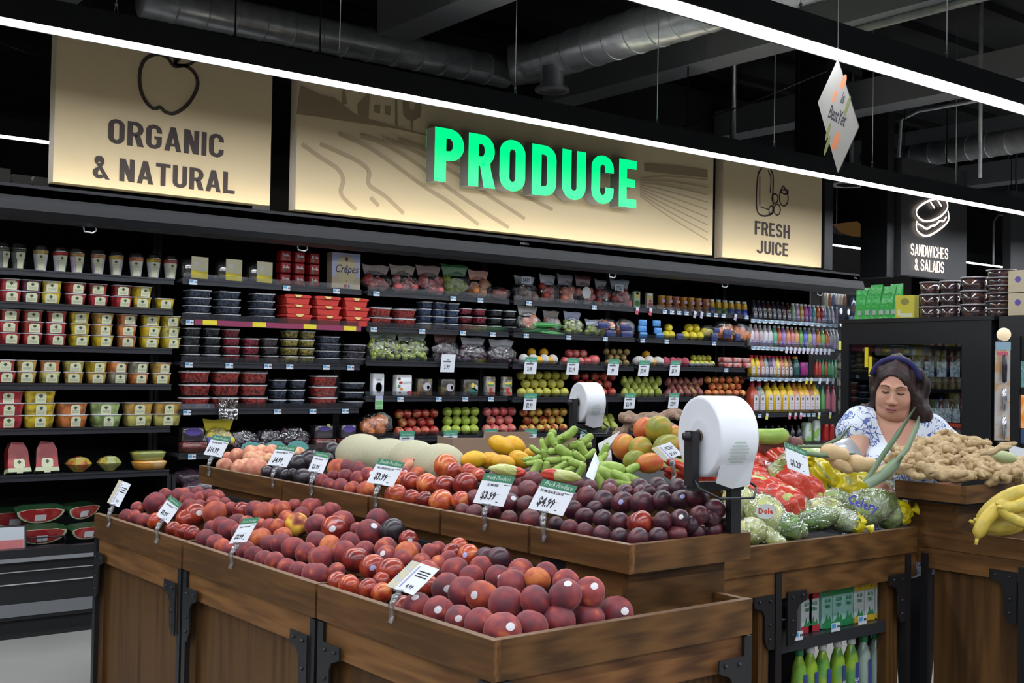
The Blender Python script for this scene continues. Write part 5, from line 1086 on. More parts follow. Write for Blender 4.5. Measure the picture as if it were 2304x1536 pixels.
def bagk(seed, w, h, m, n, rr, topc=None, filmc=None):
    r_ = random.Random(seed); g = G(); pts = []
    for k in range(n):
        a = r_.uniform(-1, 1); b = r_.uniform(0, 1); rad = rr*r_.uniform(.88, 1.1)
        g.sphere((a*(w/2-rr), r_.uniform(-.02, .02)-.02*(1-b), rr*.9+b*(h-1.9*rr)), rad, m, 10, 7)
    f = G(); p_ = [r_.uniform(0, 6.28) for _ in range(6)]
    f.sphere((0, 0, h*.5), (w*.53, rr*1.5+.02, h*.56), CLEARB, 22, 14, fn=lambda x, y, z: 1+.04*math.sin(9*x+p_[0])+.05*math.sin(8*z+6*x+p_[1])+.03*math.sin(13*y+p_[2]))
    T_ = G()
    if topc:
        tp = []
        for k in range(9): tp.append((-w*.36+w*.72*k/8, h*.9))
        T_.prism(tp+[(w*.47, h*1.35), (w*.2, h*1.42), (-w*.15, h*1.36), (-w*.46, h*1.43)], .004, mat('bag_top_print', tint=True, rough=.25, coat=.6, bump=(30, .8)), front(0, .01, 0))
    return [('loose_fruit', g.mesh('loose_fruit')), ('bag_film', f.mesh('bag_film'))]+([('printed_bag_top', T_.mesh('printed_bag_top'))] if topc else [])
def bags(sec, row, spec, y=None):
    z = ZL[sec][row]; pl = ('top', 'second', 'third', 'fourth', 'fifth')[row]
    for i, (px, wpx, hpx, m, n, rpx, what, topc) in enumerate(spec):
        yy = y or Y0; x = xat(px, yy, z+.06); d = (x*RW[0][2]*-1+yy*RW[1][2]*-1); s = d/F
        pr = bagk(int(px), wpx*s*1.3, hpx*s*1.12, m, n, rpx*s, topc)
        o = part('produce_bag', pr[1][1], None, (x, yy, z), (0, 0, R.uniform(-.1, .15))); tag(o, f'{what}, {pl} {SNAME[sec]} shelf', 'bag', 'clear produce bags')
        k = part('bag_contents', pr[0][1], o)
        if topc: part('printed_bag_top', pr[2][1], o, color=topc)
bags('C', 0, [(845, 58, 38, AP, 9, 11, 'clear bag of pink apples with dark top beside crepe box', (.10, .05, .04)), (905, 58, 40, AP, 9, 11, 'clear bag of red apples with gold printed top, second along', (.12, .08, .03)), (963, 55, 42, AP, 8, 12, 'clear bag of round red apples, third along', (.12, .03, .02)), (1022, 60, 46, AG, 9, 12, 'clear bag of green apples with green printed top', (.03, .2, .03)), (1076, 52, 40, AO, 7, 11, 'clear bag of orange-red apples with orange top, fifth along', (.3, .06, .01)), (1122, 44, 24, AR, 8, 9, 'small low bag of dark red apples, last along', None)])
bags('D', 0, [(1180, 50, 36, ONI, 12, 8, 'clear bag of small potatoes with grey label reading BABY', (.18, .2, .22)), (1232, 44, 40, AR, 8, 9, 'bag of reddish fruit with slanted white label', (.25, .26, .3)), (1272, 44, 42, AO, 7, 10, 'bag of peachy apples with striped label', (.2, .18, .22)), (1312, 46, 42, AP, 6, 9, 'bag with large white round label, fourth along', (.12, .02, .03)), (1352, 34, 38, AR, 7, 8, 'narrow bag of dark red apples, fifth along', (.06, .06, .07)), (1394, 48, 40, AR, 8, 9, 'bag with grey label reading JUICI, before the green box', (.16, .19, .24))])
for px, s in ((1183, 'BABY'), (1392, 'JUICI')):
    z = ZL['D'][0]; x = xat(px, Y0-.05, z+.14); sg = G(); sg.box(-.045, .045, 0, .05, 0, .002, mat('grey_blue_label', (.3, .35, .4), .4), front(0, 0, 0)); sg.text(s, .045, INK, front(0, -.0022, .01), .6, .02); sg.thing('bag_label', f'grey label on the bag reading {s}', 'label', None, (x, Y0-.055, z+.125))
x = xat(1318, Y0-.06, ZL['D'][0]+.09); G().lathe([(.001, 0), (.045, 0), (.045, .002), (.001, .002)], WHITE, 20, FRONT, cap=False).thing('bag_label', 'large round white label on the fourth bag', 'label', None, (x, Y0-.068, ZL['D'][0]+.09))
bags('C', 2, [(862, 66, 46, GRG, 60, 5.5, 'clear bag of green grapes at the end by the gold berries', (.25, .3, .24)), (926, 66, 44, GRG, 60, 5.5, 'second clear bag of green grapes', (.25, .3, .26)), (1002, 58, 42, GRD, 50, 5.5, 'bag of dark grapes with slanted white label and red top', (.14, .05, .04)), (1064, 60, 36, GRD, 50, 5.5, 'shiny bag of dark grapes behind the 5.99 sign', (.3, .3, .32)), (1128, 60, 34, GRD, 50, 5.5, 'shiny bag of dark grapes beside the foam wrapped pears', (.3, .3, .32))])
bags('B', 4, [(545, 56, 40, GRD, 50, 5, 'dark crinkled grape bag above the white peaches, first of three', None), (605, 46, 40, GRD, 45, 5, 'dark crinkled grape bag, middle of three', None), (660, 60, 44, GRD, 50, 5, 'dark crinkled grape bag, nearest the purple labels', None), (490, 60, 46, LM, 10, 10, 'bag of yellow fruit with purple band', (.6, .5, .02))])
bags('D', 1, [(1187, 54, 40, AO, 9, 9, 'white topped bag of mixed stone fruit with lettering', (.5, .5, .5)), (1240, 40, 34, ONI, 8, 8, 'brown topped potato bag behind the green leaves', (.25, .22, .2)), (1288, 46, 34, GRG, 20, 6, 'salad bag with blue and white print', (.35, .38, .55)), (1336, 42, 24, GRG, 20, 6, 'low pale green salad bag', (.45, .5, .6))])
bags('D', 1, [(1362, 46, 36, OR, 7, 8, 'orange mandarin net with navy wrapper, first of two', None), (1405, 46, 36, OR, 7, 8, 'orange mandarin net with navy wrapper, second of two', None)])
bags('E', 1, [(1590, 34, 30, LM, 4, 9, 'small yellow and white net of lemons', None), (1626, 44, 40, OR, 5, 10, 'net of oranges with navy wrapper, first of two', None), (1664, 44, 38, OR, 5, 10, 'net of oranges with navy wrapper by the juice bottles', None)])
bags('C', 4, [(848, 54, 48, OR, 8, 13, 'net bag of large oranges beside the red apples', None), (822, 30, 40, OR, 5, 12, 'orange fruit pack partly behind the upright', None)])
NAVY = mat('navy_wrapper', (.02, .03, .13), .3, coat=.6, bump=(30, .8)); LBW = mat('light_blue_wrapper', (.06, .25, .6), .35, coat=.5, bump=(30, .8)); PURP = mat('purple_label', (.10, .07, .3), .35)
def slab(px, y, z, w, h, m, name, label, cat='wrapper', grp=None, d=.02, rz=0):
    x = xat(px, y, z+h/2); g = G(); g.sq([(w/2*.9, d/2*.8, 0), (w/2, d/2, h*.12), (w/2, d/2, h*.88), (w/2*.9, d/2*.8, h)], m, n=5); return g.thing(name, label, cat, grp, (x, y, z), (0, 0, rz))
for i, (px, dz, w) in enumerate(((1358, .06, .12), (1374, .0, .10), (1408, .055, .12), (1410, .0, .12))): slab(px, Y0-.075, ZL['D'][1]+dz, w, .05, NAVY, 'mandarin_wrapper', f'navy printed wrapper round mandarins, {nth(i)} of four', grp='navy wrappers')
for i, (px, dz) in enumerate(((1446, .10), (1445, .05), (1447, 0), (1477, .10), (1480, .04), (1484, 0))):
    z = ZL['E' if 0 else 'D'][1]; slab(px, Y0-.04, z+dz, .085, .048, LBW, 'mandarin_wrapper', f'light blue wrapper round oranges, {nth(i)} piece beside the lemons', grp='light blue wrappers')
for i, (px, dz, w, h) in enumerate(((1530, .0, .08, .05), (1607, 0, .07, .07), (1612, .07, .07, .04), (1636, .03, .09, .07), (1660, .01, .06, .06))): slab(px, Y0-.08, ZL['E'][1]+dz, w, h, NAVY, 'net_wrapper', f'navy wrapper on a citrus net, {nth(i)} along the second citrus shelf', grp='navy wrappers')
# loose fruit in rows
def rows(sec, row, x0, x1, nrows, n, rpx, m, name, desc, cat, fn=None, dz=.85, dy=.035, sq=1.0, skip=0):
    z = ZL[sec][row]; me = ball(m, name, fn, 16, 11)
    for j in range(nrows):
        for i in range(n - (j % 2 if not skip else 0)):
            px = x0+(x1-x0)*(i+.5*(j % 2 if not skip else 0)+.5)/n; y = Y0+j*dy; xx = xat(px, y, z+.04+j*.06); d = -(xx*RW[0][2]+y*RW[1][2]); r = rpx*d/F
            tag(part(name, me, None, (xx+R.uniform(-.004, .004), y+R.uniform(-.006, .006), z+r*.95+j*r*2*dz), (R.uniform(-.5, .5), R.uniform(-.5, .5) if fn is None or fn is apfn else 0, R.uniform(0, 6)), (r, r, r*sq)),
                f'{desc}, {("front row", "second row", "third row", "top row")[j]}, {nth(i)} along', cat, desc+' rows')
rows('C', 4, 888, 985, 3, 5, 11, AR, 'red_apple', 'dark red apple on fifth bagged fruit shelf', 'apple', apfn)
rows('C', 4, 996, 1076, 3, 4, 11.5, AG, 'green_apple', 'bright green apple on fifth bagged fruit shelf', 'apple', apfn, skip=1)
rows('C', 4, 1084, 1160, 3, 4, 11, AP, 'red_apple', 'pinkish red apple beside the green apples', 'apple', apfn)
rows('D', 4, 1168, 1275, 3, 6, 10, AM, 'mixed_apple', 'red and yellow apple under the golden apples', 'apple', apfn)
rows('D', 3, 1162, 1278, 3, 6, 11, AY, 'golden_apple', 'golden yellow apple on the fourth mango shelf', 'apple', apfn)
rows('D', 3, 1286, 1386, 3, 5, 10.5, AR, 'red_apple', 'red apple behind the small bag roll', 'apple', apfn)
pfn = lambda x, y, z: 1.0+(.28*max(0, z)**2) if z > 0 else 1.0
def pfn(x, y, z): return (1-.25*max(0, z))*(1+.55*max(0, z)**3)
rows('D', 3, 1396, 1488, 3, 6, 8.6, PRG, 'green_pear', 'green pear on the fourth mango shelf', 'pear', pfn, sq=1.25, dz=.75)
rows('D', 4, 1325, 1388, 2, 4, 9.5, PRG, 'green_pear', 'green pear below the small bag roll', 'pear', pfn, sq=1.2)
rows('E', 3, 1496, 1582, 3, 6, 8.2, PRR, 'red_pear', 'reddish brown pear beside the green pears', 'pear', pfn, sq=1.25, dz=.75)
rows('E', 3, 1586, 1676, 3, 6, 8.6, AO, 'orange_apple', 'orange-red apple beside the juice bottles', 'apple', apfn)
rows('D', 2, 1264, 1328, 2, 4, 10, AP, 'pomegranate', 'pink-red pomegranate on the third mango shelf', 'pomegranate', apfn, dy=.06); tag(part('pomegranate', ball(AP, 'pomegranate', apfn, 16, 11), None, (xat(1336, Y0, ZL['D'][2]+.05), Y0, ZL['D'][2]+.042), (0, 0, 0), .047), 'largest pink pomegranate at the end of its row', 'pomegranate')
rows('D', 2, 1358, 1416, 3, 4, 7.4, KW, 'golden_kiwi', 'small brown-gold kiwi on the third mango shelf', 'kiwi', None)
rows('E', 2, 1492, 1548, 1, 4, 10, DRG, 'dragon_fruit', 'pink dragon fruit on the third citrus shelf', 'dragon fruit', None, sq=1.2)
rows('E', 2, 1550, 1606, 2, 5, 7.5, AY, 'yellow_fruit', 'small pale yellow fruit in white foam', 'fruit', None)
rows('D', 1, 1492, 1515, 2, 2, 10, LM, 'lemon', 'yellow lemon beside the light blue wrappers', 'lemon'); rows('E', 1, 1535, 1580, 2, 3, 10.5, LM, 'lemon', 'large yellow lemon behind navy wrappers', 'lemon')
rows('D', 2, 1166, 1256, 1, 4, 12, MELN, 'foam_wrapped_pear', 'pale pear in white foam net', 'pear'); rows('D', 2, 1172, 1248, 2, 3, 10, YM, 'yellow_pear', 'yellow pear between foam nets', 'pear', dy=.07)
rows('D', 2, 1424, 1492, 1, 3, 14, MELN, 'foam_tray_mango', 'mango in a torn white foam net', 'mango', sq=.75); rows('D', 2, 1430, 1480, 2, 2, 10, YM, 'yellow_mango', 'small yellow mango between foam nets', 'mango', dy=.07)
FOAM = mat('white_foam_tray', (.66, .66, .64), .6)
for i in range(4):
    px = 1557+i*13; x = xat(px, Y0-.03, ZL['E'][2]); g = G(); g.sphere((0, 0, .026), (.03, .03, .026), FOAM, 12, 8, fn=lambda x, y, z: 1 if z < .2 else .2/max(z, .2)); g.thing('foam_cup', f'white foam cup under yellow fruit, {nth(i)} along', 'foam cup', 'white foam cups', (x, Y0-.035, ZL['E'][2]))
for i, (px, w) in enumerate(((1631, .1), (1652, .1), (1674, .09))):
    for k in range(2): slab(px, Y0-.03, ZL['E'][2]+k*.045, w, .043, mat('pink_white_pack', (.5, .28, .27), .4, noise=(24, (.45, .05, .04), .5, .55)), 'stone_fruit_pack', f'red and white pack, {("bottom", "top")[k]} of {nth(i)} stack, by the juice bottles', 'pack', 'red and white packs', d=.1)
# carton, leaf box and trays on the fourth bagged-fruit shelf
def faces(px, z, w, h, base, prints, name, label, d=.05, rz=0, m=None, yoff=0):
    x = xat(px, Y0, z+h/2); t = empty(name, label, 'food pack', None, (x, Y0+yoff, z), (0, 0, rz)); g = G(); g.sq([(w*.46, d*.46, 0), (w*.5, d*.5, h*.05), (w*.5, d*.5, h*.95), (w*.46, d*.46, h)], base, n=8); g.obj('pack', t)
    g = G(); T = front(0, -d*.5-.0006, 0)
    for (kx, ky, rx, ry, mm_) in prints: g.prism([(kx*w+rx*w*math.cos(q*.7854+.39), ky*h+ry*h*math.sin(q*.7854+.39)) for q in range(8)], .0008, mm_, T)
    g.obj('printed_front', t); return t
z = ZL['C'][3]; GRYP = mat('grey_print', (.3, .32, .36), .5); GRNP = mat('leaf_green_print', (.08, .25, .08), .5); REDP = mat('red_print', (.45, .05, .04), .5); YELP = mat('yellow_print', (.7, .6, .08), .5); TEAL = mat('teal_print', (.03, .16, .14), .5); BRNP = mat('brown_print_2', (.2, .1, .05), .5)
DTR = mat('dark_food_tray', (.05, .045, .04), .3, coat=.6, noise=(20, (.2, .15, .08), .5, .6))
faces(848, z, .09, .15, WHITE, [(0, .38, .32, .26, GRYP), (0, .38, .27, .22, WHITE), (0, .75, .3, .03, GRYP), (0, .7, .3, .02, GRYP)], 'egg_carton', 'white carton with an egg outline and handle slot', .05)
t = faces(905, z, .125, .145, WHITE, [(-.35, .8, .1, .07, BRNP), (-.25, .62, .12, .07, REDP), (-.35, .45, .1, .08, GRNP), (-.2, .32, .1, .06, mat('orange_print', (.6, .2, .03), .5)), (-.3, .15, .08, .05, BRNP), (.3, .15, .16, .1, mat('pink_leaf_print', (.5, .08, .15), .5))], 'leaf_print_box', 'white box with coloured leaves reading COLLECTIONS', .06)
G().text('COLLECTIONS', .02, GRYP, front(.02, -.0325, .085), .62, .01).obj('lettering', t)
for px, s, pr in ((953, .12, [(.1, .55, .28, .25, mat('pale_lilac_print', (.5, .48, .55), .4)), (.18, .5, .1, .12, YELP)]), (1005, .12, [(.1, .5, .28, .25, mat('pale_lilac_print')), (.22, .5, .08, .12, YELP)]), (1056, .13, [(.1, .3, .3, .2, TEAL), (.1, .6, .12, .2, YELP), (.3, .5, .14, .2, mat('pale_lilac_print'))])):
    faces(px, z, s, .118, DTR, pr, 'fruit_snack_tray', {953: 'shiny tray with lilac label and yellow mark after the leaf box', 1005: 'dull tray with lilac label, middle of the three', 1056: 'tray with yellow fruit and teal print label'}[px], .05, 0)
for px in (1101, 1139): faces(px, z, .085, .14, mat('clear_tall_tray', (.4, .38, .33), .2, coat=.8, noise=(14, (.1, .08, .05), .5, .6)), [(0, .66, .36, .07, YELP), (0, .55, .3, .05, GRNP), (0, .3, .2, .15, REDP), (.1, .12, .34, .08, REDP)], 'snack_tray', 'tall clear tray with yellow band, '+('first of the pair' if px < 1120 else 'nearest the golden apples'), .04)
z = ZL['D'][0]
faces(1431, z, .07, .135, mat('pale_green_pack', (.5, .6, .4), .4), [(0, .72, .4, .1, YELP), (0, .3, .42, .18, GRNP), (0, .88, .3, .07, SOFT)], 'snack_pouch', 'pale green pouch with dark top, first of two before the yellow cups', .03)
faces(1460, z, .07, .13, mat('pale_red_pack', (.6, .5, .42), .4), [(0, .72, .4, .08, YELP), (0, .5, .2, .08, REDP), (0, .25, .42, .14, REDP), (0, .9, .3, .06, WHITE)], 'snack_pouch', 'red and white pouch just before the yellow cups', .03)
# yellow cups, pouches, bottles
def bottlek(w, h, lab=True, cap=WHITE, neck=.32, square=3.5, labm=None, tall=.5):
    a = G(); r = w/2; a.sq([(r*.9, r*.9, 0), (r, r, h*.03), (r, r, h*.58), (r*.82, r*.82, h*.7), (r*neck*1.2, r*neck*1.2, h*.86), (r*neck, r*neck, h*.9)], TINTG, n=square, seg=16)
    c_ = G(); c_.lathe([(r*neck*1.25, h*.89), (r*neck*1.3, h*.9), (r*neck*1.25, h)], cap, 12)
    out = [('bottle', a.mesh('bottle')), ('cap', c_.mesh('cap'))]
    if lab:
        l = G(); T = front(0, -r-.0008, h*.08); q = r*.62; l.prism([(-q, 0), (q, 0), (q, h*tall*.8), (q*.7, h*tall*.95), (0, h*tall), (-q*.7, h*tall*.95), (-q, h*tall*.8)], .001, labm or mat('white_bottle_label', (.62, .56, .6), .4), T)
        l.prism([(q*.45*math.cos(k*1.047), h*tall*.72+q*.45*math.sin(k*1.047)) for k in range(6)], .0014, DIA, T)
        for k in range(4): l.box(-q*.6, q*.6, h*tall*(.12+.1*k), h*tall*(.15+.1*k), 0, .0013, LINEP, T)
        out.append(('label', l.mesh('label')))
    return out
def line_up(pr, sec, row, pxs, cols, name, desc, cat, grp, rot=0, k2=None, dz=0, ptint=None, y=None, z0=None):
    z = z0 if z0 is not None else ZL[sec][row]
    for i, px in enumerate(pxs):
        c_ = cols[i % len(cols)]; put(pr, name, f'{desc}, {nth(i)} along', cat, grp, (xat(px, y or Y0, z+.05), (y or Y0), z+dz), rot, c_, 1, ptint)
lin = lambda a, b, n: [a+(b-a)*k/(n-1) for k in range(n)]
g = G(); g.lathe([(.026, 0), (.031, .062), (.033, .064), (.033, .068), (.0, .069)], TINTG, 14); l = G(); l.box(-.017, .017, .012, .036, 0, .001, mat('lilac_label', (.5, .35, .5), .4), front(0, -.0295, 0)); YC = [('fruit_cup', g.mesh('fruit_cup')), ('label', l.mesh('label'))]
for k in (0, 1): line_up(YC, 'D' if 0 else 'E', 0, lin(1487, 1587, 7), [(.6, .33, .06), (.62, .3, .1), (.5, .2, .12), (.62, .25, .04)], 'fruit_cup', ('lower' if k == 0 else 'upper')+' peach fruit cup above the lemons', 'fruit cup', 'peach fruit cups', dz=k*.072, z0=1.94)
g = G(); g.sq([(.024, .022, 0), (.025, .023, .004), (.025, .023, .07)], mat('pouch_lower_blue', tint=True, rough=.35, noise=(24, (.75, .5, .1), .55, .6)), n=4); u = G(); u.sq([(.025, .023, .07), (.022, .02, .115), (.018, .018, .122)], mat('pouch_upper', (.68, .42, .04), .35), n=4); c_ = G(); c_.lathe([(.02, .122), (.021, .14)], WHITE, 12); PO = [('juice_jar', g.mesh('juice_jar')), ('upper_label', u.mesh('upper_label')), ('cap', c_.mesh('cap'))]
line_up(PO, 'E', 0, lin(1601, 1674, 6), [(.05, .12, .55), (.03, .22, .06), (.03, .22, .06), (.05, .12, .55), (.05, .12, .55), (.04, .08, .5)], 'juice_jar', 'small jar with coloured fruit label above the oranges', 'jar', 'coloured label jars', z0=1.94)
B1 = bottlek(.062, .17, True, BLACK, .36, labm=mat('grey_arc_label', (.3, .3, .34), .4), tall=.35); BS = bottlek(.048, .165, True, WHITE, .5, labm=mat('pale_wrap_label', (.5, .52, .6), .4), tall=.25)
line_up(B1, 'F', 0, lin(1694, 1770, 8), [(.02, .018, .03), (.02, .018, .04), (.03, .015, .02), (.05, .015, .01)], 'dark_bottle', 'dark bottle with pale arc label on the top juice shelf', 'bottle', 'dark bottles')
line_up(BS, 'F', 0, lin(1783, 1848, 8), [(.35, .55, .35), (.5, .3, .55), (.65, .45, .1), (.5, .1, .3), (.3, .1, .5), (.1, .45, .45), (.65, .15, .03), (.55, .05, .06)], 'drink_bottle', 'small bright drink bottle on the top juice shelf', 'bottle', 'bright small bottles')
line_up(BS, 'F', 0, [1853, 1862, 1870, 1879], [(.2, .35, .6), (.35, .36, .42), (.35, .36, .42), (.12, .2, .6)], 'drink_bottle', 'blue toned bottle at the end of the top juice shelf', 'bottle', 'blue toned bottles')
B2 = bottlek(.056, .19, True, WHITE, .4, labm=mat('blue_band_label', (.35, .3, .55), .4), tall=.22)
line_up(B2, 'F', 1, lin(1688, 1730, 5), [(.6, .6, .62), (.62, .42, .5), (.45, .4, .38), (.62, .6, .64)], 'milk_bottle', 'white smoothie bottle on the second juice shelf', 'bottle', 'white smoothie bottles')
line_up(B2, 'F', 1, lin(1741, 1858, 13), [(.12, .4, .25), (.5, .12, .06), (.3, .2, .55), (.6, .25, .12), (.55, .2, .2), (.6, .35, .15), (.15, .4, .1), (.12, .15, .55), (.4, .42, .15), (.3, .25, .5), (.6, .22, .05), (.2, .5, .15), (.55, .14, .06)], 'smoothie_bottle', 'coloured smoothie bottle on the second juice shelf', 'bottle', 'coloured smoothie bottles')
line_up(B2, 'F', 1, [1866, 1873, 1880], [(.3, .3, .33)], 'smoothie_bottle', 'clear grey bottle at the end of the second juice shelf', 'bottle', 'grey bottles')
RC = mat('red_bottle_cap', (.5, .02, .05), .3); B3 = bottlek(.058, .19, True, RC, .42, tall=.42)
line_up(B3, 'F', 2, [1690, 1701], [(.68, .5, .02)], 'juice_bottle', 'yellow juice bottle with red cap at the citrus end', 'bottle', 'red capped juice bottles')
line_up(B3, 'F', 2, lin(1711, 1774, 8), [(.5, .12, .08), (.25, .32, .3), (.06, .06, .12), (.4, .25, .4), (.66, .55, .06), (.5, .15, .1), (.5, .3, .1), (.2, .1, .05)], 'juice_bottle', 'red capped juice bottle with arched label on the third juice shelf', 'bottle', 'red capped juice bottles')
B4 = bottlek(.075, .19, False, mat('orange_cap', (.6, .3, .02), .4), .5); line_up(B4, 'F', 2, [1788], [(.03, .1, .1)], 'juice_bottle', 'dark teal bottle with orange cap', 'bottle', None)
slab(1806, Y0, ZL['F'][2]+.01, .11, .13, mat('magenta_pack', (.3, .02, .16), .35, noise=(20, (.1, .02, .15), .5, .6)), 'drink_pack', 'magenta and purple drink pack on the third juice shelf', 'pack', None, .06)
line_up(bottlek(.038, .17, False, GREENP, .5), 'F', 2, lin(1836, 1878, 7), [(.45, .06, .05), (.45, .06, .05), (.05, .25, .1), (.45, .1, .05), (.08, .3, .15), (.15, .35, .25), (.1, .25, .12)], 'slim_bottle', 'slim red or green bottle at the end of the third juice shelf', 'bottle', 'slim bottles')
B5 = bottlek(.10, .27, True, RC, .34, tall=.52); B6 = bottlek(.10, .27, True, mat('amber_cap', (.4, .2, .02), .4), .34, tall=.52)
line_up(B6, 'F', 3, [1724, 1741, 1757, 1772, 1784, 1796, 1807, 1818, 1829], [(.7, .5, .02), (.7, .5, .02), (.7, .46, .02), (.7, .5, .03), (.55, .2, .05), (.68, .38, .02), (.68, .4, .02), (.35, .12, .04), (.66, .45, .03)], 'juice_bottle', 'large yellow-orange juice bottle on the fourth juice shelf', 'bottle', 'large juice bottles')
line_up(B5, 'F', 3, [1691, 1706], [(.45, .07, .04), (.3, .32, .28)], 'juice_bottle', 'large red or grey juice bottle behind the bag roll', 'bottle', 'large juice bottles')
B7 = bottlek(.05, .24, False, GREENP, .4); line_up(B7, 'F', 3, [1838, 1849], [(.15, .4, .15)], 'drink_bottle', 'light green bottle after the orange juices', 'bottle', 'green bottles'); line_up(bottlek(.052, .24, False, RC, .4), 'F', 3, [1861, 1873], [(.6, .2, .28)], 'drink_bottle', 'pink bottle at the end of the fourth juice shelf', 'bottle', 'pink bottles')
line_up(B1, 'F', 4, lin(1722, 1795, 6), [(.015, .015, .02)], 'dark_bottle', 'black bottle with white arc label on the lowest juice shelf', 'bottle', 'black bottles')
CT = mat('white_green_carton', (.55, .6, .58), .4, noise=(14, (.25, .45, .12), .5, .55)); 
for i, px in enumerate((1814, 1834)): slab(px, Y0, ZL['F'][4], .085, .19+.02*i, CT, 'juice_carton', f'white and green carton on the lowest juice shelf, {nth(i)} of two', 'carton', 'white and green cartons', .07)
for i, px in enumerate((1856, 1869)): slab(px, Y0, ZL['F'][4]-.04, .055, .21, mat('red_white_carton', (.45, .02, .02), .4), 'juice_carton', f'slim red carton on the lowest juice shelf, {nth(i)} of two', 'carton', 'red cartons', .05)
# clamshell trays with purple labels
z = ZL['B'][4]; MIR = mat('mirror_black_tray', (.05, .04, .05), .12, coat=1)
for i, (px, w, lab) in enumerate(((433, .16, PURP), (727, .15, PURP), (782, .13, PURP))):
    faces(px, z, w, .06, mat('dark_fruit_tray', (.2, .05, .05), .2, coat=.8, noise=(16, (.03, .02, .02), .48, .58)), [], 'fruit_tray', 'low clear tray of red fruit, '+('beside the cut fruit section' if i == 0 else f'{nth(i-1)} of two behind the melons'), .1)
    faces(px, z+.063, w*.9, .085, MIR, [(0, .75, .35, .2, lab), (.2, 1.0, .1, .12, YELP)] if i == 1 else [(0, .7, .38, .3, lab)], 'grape_tray', 'shiny clear tray with purple label, '+('beside the cut fruit section' if i == 0 else f'{nth(i-1)} of two behind the melons'), .08, 0, None, .02)
slab(493, Y0-.09, z+.055, .15, .04, PURP, 'bag_band', 'purple band printed on the yellow fruit bag', 'label')
for i, px in enumerate((565, 618, 668)):
    x = xat(px, Y0-.09, z-.0); g = G(); g.prism([(-.075, 0), (-.06, .03), (-.02, .045), (.03, .042), (.06, .025), (.08, -.005), (.05, -.02), (0, -.03), (-.05, -.02)], .004, mat('teal_fish_card', (.12, .35, .33), .45), FRONT); g.sphere((-.05, -.005, .012), .004, INK, 8, 6)
    g.thing('fish_shaped_label', f'teal fish-shaped card on the grape bags, {nth(i)} along', 'label', 'teal fish cards', (x, Y0-.095, z+.015))
g = G(); x = xat(512, 6.6, ZL['B'][3]-.03); g.quad([(-.06, 0, 0), (.065, 0, -.005), (.06, -.01, .06), (-.065, -.01, .065)], clear('crumpled_cellophane', (.5, .55, .55), gloss=.5, rough=.15, bump=(20, 1))); g.quad([(-.06, -.004, -.06), (.062, -.004, -.065), (.065, 0, -.005), (-.06, 0, 0)], clear('crumpled_cellophane')); g.thing('empty_tag_sleeve', 'empty shiny plastic sleeve hanging from the strawberry shelf rail', 'tag sleeve', None, (x, 6.595, ZL['B'][3]))
g = G()
LEAF = mat('green_leaf', (.04, .28, .06), .4, coat=.3)
def leaf_bundle(label, pts, n, w, m, seed, name='leafy_greens', cat='greens'):
    r_ = random.Random(seed); g = G(); a, b = Vector(pts[0]), Vector(pts[1])
    for k in range(n):
        o_ = Vector((r_.uniform(-.01, .01), r_.uniform(-.02, .02), r_.uniform(-.012, .025))); s_ = (b-a); q = [a-a+o_*.4, s_*.3+o_*1.6+Vector((0, 0, .015)), s_*.7+o_*2, s_*r_.uniform(.85, 1.05)+o_*2.2]
        g.tube(q, [w*.4, w, w, w*.2], m, 6)
    return g.thing(name, label, cat, None, tuple(a))
zz = ZL['D'][1]; leaf_bundle('bright green leafy greens lying along the second mango shelf', [(xat(1172, Y0, zz+.02), Y0-.03, zz+.015), (xat(1255, Y0, zz+.02), Y0-.03, zz+.03)], 14, .010, LEAF, 3)
# cut fruit bottom shelf and well
z = ZL['A'][5]; WM = mat('watermelon_flesh', (.36, .02, .025), .3, coat=.7, noise=(14, (.46, .08, .07), .5, .62), bump=(9, .3)); RIND = mat('pale_rind', (.55, .58, .38), .4); GRIND = mat('green_rind', (.012, .04, .015), .35)
def spear(px, label):
    x = xat(px, Y0+.03, z+.08); t = empty('watermelon_spear_pack', label, 'watermelon pack', 'wrapped watermelon pieces', (x, Y0+.03, z), (-.25, 0, .1 if px < 60 else -.15))
    G().prism([(-.06, 0), (.06, 0), (.052, .12), (.03, .16), (-.035, .165), (-.055, .12)], .06, WM, FRONT).obj('flesh', t); G().prism([(-.063, -.002), (.063, -.002), (.06, .02), (-.06, .02)], .064, RIND, FRONT).obj('rind', t)
    s = G(); T = front(0, -.0615, .0); s.prism([(-.016, -.01), (.016, -.01), (.018, .02), (.03, .025), (.03, .06), (.022, .07), (-.022, .07), (-.03, .06), (-.03, .025), (-.018, .02)], .001, LBL, T); s.prism([(0, .04), (.012, .052), (0, .064), (-.012, .052)], .0014, DIA, T); s.obj('label', t)
spear(36, 'wrapped red watermelon piece with cream label near the frame edge'); spear(104, 'wrapped red watermelon piece with cream label, second along')
CF = mat('mixed_cut_fruit', (.4, .3, .05), .25, coat=.8, noise=(16, (.4, .08, .03), .5, .6), bump=(16, .5)); CF2 = mat('green_cut_fruit', (.3, .34, .1), .25, coat=.8, noise=(14, (.6, .4, .06), .5, .6), bump=(16, .5)); CF3 = mat('orange_cut_fruit', (.65, .28, .03), .25, coat=.8, noise=(14, (.7, .45, .2), .5, .6), bump=(16, .5))
for px, w, lb, m_ in ((177, .085, 'bowl of mixed cut fruit with red piece beside the watermelon', CF), (246, .08, 'bowl of green and yellow cut fruit on the bottom cut fruit shelf', CF2)):
    x = xat(px, Y0, z+.04); g = G(); g.lathe([(w*.35, 0), (w*.8, .035), (w*.9, .045), (w*.6, .075), (.01, .085)], m_, 9, smooth=False); o = g.thing('fruit_bowl', lb, 'fruit bowl', None, (x, Y0, z)); G().box(-.025, .025, -.04, -.02, .07, .08, LBL).obj('label', o)
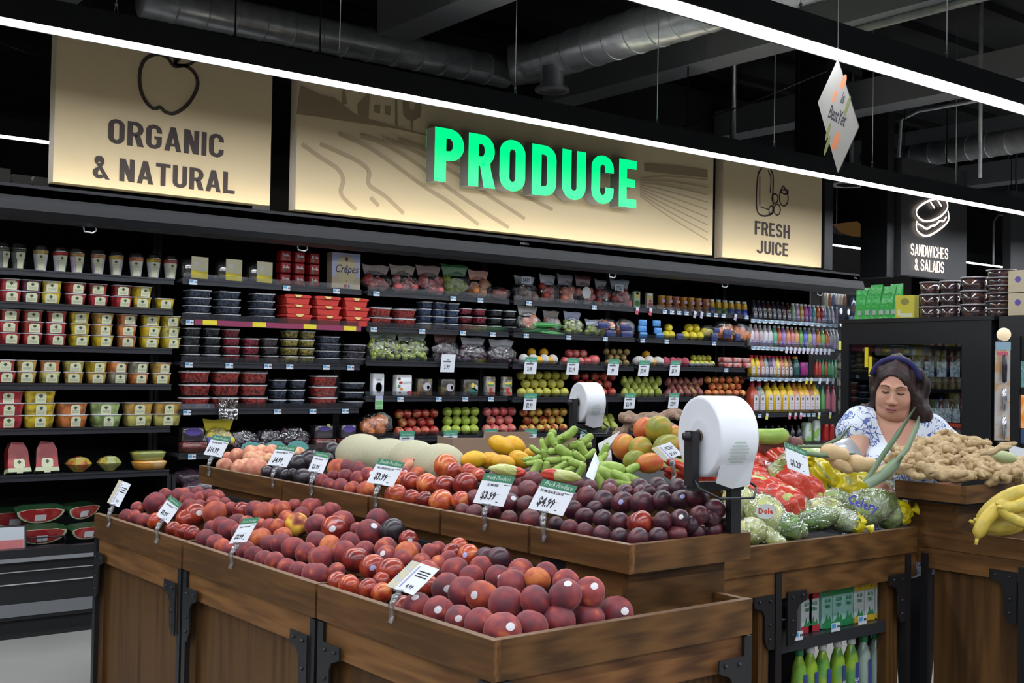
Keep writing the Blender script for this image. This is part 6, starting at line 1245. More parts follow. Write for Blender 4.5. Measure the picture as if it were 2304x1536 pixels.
x = xat(335, Y0, z+.03)
for k, m_ in ((0, CF3), (1, CF2)): 
    g = G(); g.sq([(.085, .06, 0), (.10, .075, .04), (.10, .075, .045), (.08, .06, .052)], m_, n=3); g.thing('fruit_platter', ('lower orange' if k == 0 else 'upper green and yellow')+' fruit platter on the bottom cut fruit shelf', 'fruit platter', 'fruit platters', (x-.008*k, Y0, z+.054*k), (0, 0, 0))
def half_melon(px, py, y, w, label, tilt=.35, rz=0, flip=1):
    p = at(px, py, y=y); t = empty('watermelon_half', label, 'watermelon', 'cut watermelons in the well', tuple(p), (tilt, 0, rz)); g = G()
    n = 20; arc = [(math.cos(math.pi*k/n+math.pi), math.sin(math.pi*k/n+math.pi)*.55) for k in range(n+1)]
    for s_, m_, dd in ((1, GRIND, .0), (.97, RIND, .003), (.86, WM, .006)):
        pl = [(a*w*s_, b*w*s_*1.05+.004) for a, b in arc]+[(w*s_*.6, w*.12), (-w*s_*.6, w*.12)] if s_ < 1 else [(a*w, b*w*1.05) for a, b in arc]+[(w*.65, w*.1), (-w*.65, w*.1)]
        q = G(); q.prism(pl, .07 if s_ == 1 else .002, m_, front(0, -dd+(.07 if s_ == 1 else 0), 0)); q.obj({1: 'green_rind', .97: 'white_rind', .86: 'flesh'}[s_], t)
    q = G(); q.box(-.03, .03, -w*.4, -w*.4+.035, 0, .001, mat('crumpled_label', (.6, .6, .62), .5), front(.0, -.009, 0)); q.obj('label', t)
half_melon(92, 1150, 6.62, .13, 'watermelon wedge with shiny wrapped face, on top in the well'); half_melon(95, 1196, 6.56, .135, 'lowest watermelon wedge behind the small wire rack'); half_melon(35, 1158, 6.75, .14, 'dark watermelon half behind the framed card'); half_melon(190, 1143, 6.7, .12, 'watermelon quarter showing its green rind side', .3, .5); half_melon(200, 1190, 6.6, .11, 'watermelon piece half hidden behind the wooden bin', .3, .3)
g = G(); p = at(18, 1215, y=6.47)
g.box(-.09, .09, -.004, .004, -.085, .075, BLACK); g.box(-.08, .08, -.006, -.004, -.075, .067, mat('glossy_menu_card', (.5, .54, .58), .2)); g.box(-.08, .075, -.0065, -.006, -.05, .0, mat('pink_photo_print', (.5, .15, .15), .3)); g.box(-.08, .08, -.0067, -.006, -.075, -.06, mat('navy_menu_print', (.03, .04, .14), .3)); g.thing('framed_card', 'black framed picture card standing at the front of the watermelon well', 'card', None, tuple(p), (-.15, 0, -.1))
g = G(); p = at(95, 1215, y=6.5)
for k in range(9): x = -.12+.03*k; g.tube([(x, 0, -.03), (x, 0, .015)], .0025, BLACK, 5)
g.tube([(-.12, 0, .015), (.12, 0, .015)], .004, BLACK, 6); g.tube([(-.12, 0, -.03), (.12, 0, -.03)], .004, BLACK, 6); g.thing('wire_fence', 'short black wire rack edging the watermelon well', 'wire rack', None, tuple(p))
# dark wrapped produce low in the berry section
for i, (px, py, y) in enumerate(((430, 1075, 6.75), (450, 1100, 6.7))):
    p = at(px, py, y=y); g = G(); g.sphere((0, 0, 0), (.13, .08, .06), BAGM, 18, 12, fn=lambda x, y, z: 1+.08*math.sin(9*x+3*z)+.06*math.sin(14*y)); o = g.thing('wrapped_cabbage', f'dark shiny wrapped vegetable low beyond the far bin, {("upper", "lower")[i]} one', 'vegetable', 'dark wrapped vegetables', tuple(p)); o.color = (.07, .04, .06, 1)
# ---------------------------------------------------------------- shelf tags and shelf price signs
g = G(); g.box(-.024, .024, -.0, .03, 0, .001, mat('tag_white', (.58, .62, .68), .4), FRONT); g.box(-.022, .0, .012, .027, 0, .0015, mat('tag_blue', (.08, .3, .55), .4), FRONT); g.box(.008, .014, .012, .02, 0, .0015, INK, FRONT); g.box(.016, .022, .012, .02, 0, .0015, INK, FRONT)
TAG = g.mesh('price_tag'); g = G(); g.box(-.016, .016, -.045, .012, 0, .001, mat('tag_pale', (.6, .58, .68), .4), FRONT); g.box(-.016, .016, -.045, -.012, 0, .0015, mat('tag_band', tint=True, rough=.4), FRONT); HTAG = g.mesh('hanging_tag')
def tags(sec, row, pxs, hang=None):
    z = ZL[sec][row]; pl = ('top', 'second', 'third', 'fourth', 'fifth')[row]
    for i, px in enumerate(pxs):
        x = xat(px, SHY-.018, z-.02)
        if hang: tag(part('hanging_tag', HTAG, None, (x, SHY-.02, z-.012), (0, .25, 0), color=hang), f'hanging price tag on the {pl} {SNAME[sec]} shelf rail, {nth(i)} along', 'price tag', 'hanging shelf tags')
        else: tag(part('price_tag', TAG, None, (x, SHY-.018, z-.037)), f'blue and white price tag on the {pl} {SNAME[sec]} rail, {nth(i)} along', 'price tag', 'shelf price tags')
tags('B', 0, [435, 645, 757]); tags('B', 1, [427]); tags('B', 2, [425, 516, 603, 652, 734, 789]); tags('B', 3, [421, 625, 704, 777]); tags('B', 4, [432, 702])
tags('C', 0, [847, 1020, 1081]); tags('C', 1, [841, 950, 1042, 1109]); tags('C', 3, [901, 987, 1047, 1105]); tags('D', 0, [1190, 1337]); tags('D', 1, [1184, 1280, 1362, 1446]); tags('E', 0, [1496, 1512, 1528, 1545, 1594, 1611, 1628, 1680]); tags('E', 1, [1500, 1607]); tags('E', 2, [1634])
tags('F', 0, lin(1694, 1868, 14)); tags('F', 1, lin(1696, 1758, 7)); tags('F', 2, lin(1692, 1800, 8)); tags('F', 3, [1709, 1809, 1820, 1831])
tags('D', 0, [1434, 1464], (.5, .06, .1)); tags('E', 0, [1564, 1579, 1655], (.4, .35, .5)); tags('F', 1, lin(1770, 1866, 11), (.55, .5, .62)); tags('F', 2, [1815, 1826], (.6, .55, .05)); tags('F', 3, [1726, 1843, 1868], (.55, .6, .1)); tags('F', 3, [1777, 1790, 1802], (.5, .12, .2)); tags('F', 2, [1845, 1862, 1875], (.55, .6, .65))
for i, (px, py, row, sec, pr) in enumerate(((1008, 817, 2, 'C', '5.99'), (1194, 822, 2, 'D', '2.49'), (1289, 824, 2, 'D', '$3.99'), (1380, 826, 2, 'D', '.99'), (1449, 828, 2, 'D', '$7.99'), (1519, 828, 2, 'E', '$3.99'), (1193, 904, 3, 'D', '$2.99'), (1417, 902, 3, 'D', '$2.49'), (1516, 901, 3, 'E', '$2.99'), (915, 990, 4, 'C', '$2.99'), (1013, 988, 4, 'C', '$3.49'), (1103, 984, 4, 'C', '$2.99'), (1193, 984, 4, 'D', '$1.99'), (1318, 984, 4, 'D', '$1.99'))):
    y = SHY-.035; p = at(px, py, y=y); t = empty('price_sign', f'white shelf sign{" with green header" if i else ""} reading {pr}, {nth(i if row == 2 else i-6 if row == 3 else i-9)} along the {("third", "fourth", "fifth")[row-2]} shelves', 'price sign', 'signs clipped to the cooler shelves', tuple(p), (.15, 0, 0))
    g = G(); w, h = .058, .062; T = FRONT @ Matrix.Translation((0, 0, 0)); g.box(-w, w, -h, h, -.001, 0, PAPER, T)
    if i: g.box(-w, w, h*.42, h, 0, .0005, mat('pale_green_header', (.08, .34, .22), .4), T); g.text('Fresh Produce', .02, mat('pale_print'), T @ Matrix.Translation((0, h*.55, .0008)), .7, 0, shear=.3)
    g.box(-w*.7, w*.4, h*.12, h*.28, 0, .0005, mat('grey_print_dark', (.12, .12, .14), .5), T); g.text(pr, .045, INK, T @ Matrix.Translation((-w*.1, -h*.65, .0006)), .6, .03); g.obj('card', t)
    G().box(-.01, .01, .0, .03, .02, .03, ACR).obj('clip', t)
t = empty('price_sign', 'small green striped hanging sign below the egg carton', 'price sign', None, tuple(at(853, 905, y=SHY-.03))); g = G(); g.box(-.03, .03, -.045, .045, -.001, 0, mat('pale_green_card', (.4, .55, .38), .5), FRONT); g.box(-.026, .026, -.02, .01, 0, .0006, mat('green_stripe', (.15, .4, .16), .5), FRONT); g.box(-.026, .026, -.042, -.025, 0, .0006, mat('green_stripe'), FRONT); g.box(-.03, .03, .02, .045, 0, .0006, mat('lilac_card_top', (.4, .4, .6), .5), FRONT); g.obj('card', t)
# ---------------------------------------------------------------- juice under the lettuce bin
def carton(px, body, lower, top, label, z0=.522, y=2.68, w=.062, h=.165, nm='drink_carton'):
    x = xat(px, y, z0+h/2); t = empty(nm, label, 'drink carton', 'drink cartons under the lettuce bin', (x, y, z0)); g = G()
    g.box(-w/2, w/2, -w/2, w/2, 0, h*.86, body, bev=.003); g.prism([(-w/2, h*.86), (w/2, h*.86), (.012, h), (-.012, h)], w, top, front(0, w/2, 0)); g.obj('carton', t)
    k = G(); T = front(0, -w/2-.0006, 0); k.box(-w*.5, w*.5, 0, h*.14, 0, .0005, lower, T); k.box(-w*.5, w*.5, h*.72, h*.86, 0, .0005, top, T)
    k.prism([(-.022, h*.14), (.024, h*.14), (.015, h*.27), (.004, h*.19), (-.004, h*.33), (-.012, h*.2)], .0008, mat('aloe_leaf_print', (.03, .2, .07), .4), T)
    k.text('ALOE', .02, mat('green_word_print', (.03, .2, .1), .4), T @ Matrix.Translation((0, h*.58, .0008)), .7, .03); k.text('VERA', .018, mat('green_word_print'), T @ Matrix.Translation((0, h*.46, .0008)), .7, .03)
    k.prism([(.004*math.cos(a*.9)+.005, h*.79+.004*math.sin(a*.9)) for a in range(7)], .0009, REDP, T); k.obj('print', t)
WC = mat('white_carton', (.5, .54, .55), .35); MG_ = mat('mint_carton', (.25, .48, .42), .35); GB = mat('carton_green', (.03, .25, .09), .35); RB = mat('carton_red', (.42, .03, .04), .35); YB = mat('carton_yellow', (.6, .42, .03), .35)
for px, b, lo, tp, nm in ((1800, WC, RB, RB, 'white and red carton, first of two at the left post'), (1816, WC, RB, RB, 'white and red carton, second of two near the left post'), (1846, MG_, GB, GB, 'mint green aloe carton, first of three'), (1871, MG_, GB, GB, 'mint green aloe carton, second of three'), (1893, MG_, GB, GB, 'mint green aloe carton, third of three'),
        (1918, WC, YB, YB, 'yellow pineapple carton, first of three'), (1942, WC, YB, YB, 'yellow pineapple carton, second of three'), (1967, WC, YB, YB, 'yellow pineapple carton, third of three'), (1992, WC, RB, RB, 'white and red carton at the right end of the shelf'), (1692, WC, mat('carton_lime', (.4, .5, .03), .35), mat('carton_lime'), 'lime green carton alone behind the corner bin')): carton(px, b, lo, tp, nm)
LIQ = mat('lime_drink', (.3, .48, .04), .15, coat=.8, noise=(12, (.12, .35, .08), .45, .6)); CLB = mat('pale_drink_bottle', (.3, .38, .34), .12, coat=.9, noise=(12, (.1, .3, .1), .5, .62)); BLP = mat('blue_script_label', (.05, .07, .3), .4)
for i, (px, m_, c_) in enumerate(((1797, LIQ, 0), (1822, LIQ, 1), (1850, LIQ, 1), (1884, LIQ, 1), (1914, LIQ, 1), (1942, CLB, 0), (1970, CLB, 0), (1995, CLB, 0))):
    y = 2.67; x = xat(px, y, .33); t = empty('drink_bottle', f'green drink bottle on the lowest shelf under the lettuce bin, {nth(i)} from the left post', 'bottle', 'bottles under the lettuce bin', (x, y, .197))
    g = G(); g.lathe([(.028, 0), (.031, .01), (.029, .06), (.031, .12), (.029, .17), (.026, .2), (.014, .235), (.012, .245)], m_, 16); g.obj('bottle', t)
    G().lathe([(.016, .243), (.017, .268), (.002, .27)], WHITE if c_ else GB, 14).obj('cap', t)
    k = G(); T = front(-.004, -.0315, .03); k.box(-.007, .012, 0, .15, 0, .001, BLP, T)
    if c_: k.text('ALOE', .03, WHITE, T @ Matrix.Translation((.007, .06, .0014)) @ Matrix.Rotation(1.57, 4, 'Z'), .9, .02)
    k.obj('label', t)
for i, (px, py) in enumerate(((1796, 1440), (1880, 1420), (1940, 1404))): p = at(px, py, y=2.606); o = part('price_tag', TAG, None, tuple(p), (0, 0, 0), 1.05); tag(o, f'price tag on the juice shelf rail under the lettuce bin, {nth(i)} of three', 'price tag', 'tags under the lettuce bin')
# ---------------------------------------------------------------- bagged lettuce, celery and squash
def lump(seed, a=.06, f=4):
    r_ = random.Random(seed); W_ = [(r_.uniform(.5, 1)*f, r_.uniform(.5, 1)*f, r_.uniform(.5, 1)*f, r_.uniform(0, 6.3)) for _ in range(6)]
    return lambda x, y, z: 1+a*1.5*sum(math.sin(w[0]*x*2+w[1]*y*1.5+w[3])*math.cos(w[2]*z*2+w[3]*2) for w in W_)/2.2+a*.5*math.sin(13*x+7*z+seed)*math.sin(11*y+5*x)
RF = mat('red_printed_film', (.62, .055, .03), .28, coat=.5, bump=(16, .9, 1.2)); YF = mat('yellow_printed_film', (.72, .6, .01), .28, coat=.5, bump=(16, .9, 1.2), noise=(9, (.12, .14, .06), .66, .7))
LET_ = mat('pale_lettuce', (.46, .52, .13), .4, coat=.5, noise=(5, (.62, .63, .26), .4, .65), bump=(14, .9, 1.5)); CRM = mat('cream_yellow_vegetable', (.56, .46, .17), .4, coat=.6, noise=(5, (.65, .58, .3), .4, .65), bump=(9, .6)); DKG = mat('dark_green_leaves', (.13, .24, .05), .4, coat=.5, noise=(6, (.38, .46, .16), .45, .65), bump=(16, .9))
BUT = mat('tan_squash_skin', (.58, .4, .2), .45, bump=(5, .1)); CEL = mat('celery_in_film', (.38, .5, .18), .25, coat=.8, noise=(7, (.6, .66, .5), .48, .64), bump=(20, 1, 1.5))
BP0, BPN = (0, 2.6, .90), np.array([0, -.38, 1.0])
def veg(px, py, w, h, ang, inner, seed, label, band=None, bx=None, name='bagged_lettuce', cat='bagged vegetable', lift=0.0, film=True, bm=None, grp='bagged vegetables in the side bin'):
    P, t = ray_plane(px, py, BP0, BPN); P = P+np.array([0, 0, lift*.25]); s = 1.2*t/F
    while P[1]-h*s*.9 < 2.60: t *= 1.003; P = np.array([0, 0, EYE])+ray(px, py)*t+np.array([0, 0, lift*.25]); s = 1.2*t/F
    rot = facing(ang)
    t_ = empty(name, label, cat, grp, tuple(P), tuple(rot)); fn = lump(seed)
    rr = (w*s, h*s*.9, h*s); g = G(); g.sphere((0, 0, 0), rr, inner, 28, 18, fn=fn); g.obj('vegetable', t_)
    if film: G().sphere((0, 0, 0), tuple(q*1.05 for q in rr), CLEARB, 24, 16, fn=lump(seed, .08, 5)).obj('film', t_)
    if band:                                             # the printed part of the bag between two stations along it
        q = G(); q.sphere((0, 0, 0), tuple(z_*1.075 for z_ in rr), bm or band, 40, 26, fn=lump(seed, .075, 5)); a, b = bx
        keep = [i for i, f_ in enumerate(q.f) if a*rr[0] <= sum(q.v[j][0] for j in f_)/len(f_) <= b*rr[0]]
        q.f = [q.f[i] for i in keep]; q.m = [q.m[i] for i in keep]; q.s = [q.s[i] for i in keep]; q.obj('printed_band', t_)
        if b > .95 or a < -.95:                          # gathered bag neck
            sg = 1 if b > .95 else -1; n_ = G(); n_.lathe([(.14*rr[2], 0), (.1*rr[2], .25*rr[0]*.4), (.3*rr[2], .5*rr[0]*.5), (.45*rr[2], .75*rr[0]*.5)], band, 9, Matrix.Translation((sg*rr[0]*1.02, 0, 0)) @ Matrix.Rotation(sg*math.pi/2, 4, 'Y'), cap=False); n_.obj('bag_neck', t_)
    return t_, rr
veg(1560, 1062, 62, 26, -.25, LET_, 1, 'lettuce in red printed bag lying behind the black plums', RF, (-.9, .8), lift=.03)
veg(1448, 1045, 26, 13, -.3, LET_, 2, 'small red bag corner below the green mangoes', RF, (-1.1, 1.1), lift=.03)
veg(1140, 1060, 42, 12, -.1, LET_, 3, 'pale lettuce bag behind the PLUMS RED sign', RF, (.5, 1.1), lift=.0) if 0 else None
for (px, py, d, w, h, lb, b_) in ((1140, 1058, 3.85, 40, 14, 'pale lettuce bag with red end between mangoes and the plum signs', (.55, 1.2)), (1262, 1070, 3.6, 44, 14, 'lettuce bag with red end above the PLUMS BLACK LARGE sign', (-1.2, -.3))):
    t_ = empty('bagged_lettuce', lb, 'bagged vegetable', 'lettuce bags behind the plums', tuple(AD(px, py, d)), tuple(facing(-.12))); s = d/F; rr = (w*s, h*s*.9, h*s)
    G().sphere((0, 0, 0), rr, LET_, 24, 16, fn=lump(int(px))).obj('vegetable', t_); q = G(); q.sphere((0, 0, 0), tuple(z_*1.07 for z_ in rr), RF, 32, 20, fn=lump(int(px), .07)); keep = [i for i, f_ in enumerate(q.f) if b_[0]*rr[0] <= sum(q.v[j][0] for j in f_)/len(f_) <= b_[1]*rr[0]]
    q.f = [q.f[i] for i in keep]; q.m = [q.m[i] for i in keep]; q.s = [q.s[i] for i in keep]; q.obj('printed_band', t_)
veg(1755, 1052, 62, 30, -.75, CRM, 4, 'long cream vegetable in red topped bag leaning beside the large roll', RF, (-1.2, -.25), lift=.04)
veg(1850, 1058, 50, 24, -.75, CEL, 5, 'celery in yellow topped bag pointing down the bin', YF, (-1.2, .0), lift=.04)
veg(1700, 1050, 22, 26, 1.2, CRM, 6, 'cream vegetable in a red bag right behind the roll post', RF, (.0, 1.1), lift=.02)
veg(1790, 1108, 66, 36, -.75, LET_, 7, 'large red bag in the middle of the lettuce bin', RF, (-.75, .55), lift=.05)
veg(1712, 1118, 52, 34, -.15, LET_, 8, 'broad red bag above the oval logo lettuce bag', RF, (-.7, .9), lift=.04)
veg(1870, 1090, 46, 24, -.9, DKG, 9, 'yellow topped bag between the red bag and the blue lettered celery', YF, (-1.15, .2), lift=.03)
veg(1925, 1108, 42, 36, .5, LET_, 10, 'bright yellow crumpled bag top beside the ginger riser', YF, (-1.1, .7), lift=.05)
for px_, py_, w_, h_, a_, m_, b_, lb_ in ((1690, 1112, 52, 32, -.2, LET_, RF, 'red banded lettuce bag tucked behind the plum riser'), (1765, 1138, 50, 34, -.5, LET_, RF, 'broad red bag nearest the rim in the middle of the bin'), (1828, 1120, 46, 28, -.9, LET_, RF, 'second red bag leaning on the yellow topped bag'), (1880, 1135, 40, 26, -.2, CEL, None, 'clear celery bag behind the blue lettered one'), (1985, 1120, 40, 26, .4, DKG, None, 'dark leafy bag against the ginger riser'), (1700, 1085, 50, 26, -.2, CRM, RF, 'red bag with cream stalks below the roll frame'), (1850, 1150, 44, 24, .1, LET_, None, 'pale lettuce bag in the middle near the rim')):
    veg(px_, py_, w_, h_, a_, m_, int(px_+py_), lb_, b_, (-.8, .5) if b_ else None, lift=.015)
veg(1668, 1140, 40, 34, -1.1, LET_, 11, 'pale green lettuce bag against the black plum riser', None, None, lift=.02)
t_, rr = veg(1722, 1168, 46, 36, -1.1, LET_, 12, 'lettuce bag with round white fruit logo at the bin rim', None, None, lift=.02)
q = Matrix(t_.matrix_basis); 
lg = G(); p, _t = ray_plane(1722, 1150, BP0, BPN); Pv = Vector(AD(1722, 1150, (_t)*.955)); TT = Matrix(((CR.x, CU.x, CB.x, Pv.x), (CR.y, CU.y, CB.y, Pv.y), (CR.z, CU.z, CB.z, Pv.z), (0, 0, 0, 1)))
lg.prism([(.034*math.cos(k*.39), .026*math.sin(k*.39)) for k in range(16)], .003, mat('pale_logo_disc', (.6, .66, .66), .3, coat=.6), t_.matrix_basis.inverted() @ TT); lg.text('Dole', .028, mat('red_logo_letters', (.6, .06, .03), .4), t_.matrix_basis.inverted() @ TT @ Matrix.Translation((0, -.008, .0035)), .9, .04); lg.obj('logo', t_)
veg(1765, 1185, 44, 26, -.3, DKG, 13, 'green romaine in clear film along the bin rim', None, None, lift=.01)
veg(1835, 1170, 42, 22, .2, DKG, 14, 'dark green leafy bag below the large red bag', None, None, lift=.02)
veg(1895, 1172, 42, 22, -.3, CEL, 15, 'clear bag with a yellow corner at the bin rim', YF, (.55, 1.0), lift=.02)
t_, rr = veg(1948, 1148, 56, 34, .35, CEL, 16, 'celery bag with blue lettering beside the right end of the rim', None, None, lift=.03)
p, _t = ray_plane(1940, 1140, BP0, BPN); Pv = Vector(AD(1938, 1142, _t*.935)); TT = Matrix(((CR.x, CU.x, CB.x, Pv.x), (CR.y, CU.y, CB.y, Pv.y), (CR.z, CU.z, CB.z, Pv.z), (0, 0, 0, 1))) @ Matrix.Rotation(-.35, 4, 'Z')
lg = G(); lg.text('Celery', .05, mat('violet_blue_letters', (.1, .1, .5), .4), t_.matrix_basis.inverted() @ TT, .85, .03); lg.obj('lettering', t_)
veg(2008, 1160, 34, 26, .2, CEL, 17, 'yellow cornered celery bag at the right end of the lettuce bin', YF, (.35, 1.2), lift=.03)
veg(1690, 1195, 30, 26, .3, LET_, 18, 'lettuce bag at the rim touching the plum riser corner', None, None, lift=.0)
veg(1730, 1210, 40, 18, -.5, LET_, 19, 'low lettuce bag pressed on the rim board', None, None, lift=.0)
for px, py, w, h, a, lb in ((1880, 1020, 34, 22, -.2, 'tan butternut squash under the arm of the woman'), (1940, 1044, 38, 22, -.1, 'tan butternut squash beside the leek leaves'), (1895, 1045, 30, 18, -.5, 'tan squash below the first squash')):
    d = 4.25; s = d/F; P = AD(px, py, d); o = part('butternut_squash', ball(BUT, 'butternut_squash', lambda x, y, z: 1-.28*math.exp(-((x-.15)/.35)**2)+.06*math.sin(6*y), 24, 14), None, tuple(P), tuple(facing(a)), (w*s, h*s, h*s)); tag(o, lb, 'squash', 'butternut squashes')
for i, (px, py) in enumerate(((1738, 992), (1760, 990), (1785, 1000), (1720, 1000))):
    tag(part('sweet_potato', ball(mat('purple_brown_root', (.2, .07, .06), .6, noise=(5, (.12, .05, .04), .4, .6)), 'sweet_potato', None, 16, 10), None, tuple(AD(px, py, 4.5)), tuple(facing(.2*i)), (.04, .03, .028)), f'reddish brown root behind the red bags, {nth(i)} from the price sign side', 'root vegetable', 'reddish roots behind the red bags')
tag(part('plantain', bmG, None, tuple(AD(1735, 982, 4.45)), tuple(facing(.02)), .16), 'pale green plantain lying behind the red bags near the large roll', 'plantain')
LK = mat('leek_leaf', (.17, .25, .14), .5, coat=.2); LK2 = mat('pale_leek_leaf', (.26, .35, .22), .5, coat=.2)
def blade(pts, w, m, label, d):
    Q = [Vector(AD(x, y, d+dd)) for x, y, dd in pts]; g = G(); o0 = Q[0].copy(); n = len(Q); V = []
    for i, p in enumerate(Q):
        dr = (Q[min(i+1, n-1)]-Q[max(i-1, 0)]).normalized(); sd = dr.cross(CB).normalized(); ww = w*(1 if i < n-1 else .25)*(.8 if i == 0 else 1)
        for k, (a, b) in enumerate(((-1, .3), (0, -.1), (1, .3), (0, -.25))): V.append(p-o0+sd*a*ww/2+CB*b*ww*.5)
    f = [(i*4+k, i*4+(k+1) % 4, (i+1)*4+(k+1) % 4, (i+1)*4+k) for i in range(n-1) for k in range(4)]+[(0, 1, 2, 3), tuple(4*(n-1)+k for k in (3, 2, 1, 0))]
    g.add(V, f, m, True); g.thing('leek_leaf', label, 'leek', 'leek leaves', tuple(o0))
blade([(1945, 1085, 0), (1985, 1025, 0), (2020, 975, .02), (2060, 915, .05)], .02, LK, 'long leek blade rising across the floral blouse', 4.2)
blade([(1960, 1092, 0), (2000, 1055, 0), (2040, 1010, .02), (2062, 960, .05), (2068, 935, .05)], .02, LK2, 'second leek blade curling up before the blouse', 4.25)
blade([(1950, 1090, 0), (1985, 1070, 0), (2010, 1045, .0), (2030, 1025, .02)], .042, LK2, 'broad pale leek base beside the ginger heap', 4.15)
blade([(1795, 1004, 0), (1850, 1004, 0), (1890, 985, .02), (1915, 958, .05)], .014, LK, 'thin leek blade reaching up beneath the grey bag', 4.3)
blade([(1800, 1018, 0), (1850, 1024, 0), (1925, 1020, .02)], .02, LK, 'thin leek blade lying flat over the squash', 4.22)
price_card('price_sign', 'price sign with green header reading $1.29 behind the yellow celery bag', (1772, 1052), (1822, 1072), (1765, 993), AD(1790, 1030, 4.05), (-.35, -.85, .3), '', '$1.29', True, None)
sheet('price_sign', 'plain pale card standing behind the large roll', 'price sign', [AD(1703, 995, 4.6), AD(1760, 1000, 4.6), AD(1746, 975, 4.6), AD(1703, 975, 4.6)], .002, mat('pale_card', (.42, .44, .42), .5))
# ---------------------------------------------------------------- fridge cabinet with goods on top
XF = 6.5
def fridge():
    t = empty('glass_door_cooler', 'black glass-fronted cabinet behind the woman with wine jugs inside', 'cabinet', None, (XF, 4.15, 0)); y0, y1 = 3.66-4.15, 4.72-4.15
    g = G(); g.box(.02, .75, y0, y1, 1.68, 1.80, BLACK); g.box(-.02, .78, y0-.02, y1+.02, 1.80, 1.825, BLACK2); g.box(0, .75, y0, y1, 0, .55, BLACK); g.box(.7, .75, y0, y1, .55, 1.68, SOFT); g.box(.02, .75, y1-.03, y1, .55, 1.68, BLACK); g.box(.02, .75, y0, y0+.03, .55, 1.68, BLACK); g.obj('body', t)
    g = G(); g.box(-.012, .02, y0, y1, 1.66, 1.80, BLACK2); g.box(-.012, .02, y0, y0+.19, .0, 1.66, BLACK2); g.box(-.012, .02, y1-.06, y1, 0, 1.66, BLACK2); g.box(-.012, .02, y0, y1, .5, .6, BLACK2); d = g.obj('door_frame', t)
    G().box(0, .006, y0+.19, y1-.06, .6, 1.66, GLASS).obj('door_glass', d)
    for z in (1.44, 1.16, .86): G().box(.10, .68, y0+.05, y1-.05, z-.015, z, SATIN).obj('cabinet_shelf', t)
    G().box(.095, .10, y0+.05, y0+.6, 1.145, 1.17, mat('red_rail', (.5, .05, .02), .4, emit=.15, ecol=(1, .1, .02))).obj('red_shelf_rail', t)
fridge()
JUG = mat('dark_blue_jug', (.01, .015, .04), .12, coat=.8); JL = mat('white_jug_label', (.8, .84, .88), .5, noise=(50, (.4, .42, .45), .48, .54))
def jug(px, z, x, h, label, w=.045):
    d0 = ray(px, 800); y = x*d0[1]/d0[0]; g = G(); g.lathe([(w*.95, 0), (w, .01), (w, h*.62), (w*.5, h*.78), (w*.3, h*.84), (w*.3, h)], JUG, 14); o = g.thing('wine_jug', label, 'bottle', 'jugs in the glass cabinet', (x, y, z)); L_ = G(); L_.box(-w*.85, w*.6, h*.08, h*.55, 0, .001, JL, left(-w-.001, 0, 0)); L_.obj('label', o)
for i, px in enumerate((2072, 2102, 2130, 2160, 2190)): jug(px, 1.44, 6.68, .2, f'dark jug with white label on the upper cabinet shelf, {nth(i)} along')
for i, px in enumerate((2120, 2144, 2166, 2186)): jug(px, 1.16, 6.68, .18, f'dark jug with newsprint label on the middle cabinet shelf, {nth(i)} along', .05)
for i, (px, zt) in enumerate(((1958, 1.64), (1967, 1.58))):
    y = 6.53*ray(px, 800)[1]/ray(px, 800)[0]; G().box(-.004, .004, -.012, .012, -.13, 0, mat('yellow_strap', (.7, .55, .02), .4)).thing('yellow_strap', f'yellow strap hanging at the far side of the cabinet, {("upper", "lower")[i]} one', 'strap', None, (6.49, y, zt))
g = G(); y = 6.46*ray(2100, 790)[1]/ray(2100, 790)[0]
for i in range(9):
    px = 1972+i*13; y = 6.62*ray(px, 790)[1]/ray(px, 790)[0]; c_ = [(.5, .48, .4), (.6, .5, .1), (.45, .45, .47)][i % 3]
    o = part('boxed_item', ball(mat('shelf_box_card', tint=True, rough=.5), 'boxed_item', lambda x, y, z: .8/max(abs(x), abs(y), abs(z)), 16, 12), None, (6.66, y, 1.62), (0, 0, 0), (.03, .028, .035), c_); tag(o, f'small pale pack on the top cabinet shelf, {nth(i)} along from the far side', 'pack', 'packs on the top cabinet shelf')
GPO = mat('green_pouch', (.02, .34, .05), .3, coat=.5, bump=(20, .8)); GPW = mat('pouch_grey_label', (.35, .4, .38), .4)
def yz(px, x=6.6): return float(x*ray(px, 700)[1]/ray(px, 700)[0])
for i, px in enumerate((1940, 1957, 1973, 1988, 2003, 2016)):
    t = empty('snack_pouch', f'bright green pouch standing on the cabinet top, {nth(i)} from the far side', 'pouch', 'green pouches on the cabinet', (6.6, yz(px), 1.825), (0, .04*(i % 2), 0)); g = G(); hh = .2+.015*(i % 3)
    g.add([(-.03, -.04, 0), (.03, -.04, 0), (.03, .04, 0), (-.03, .04, 0), (-.02, -.035, hh*.5), (.02, -.035, hh*.5), (.02, .035, hh*.5), (-.02, .035, hh*.5), (-.003, -.045, hh), (.003, -.045, hh), (.003, .045, hh), (-.003, .045, hh)],
          [(0, 1, 2, 3), (11, 10, 9, 8)]+[(a+k, a+(k+1) % 4, a+4+(k+1) % 4, a+4+k) for a in (0, 4) for k in range(4)], GPO); g.obj('pouch', t)
    G().box(-.031, -.0285, -.015, .015, .03, .06, GPW).obj('label', t)
t = empty('snack_box', 'yellow printed pack beside the green pouches on the cabinet', 'food pack', None, (6.6, yz(2041), 1.825), (0, 0, .1)); G().box(-.03, .03, -.065, .065, 0, .15, mat('yellow_pack', (.55, .5, .04), .3, coat=.4)).obj('pack', t)
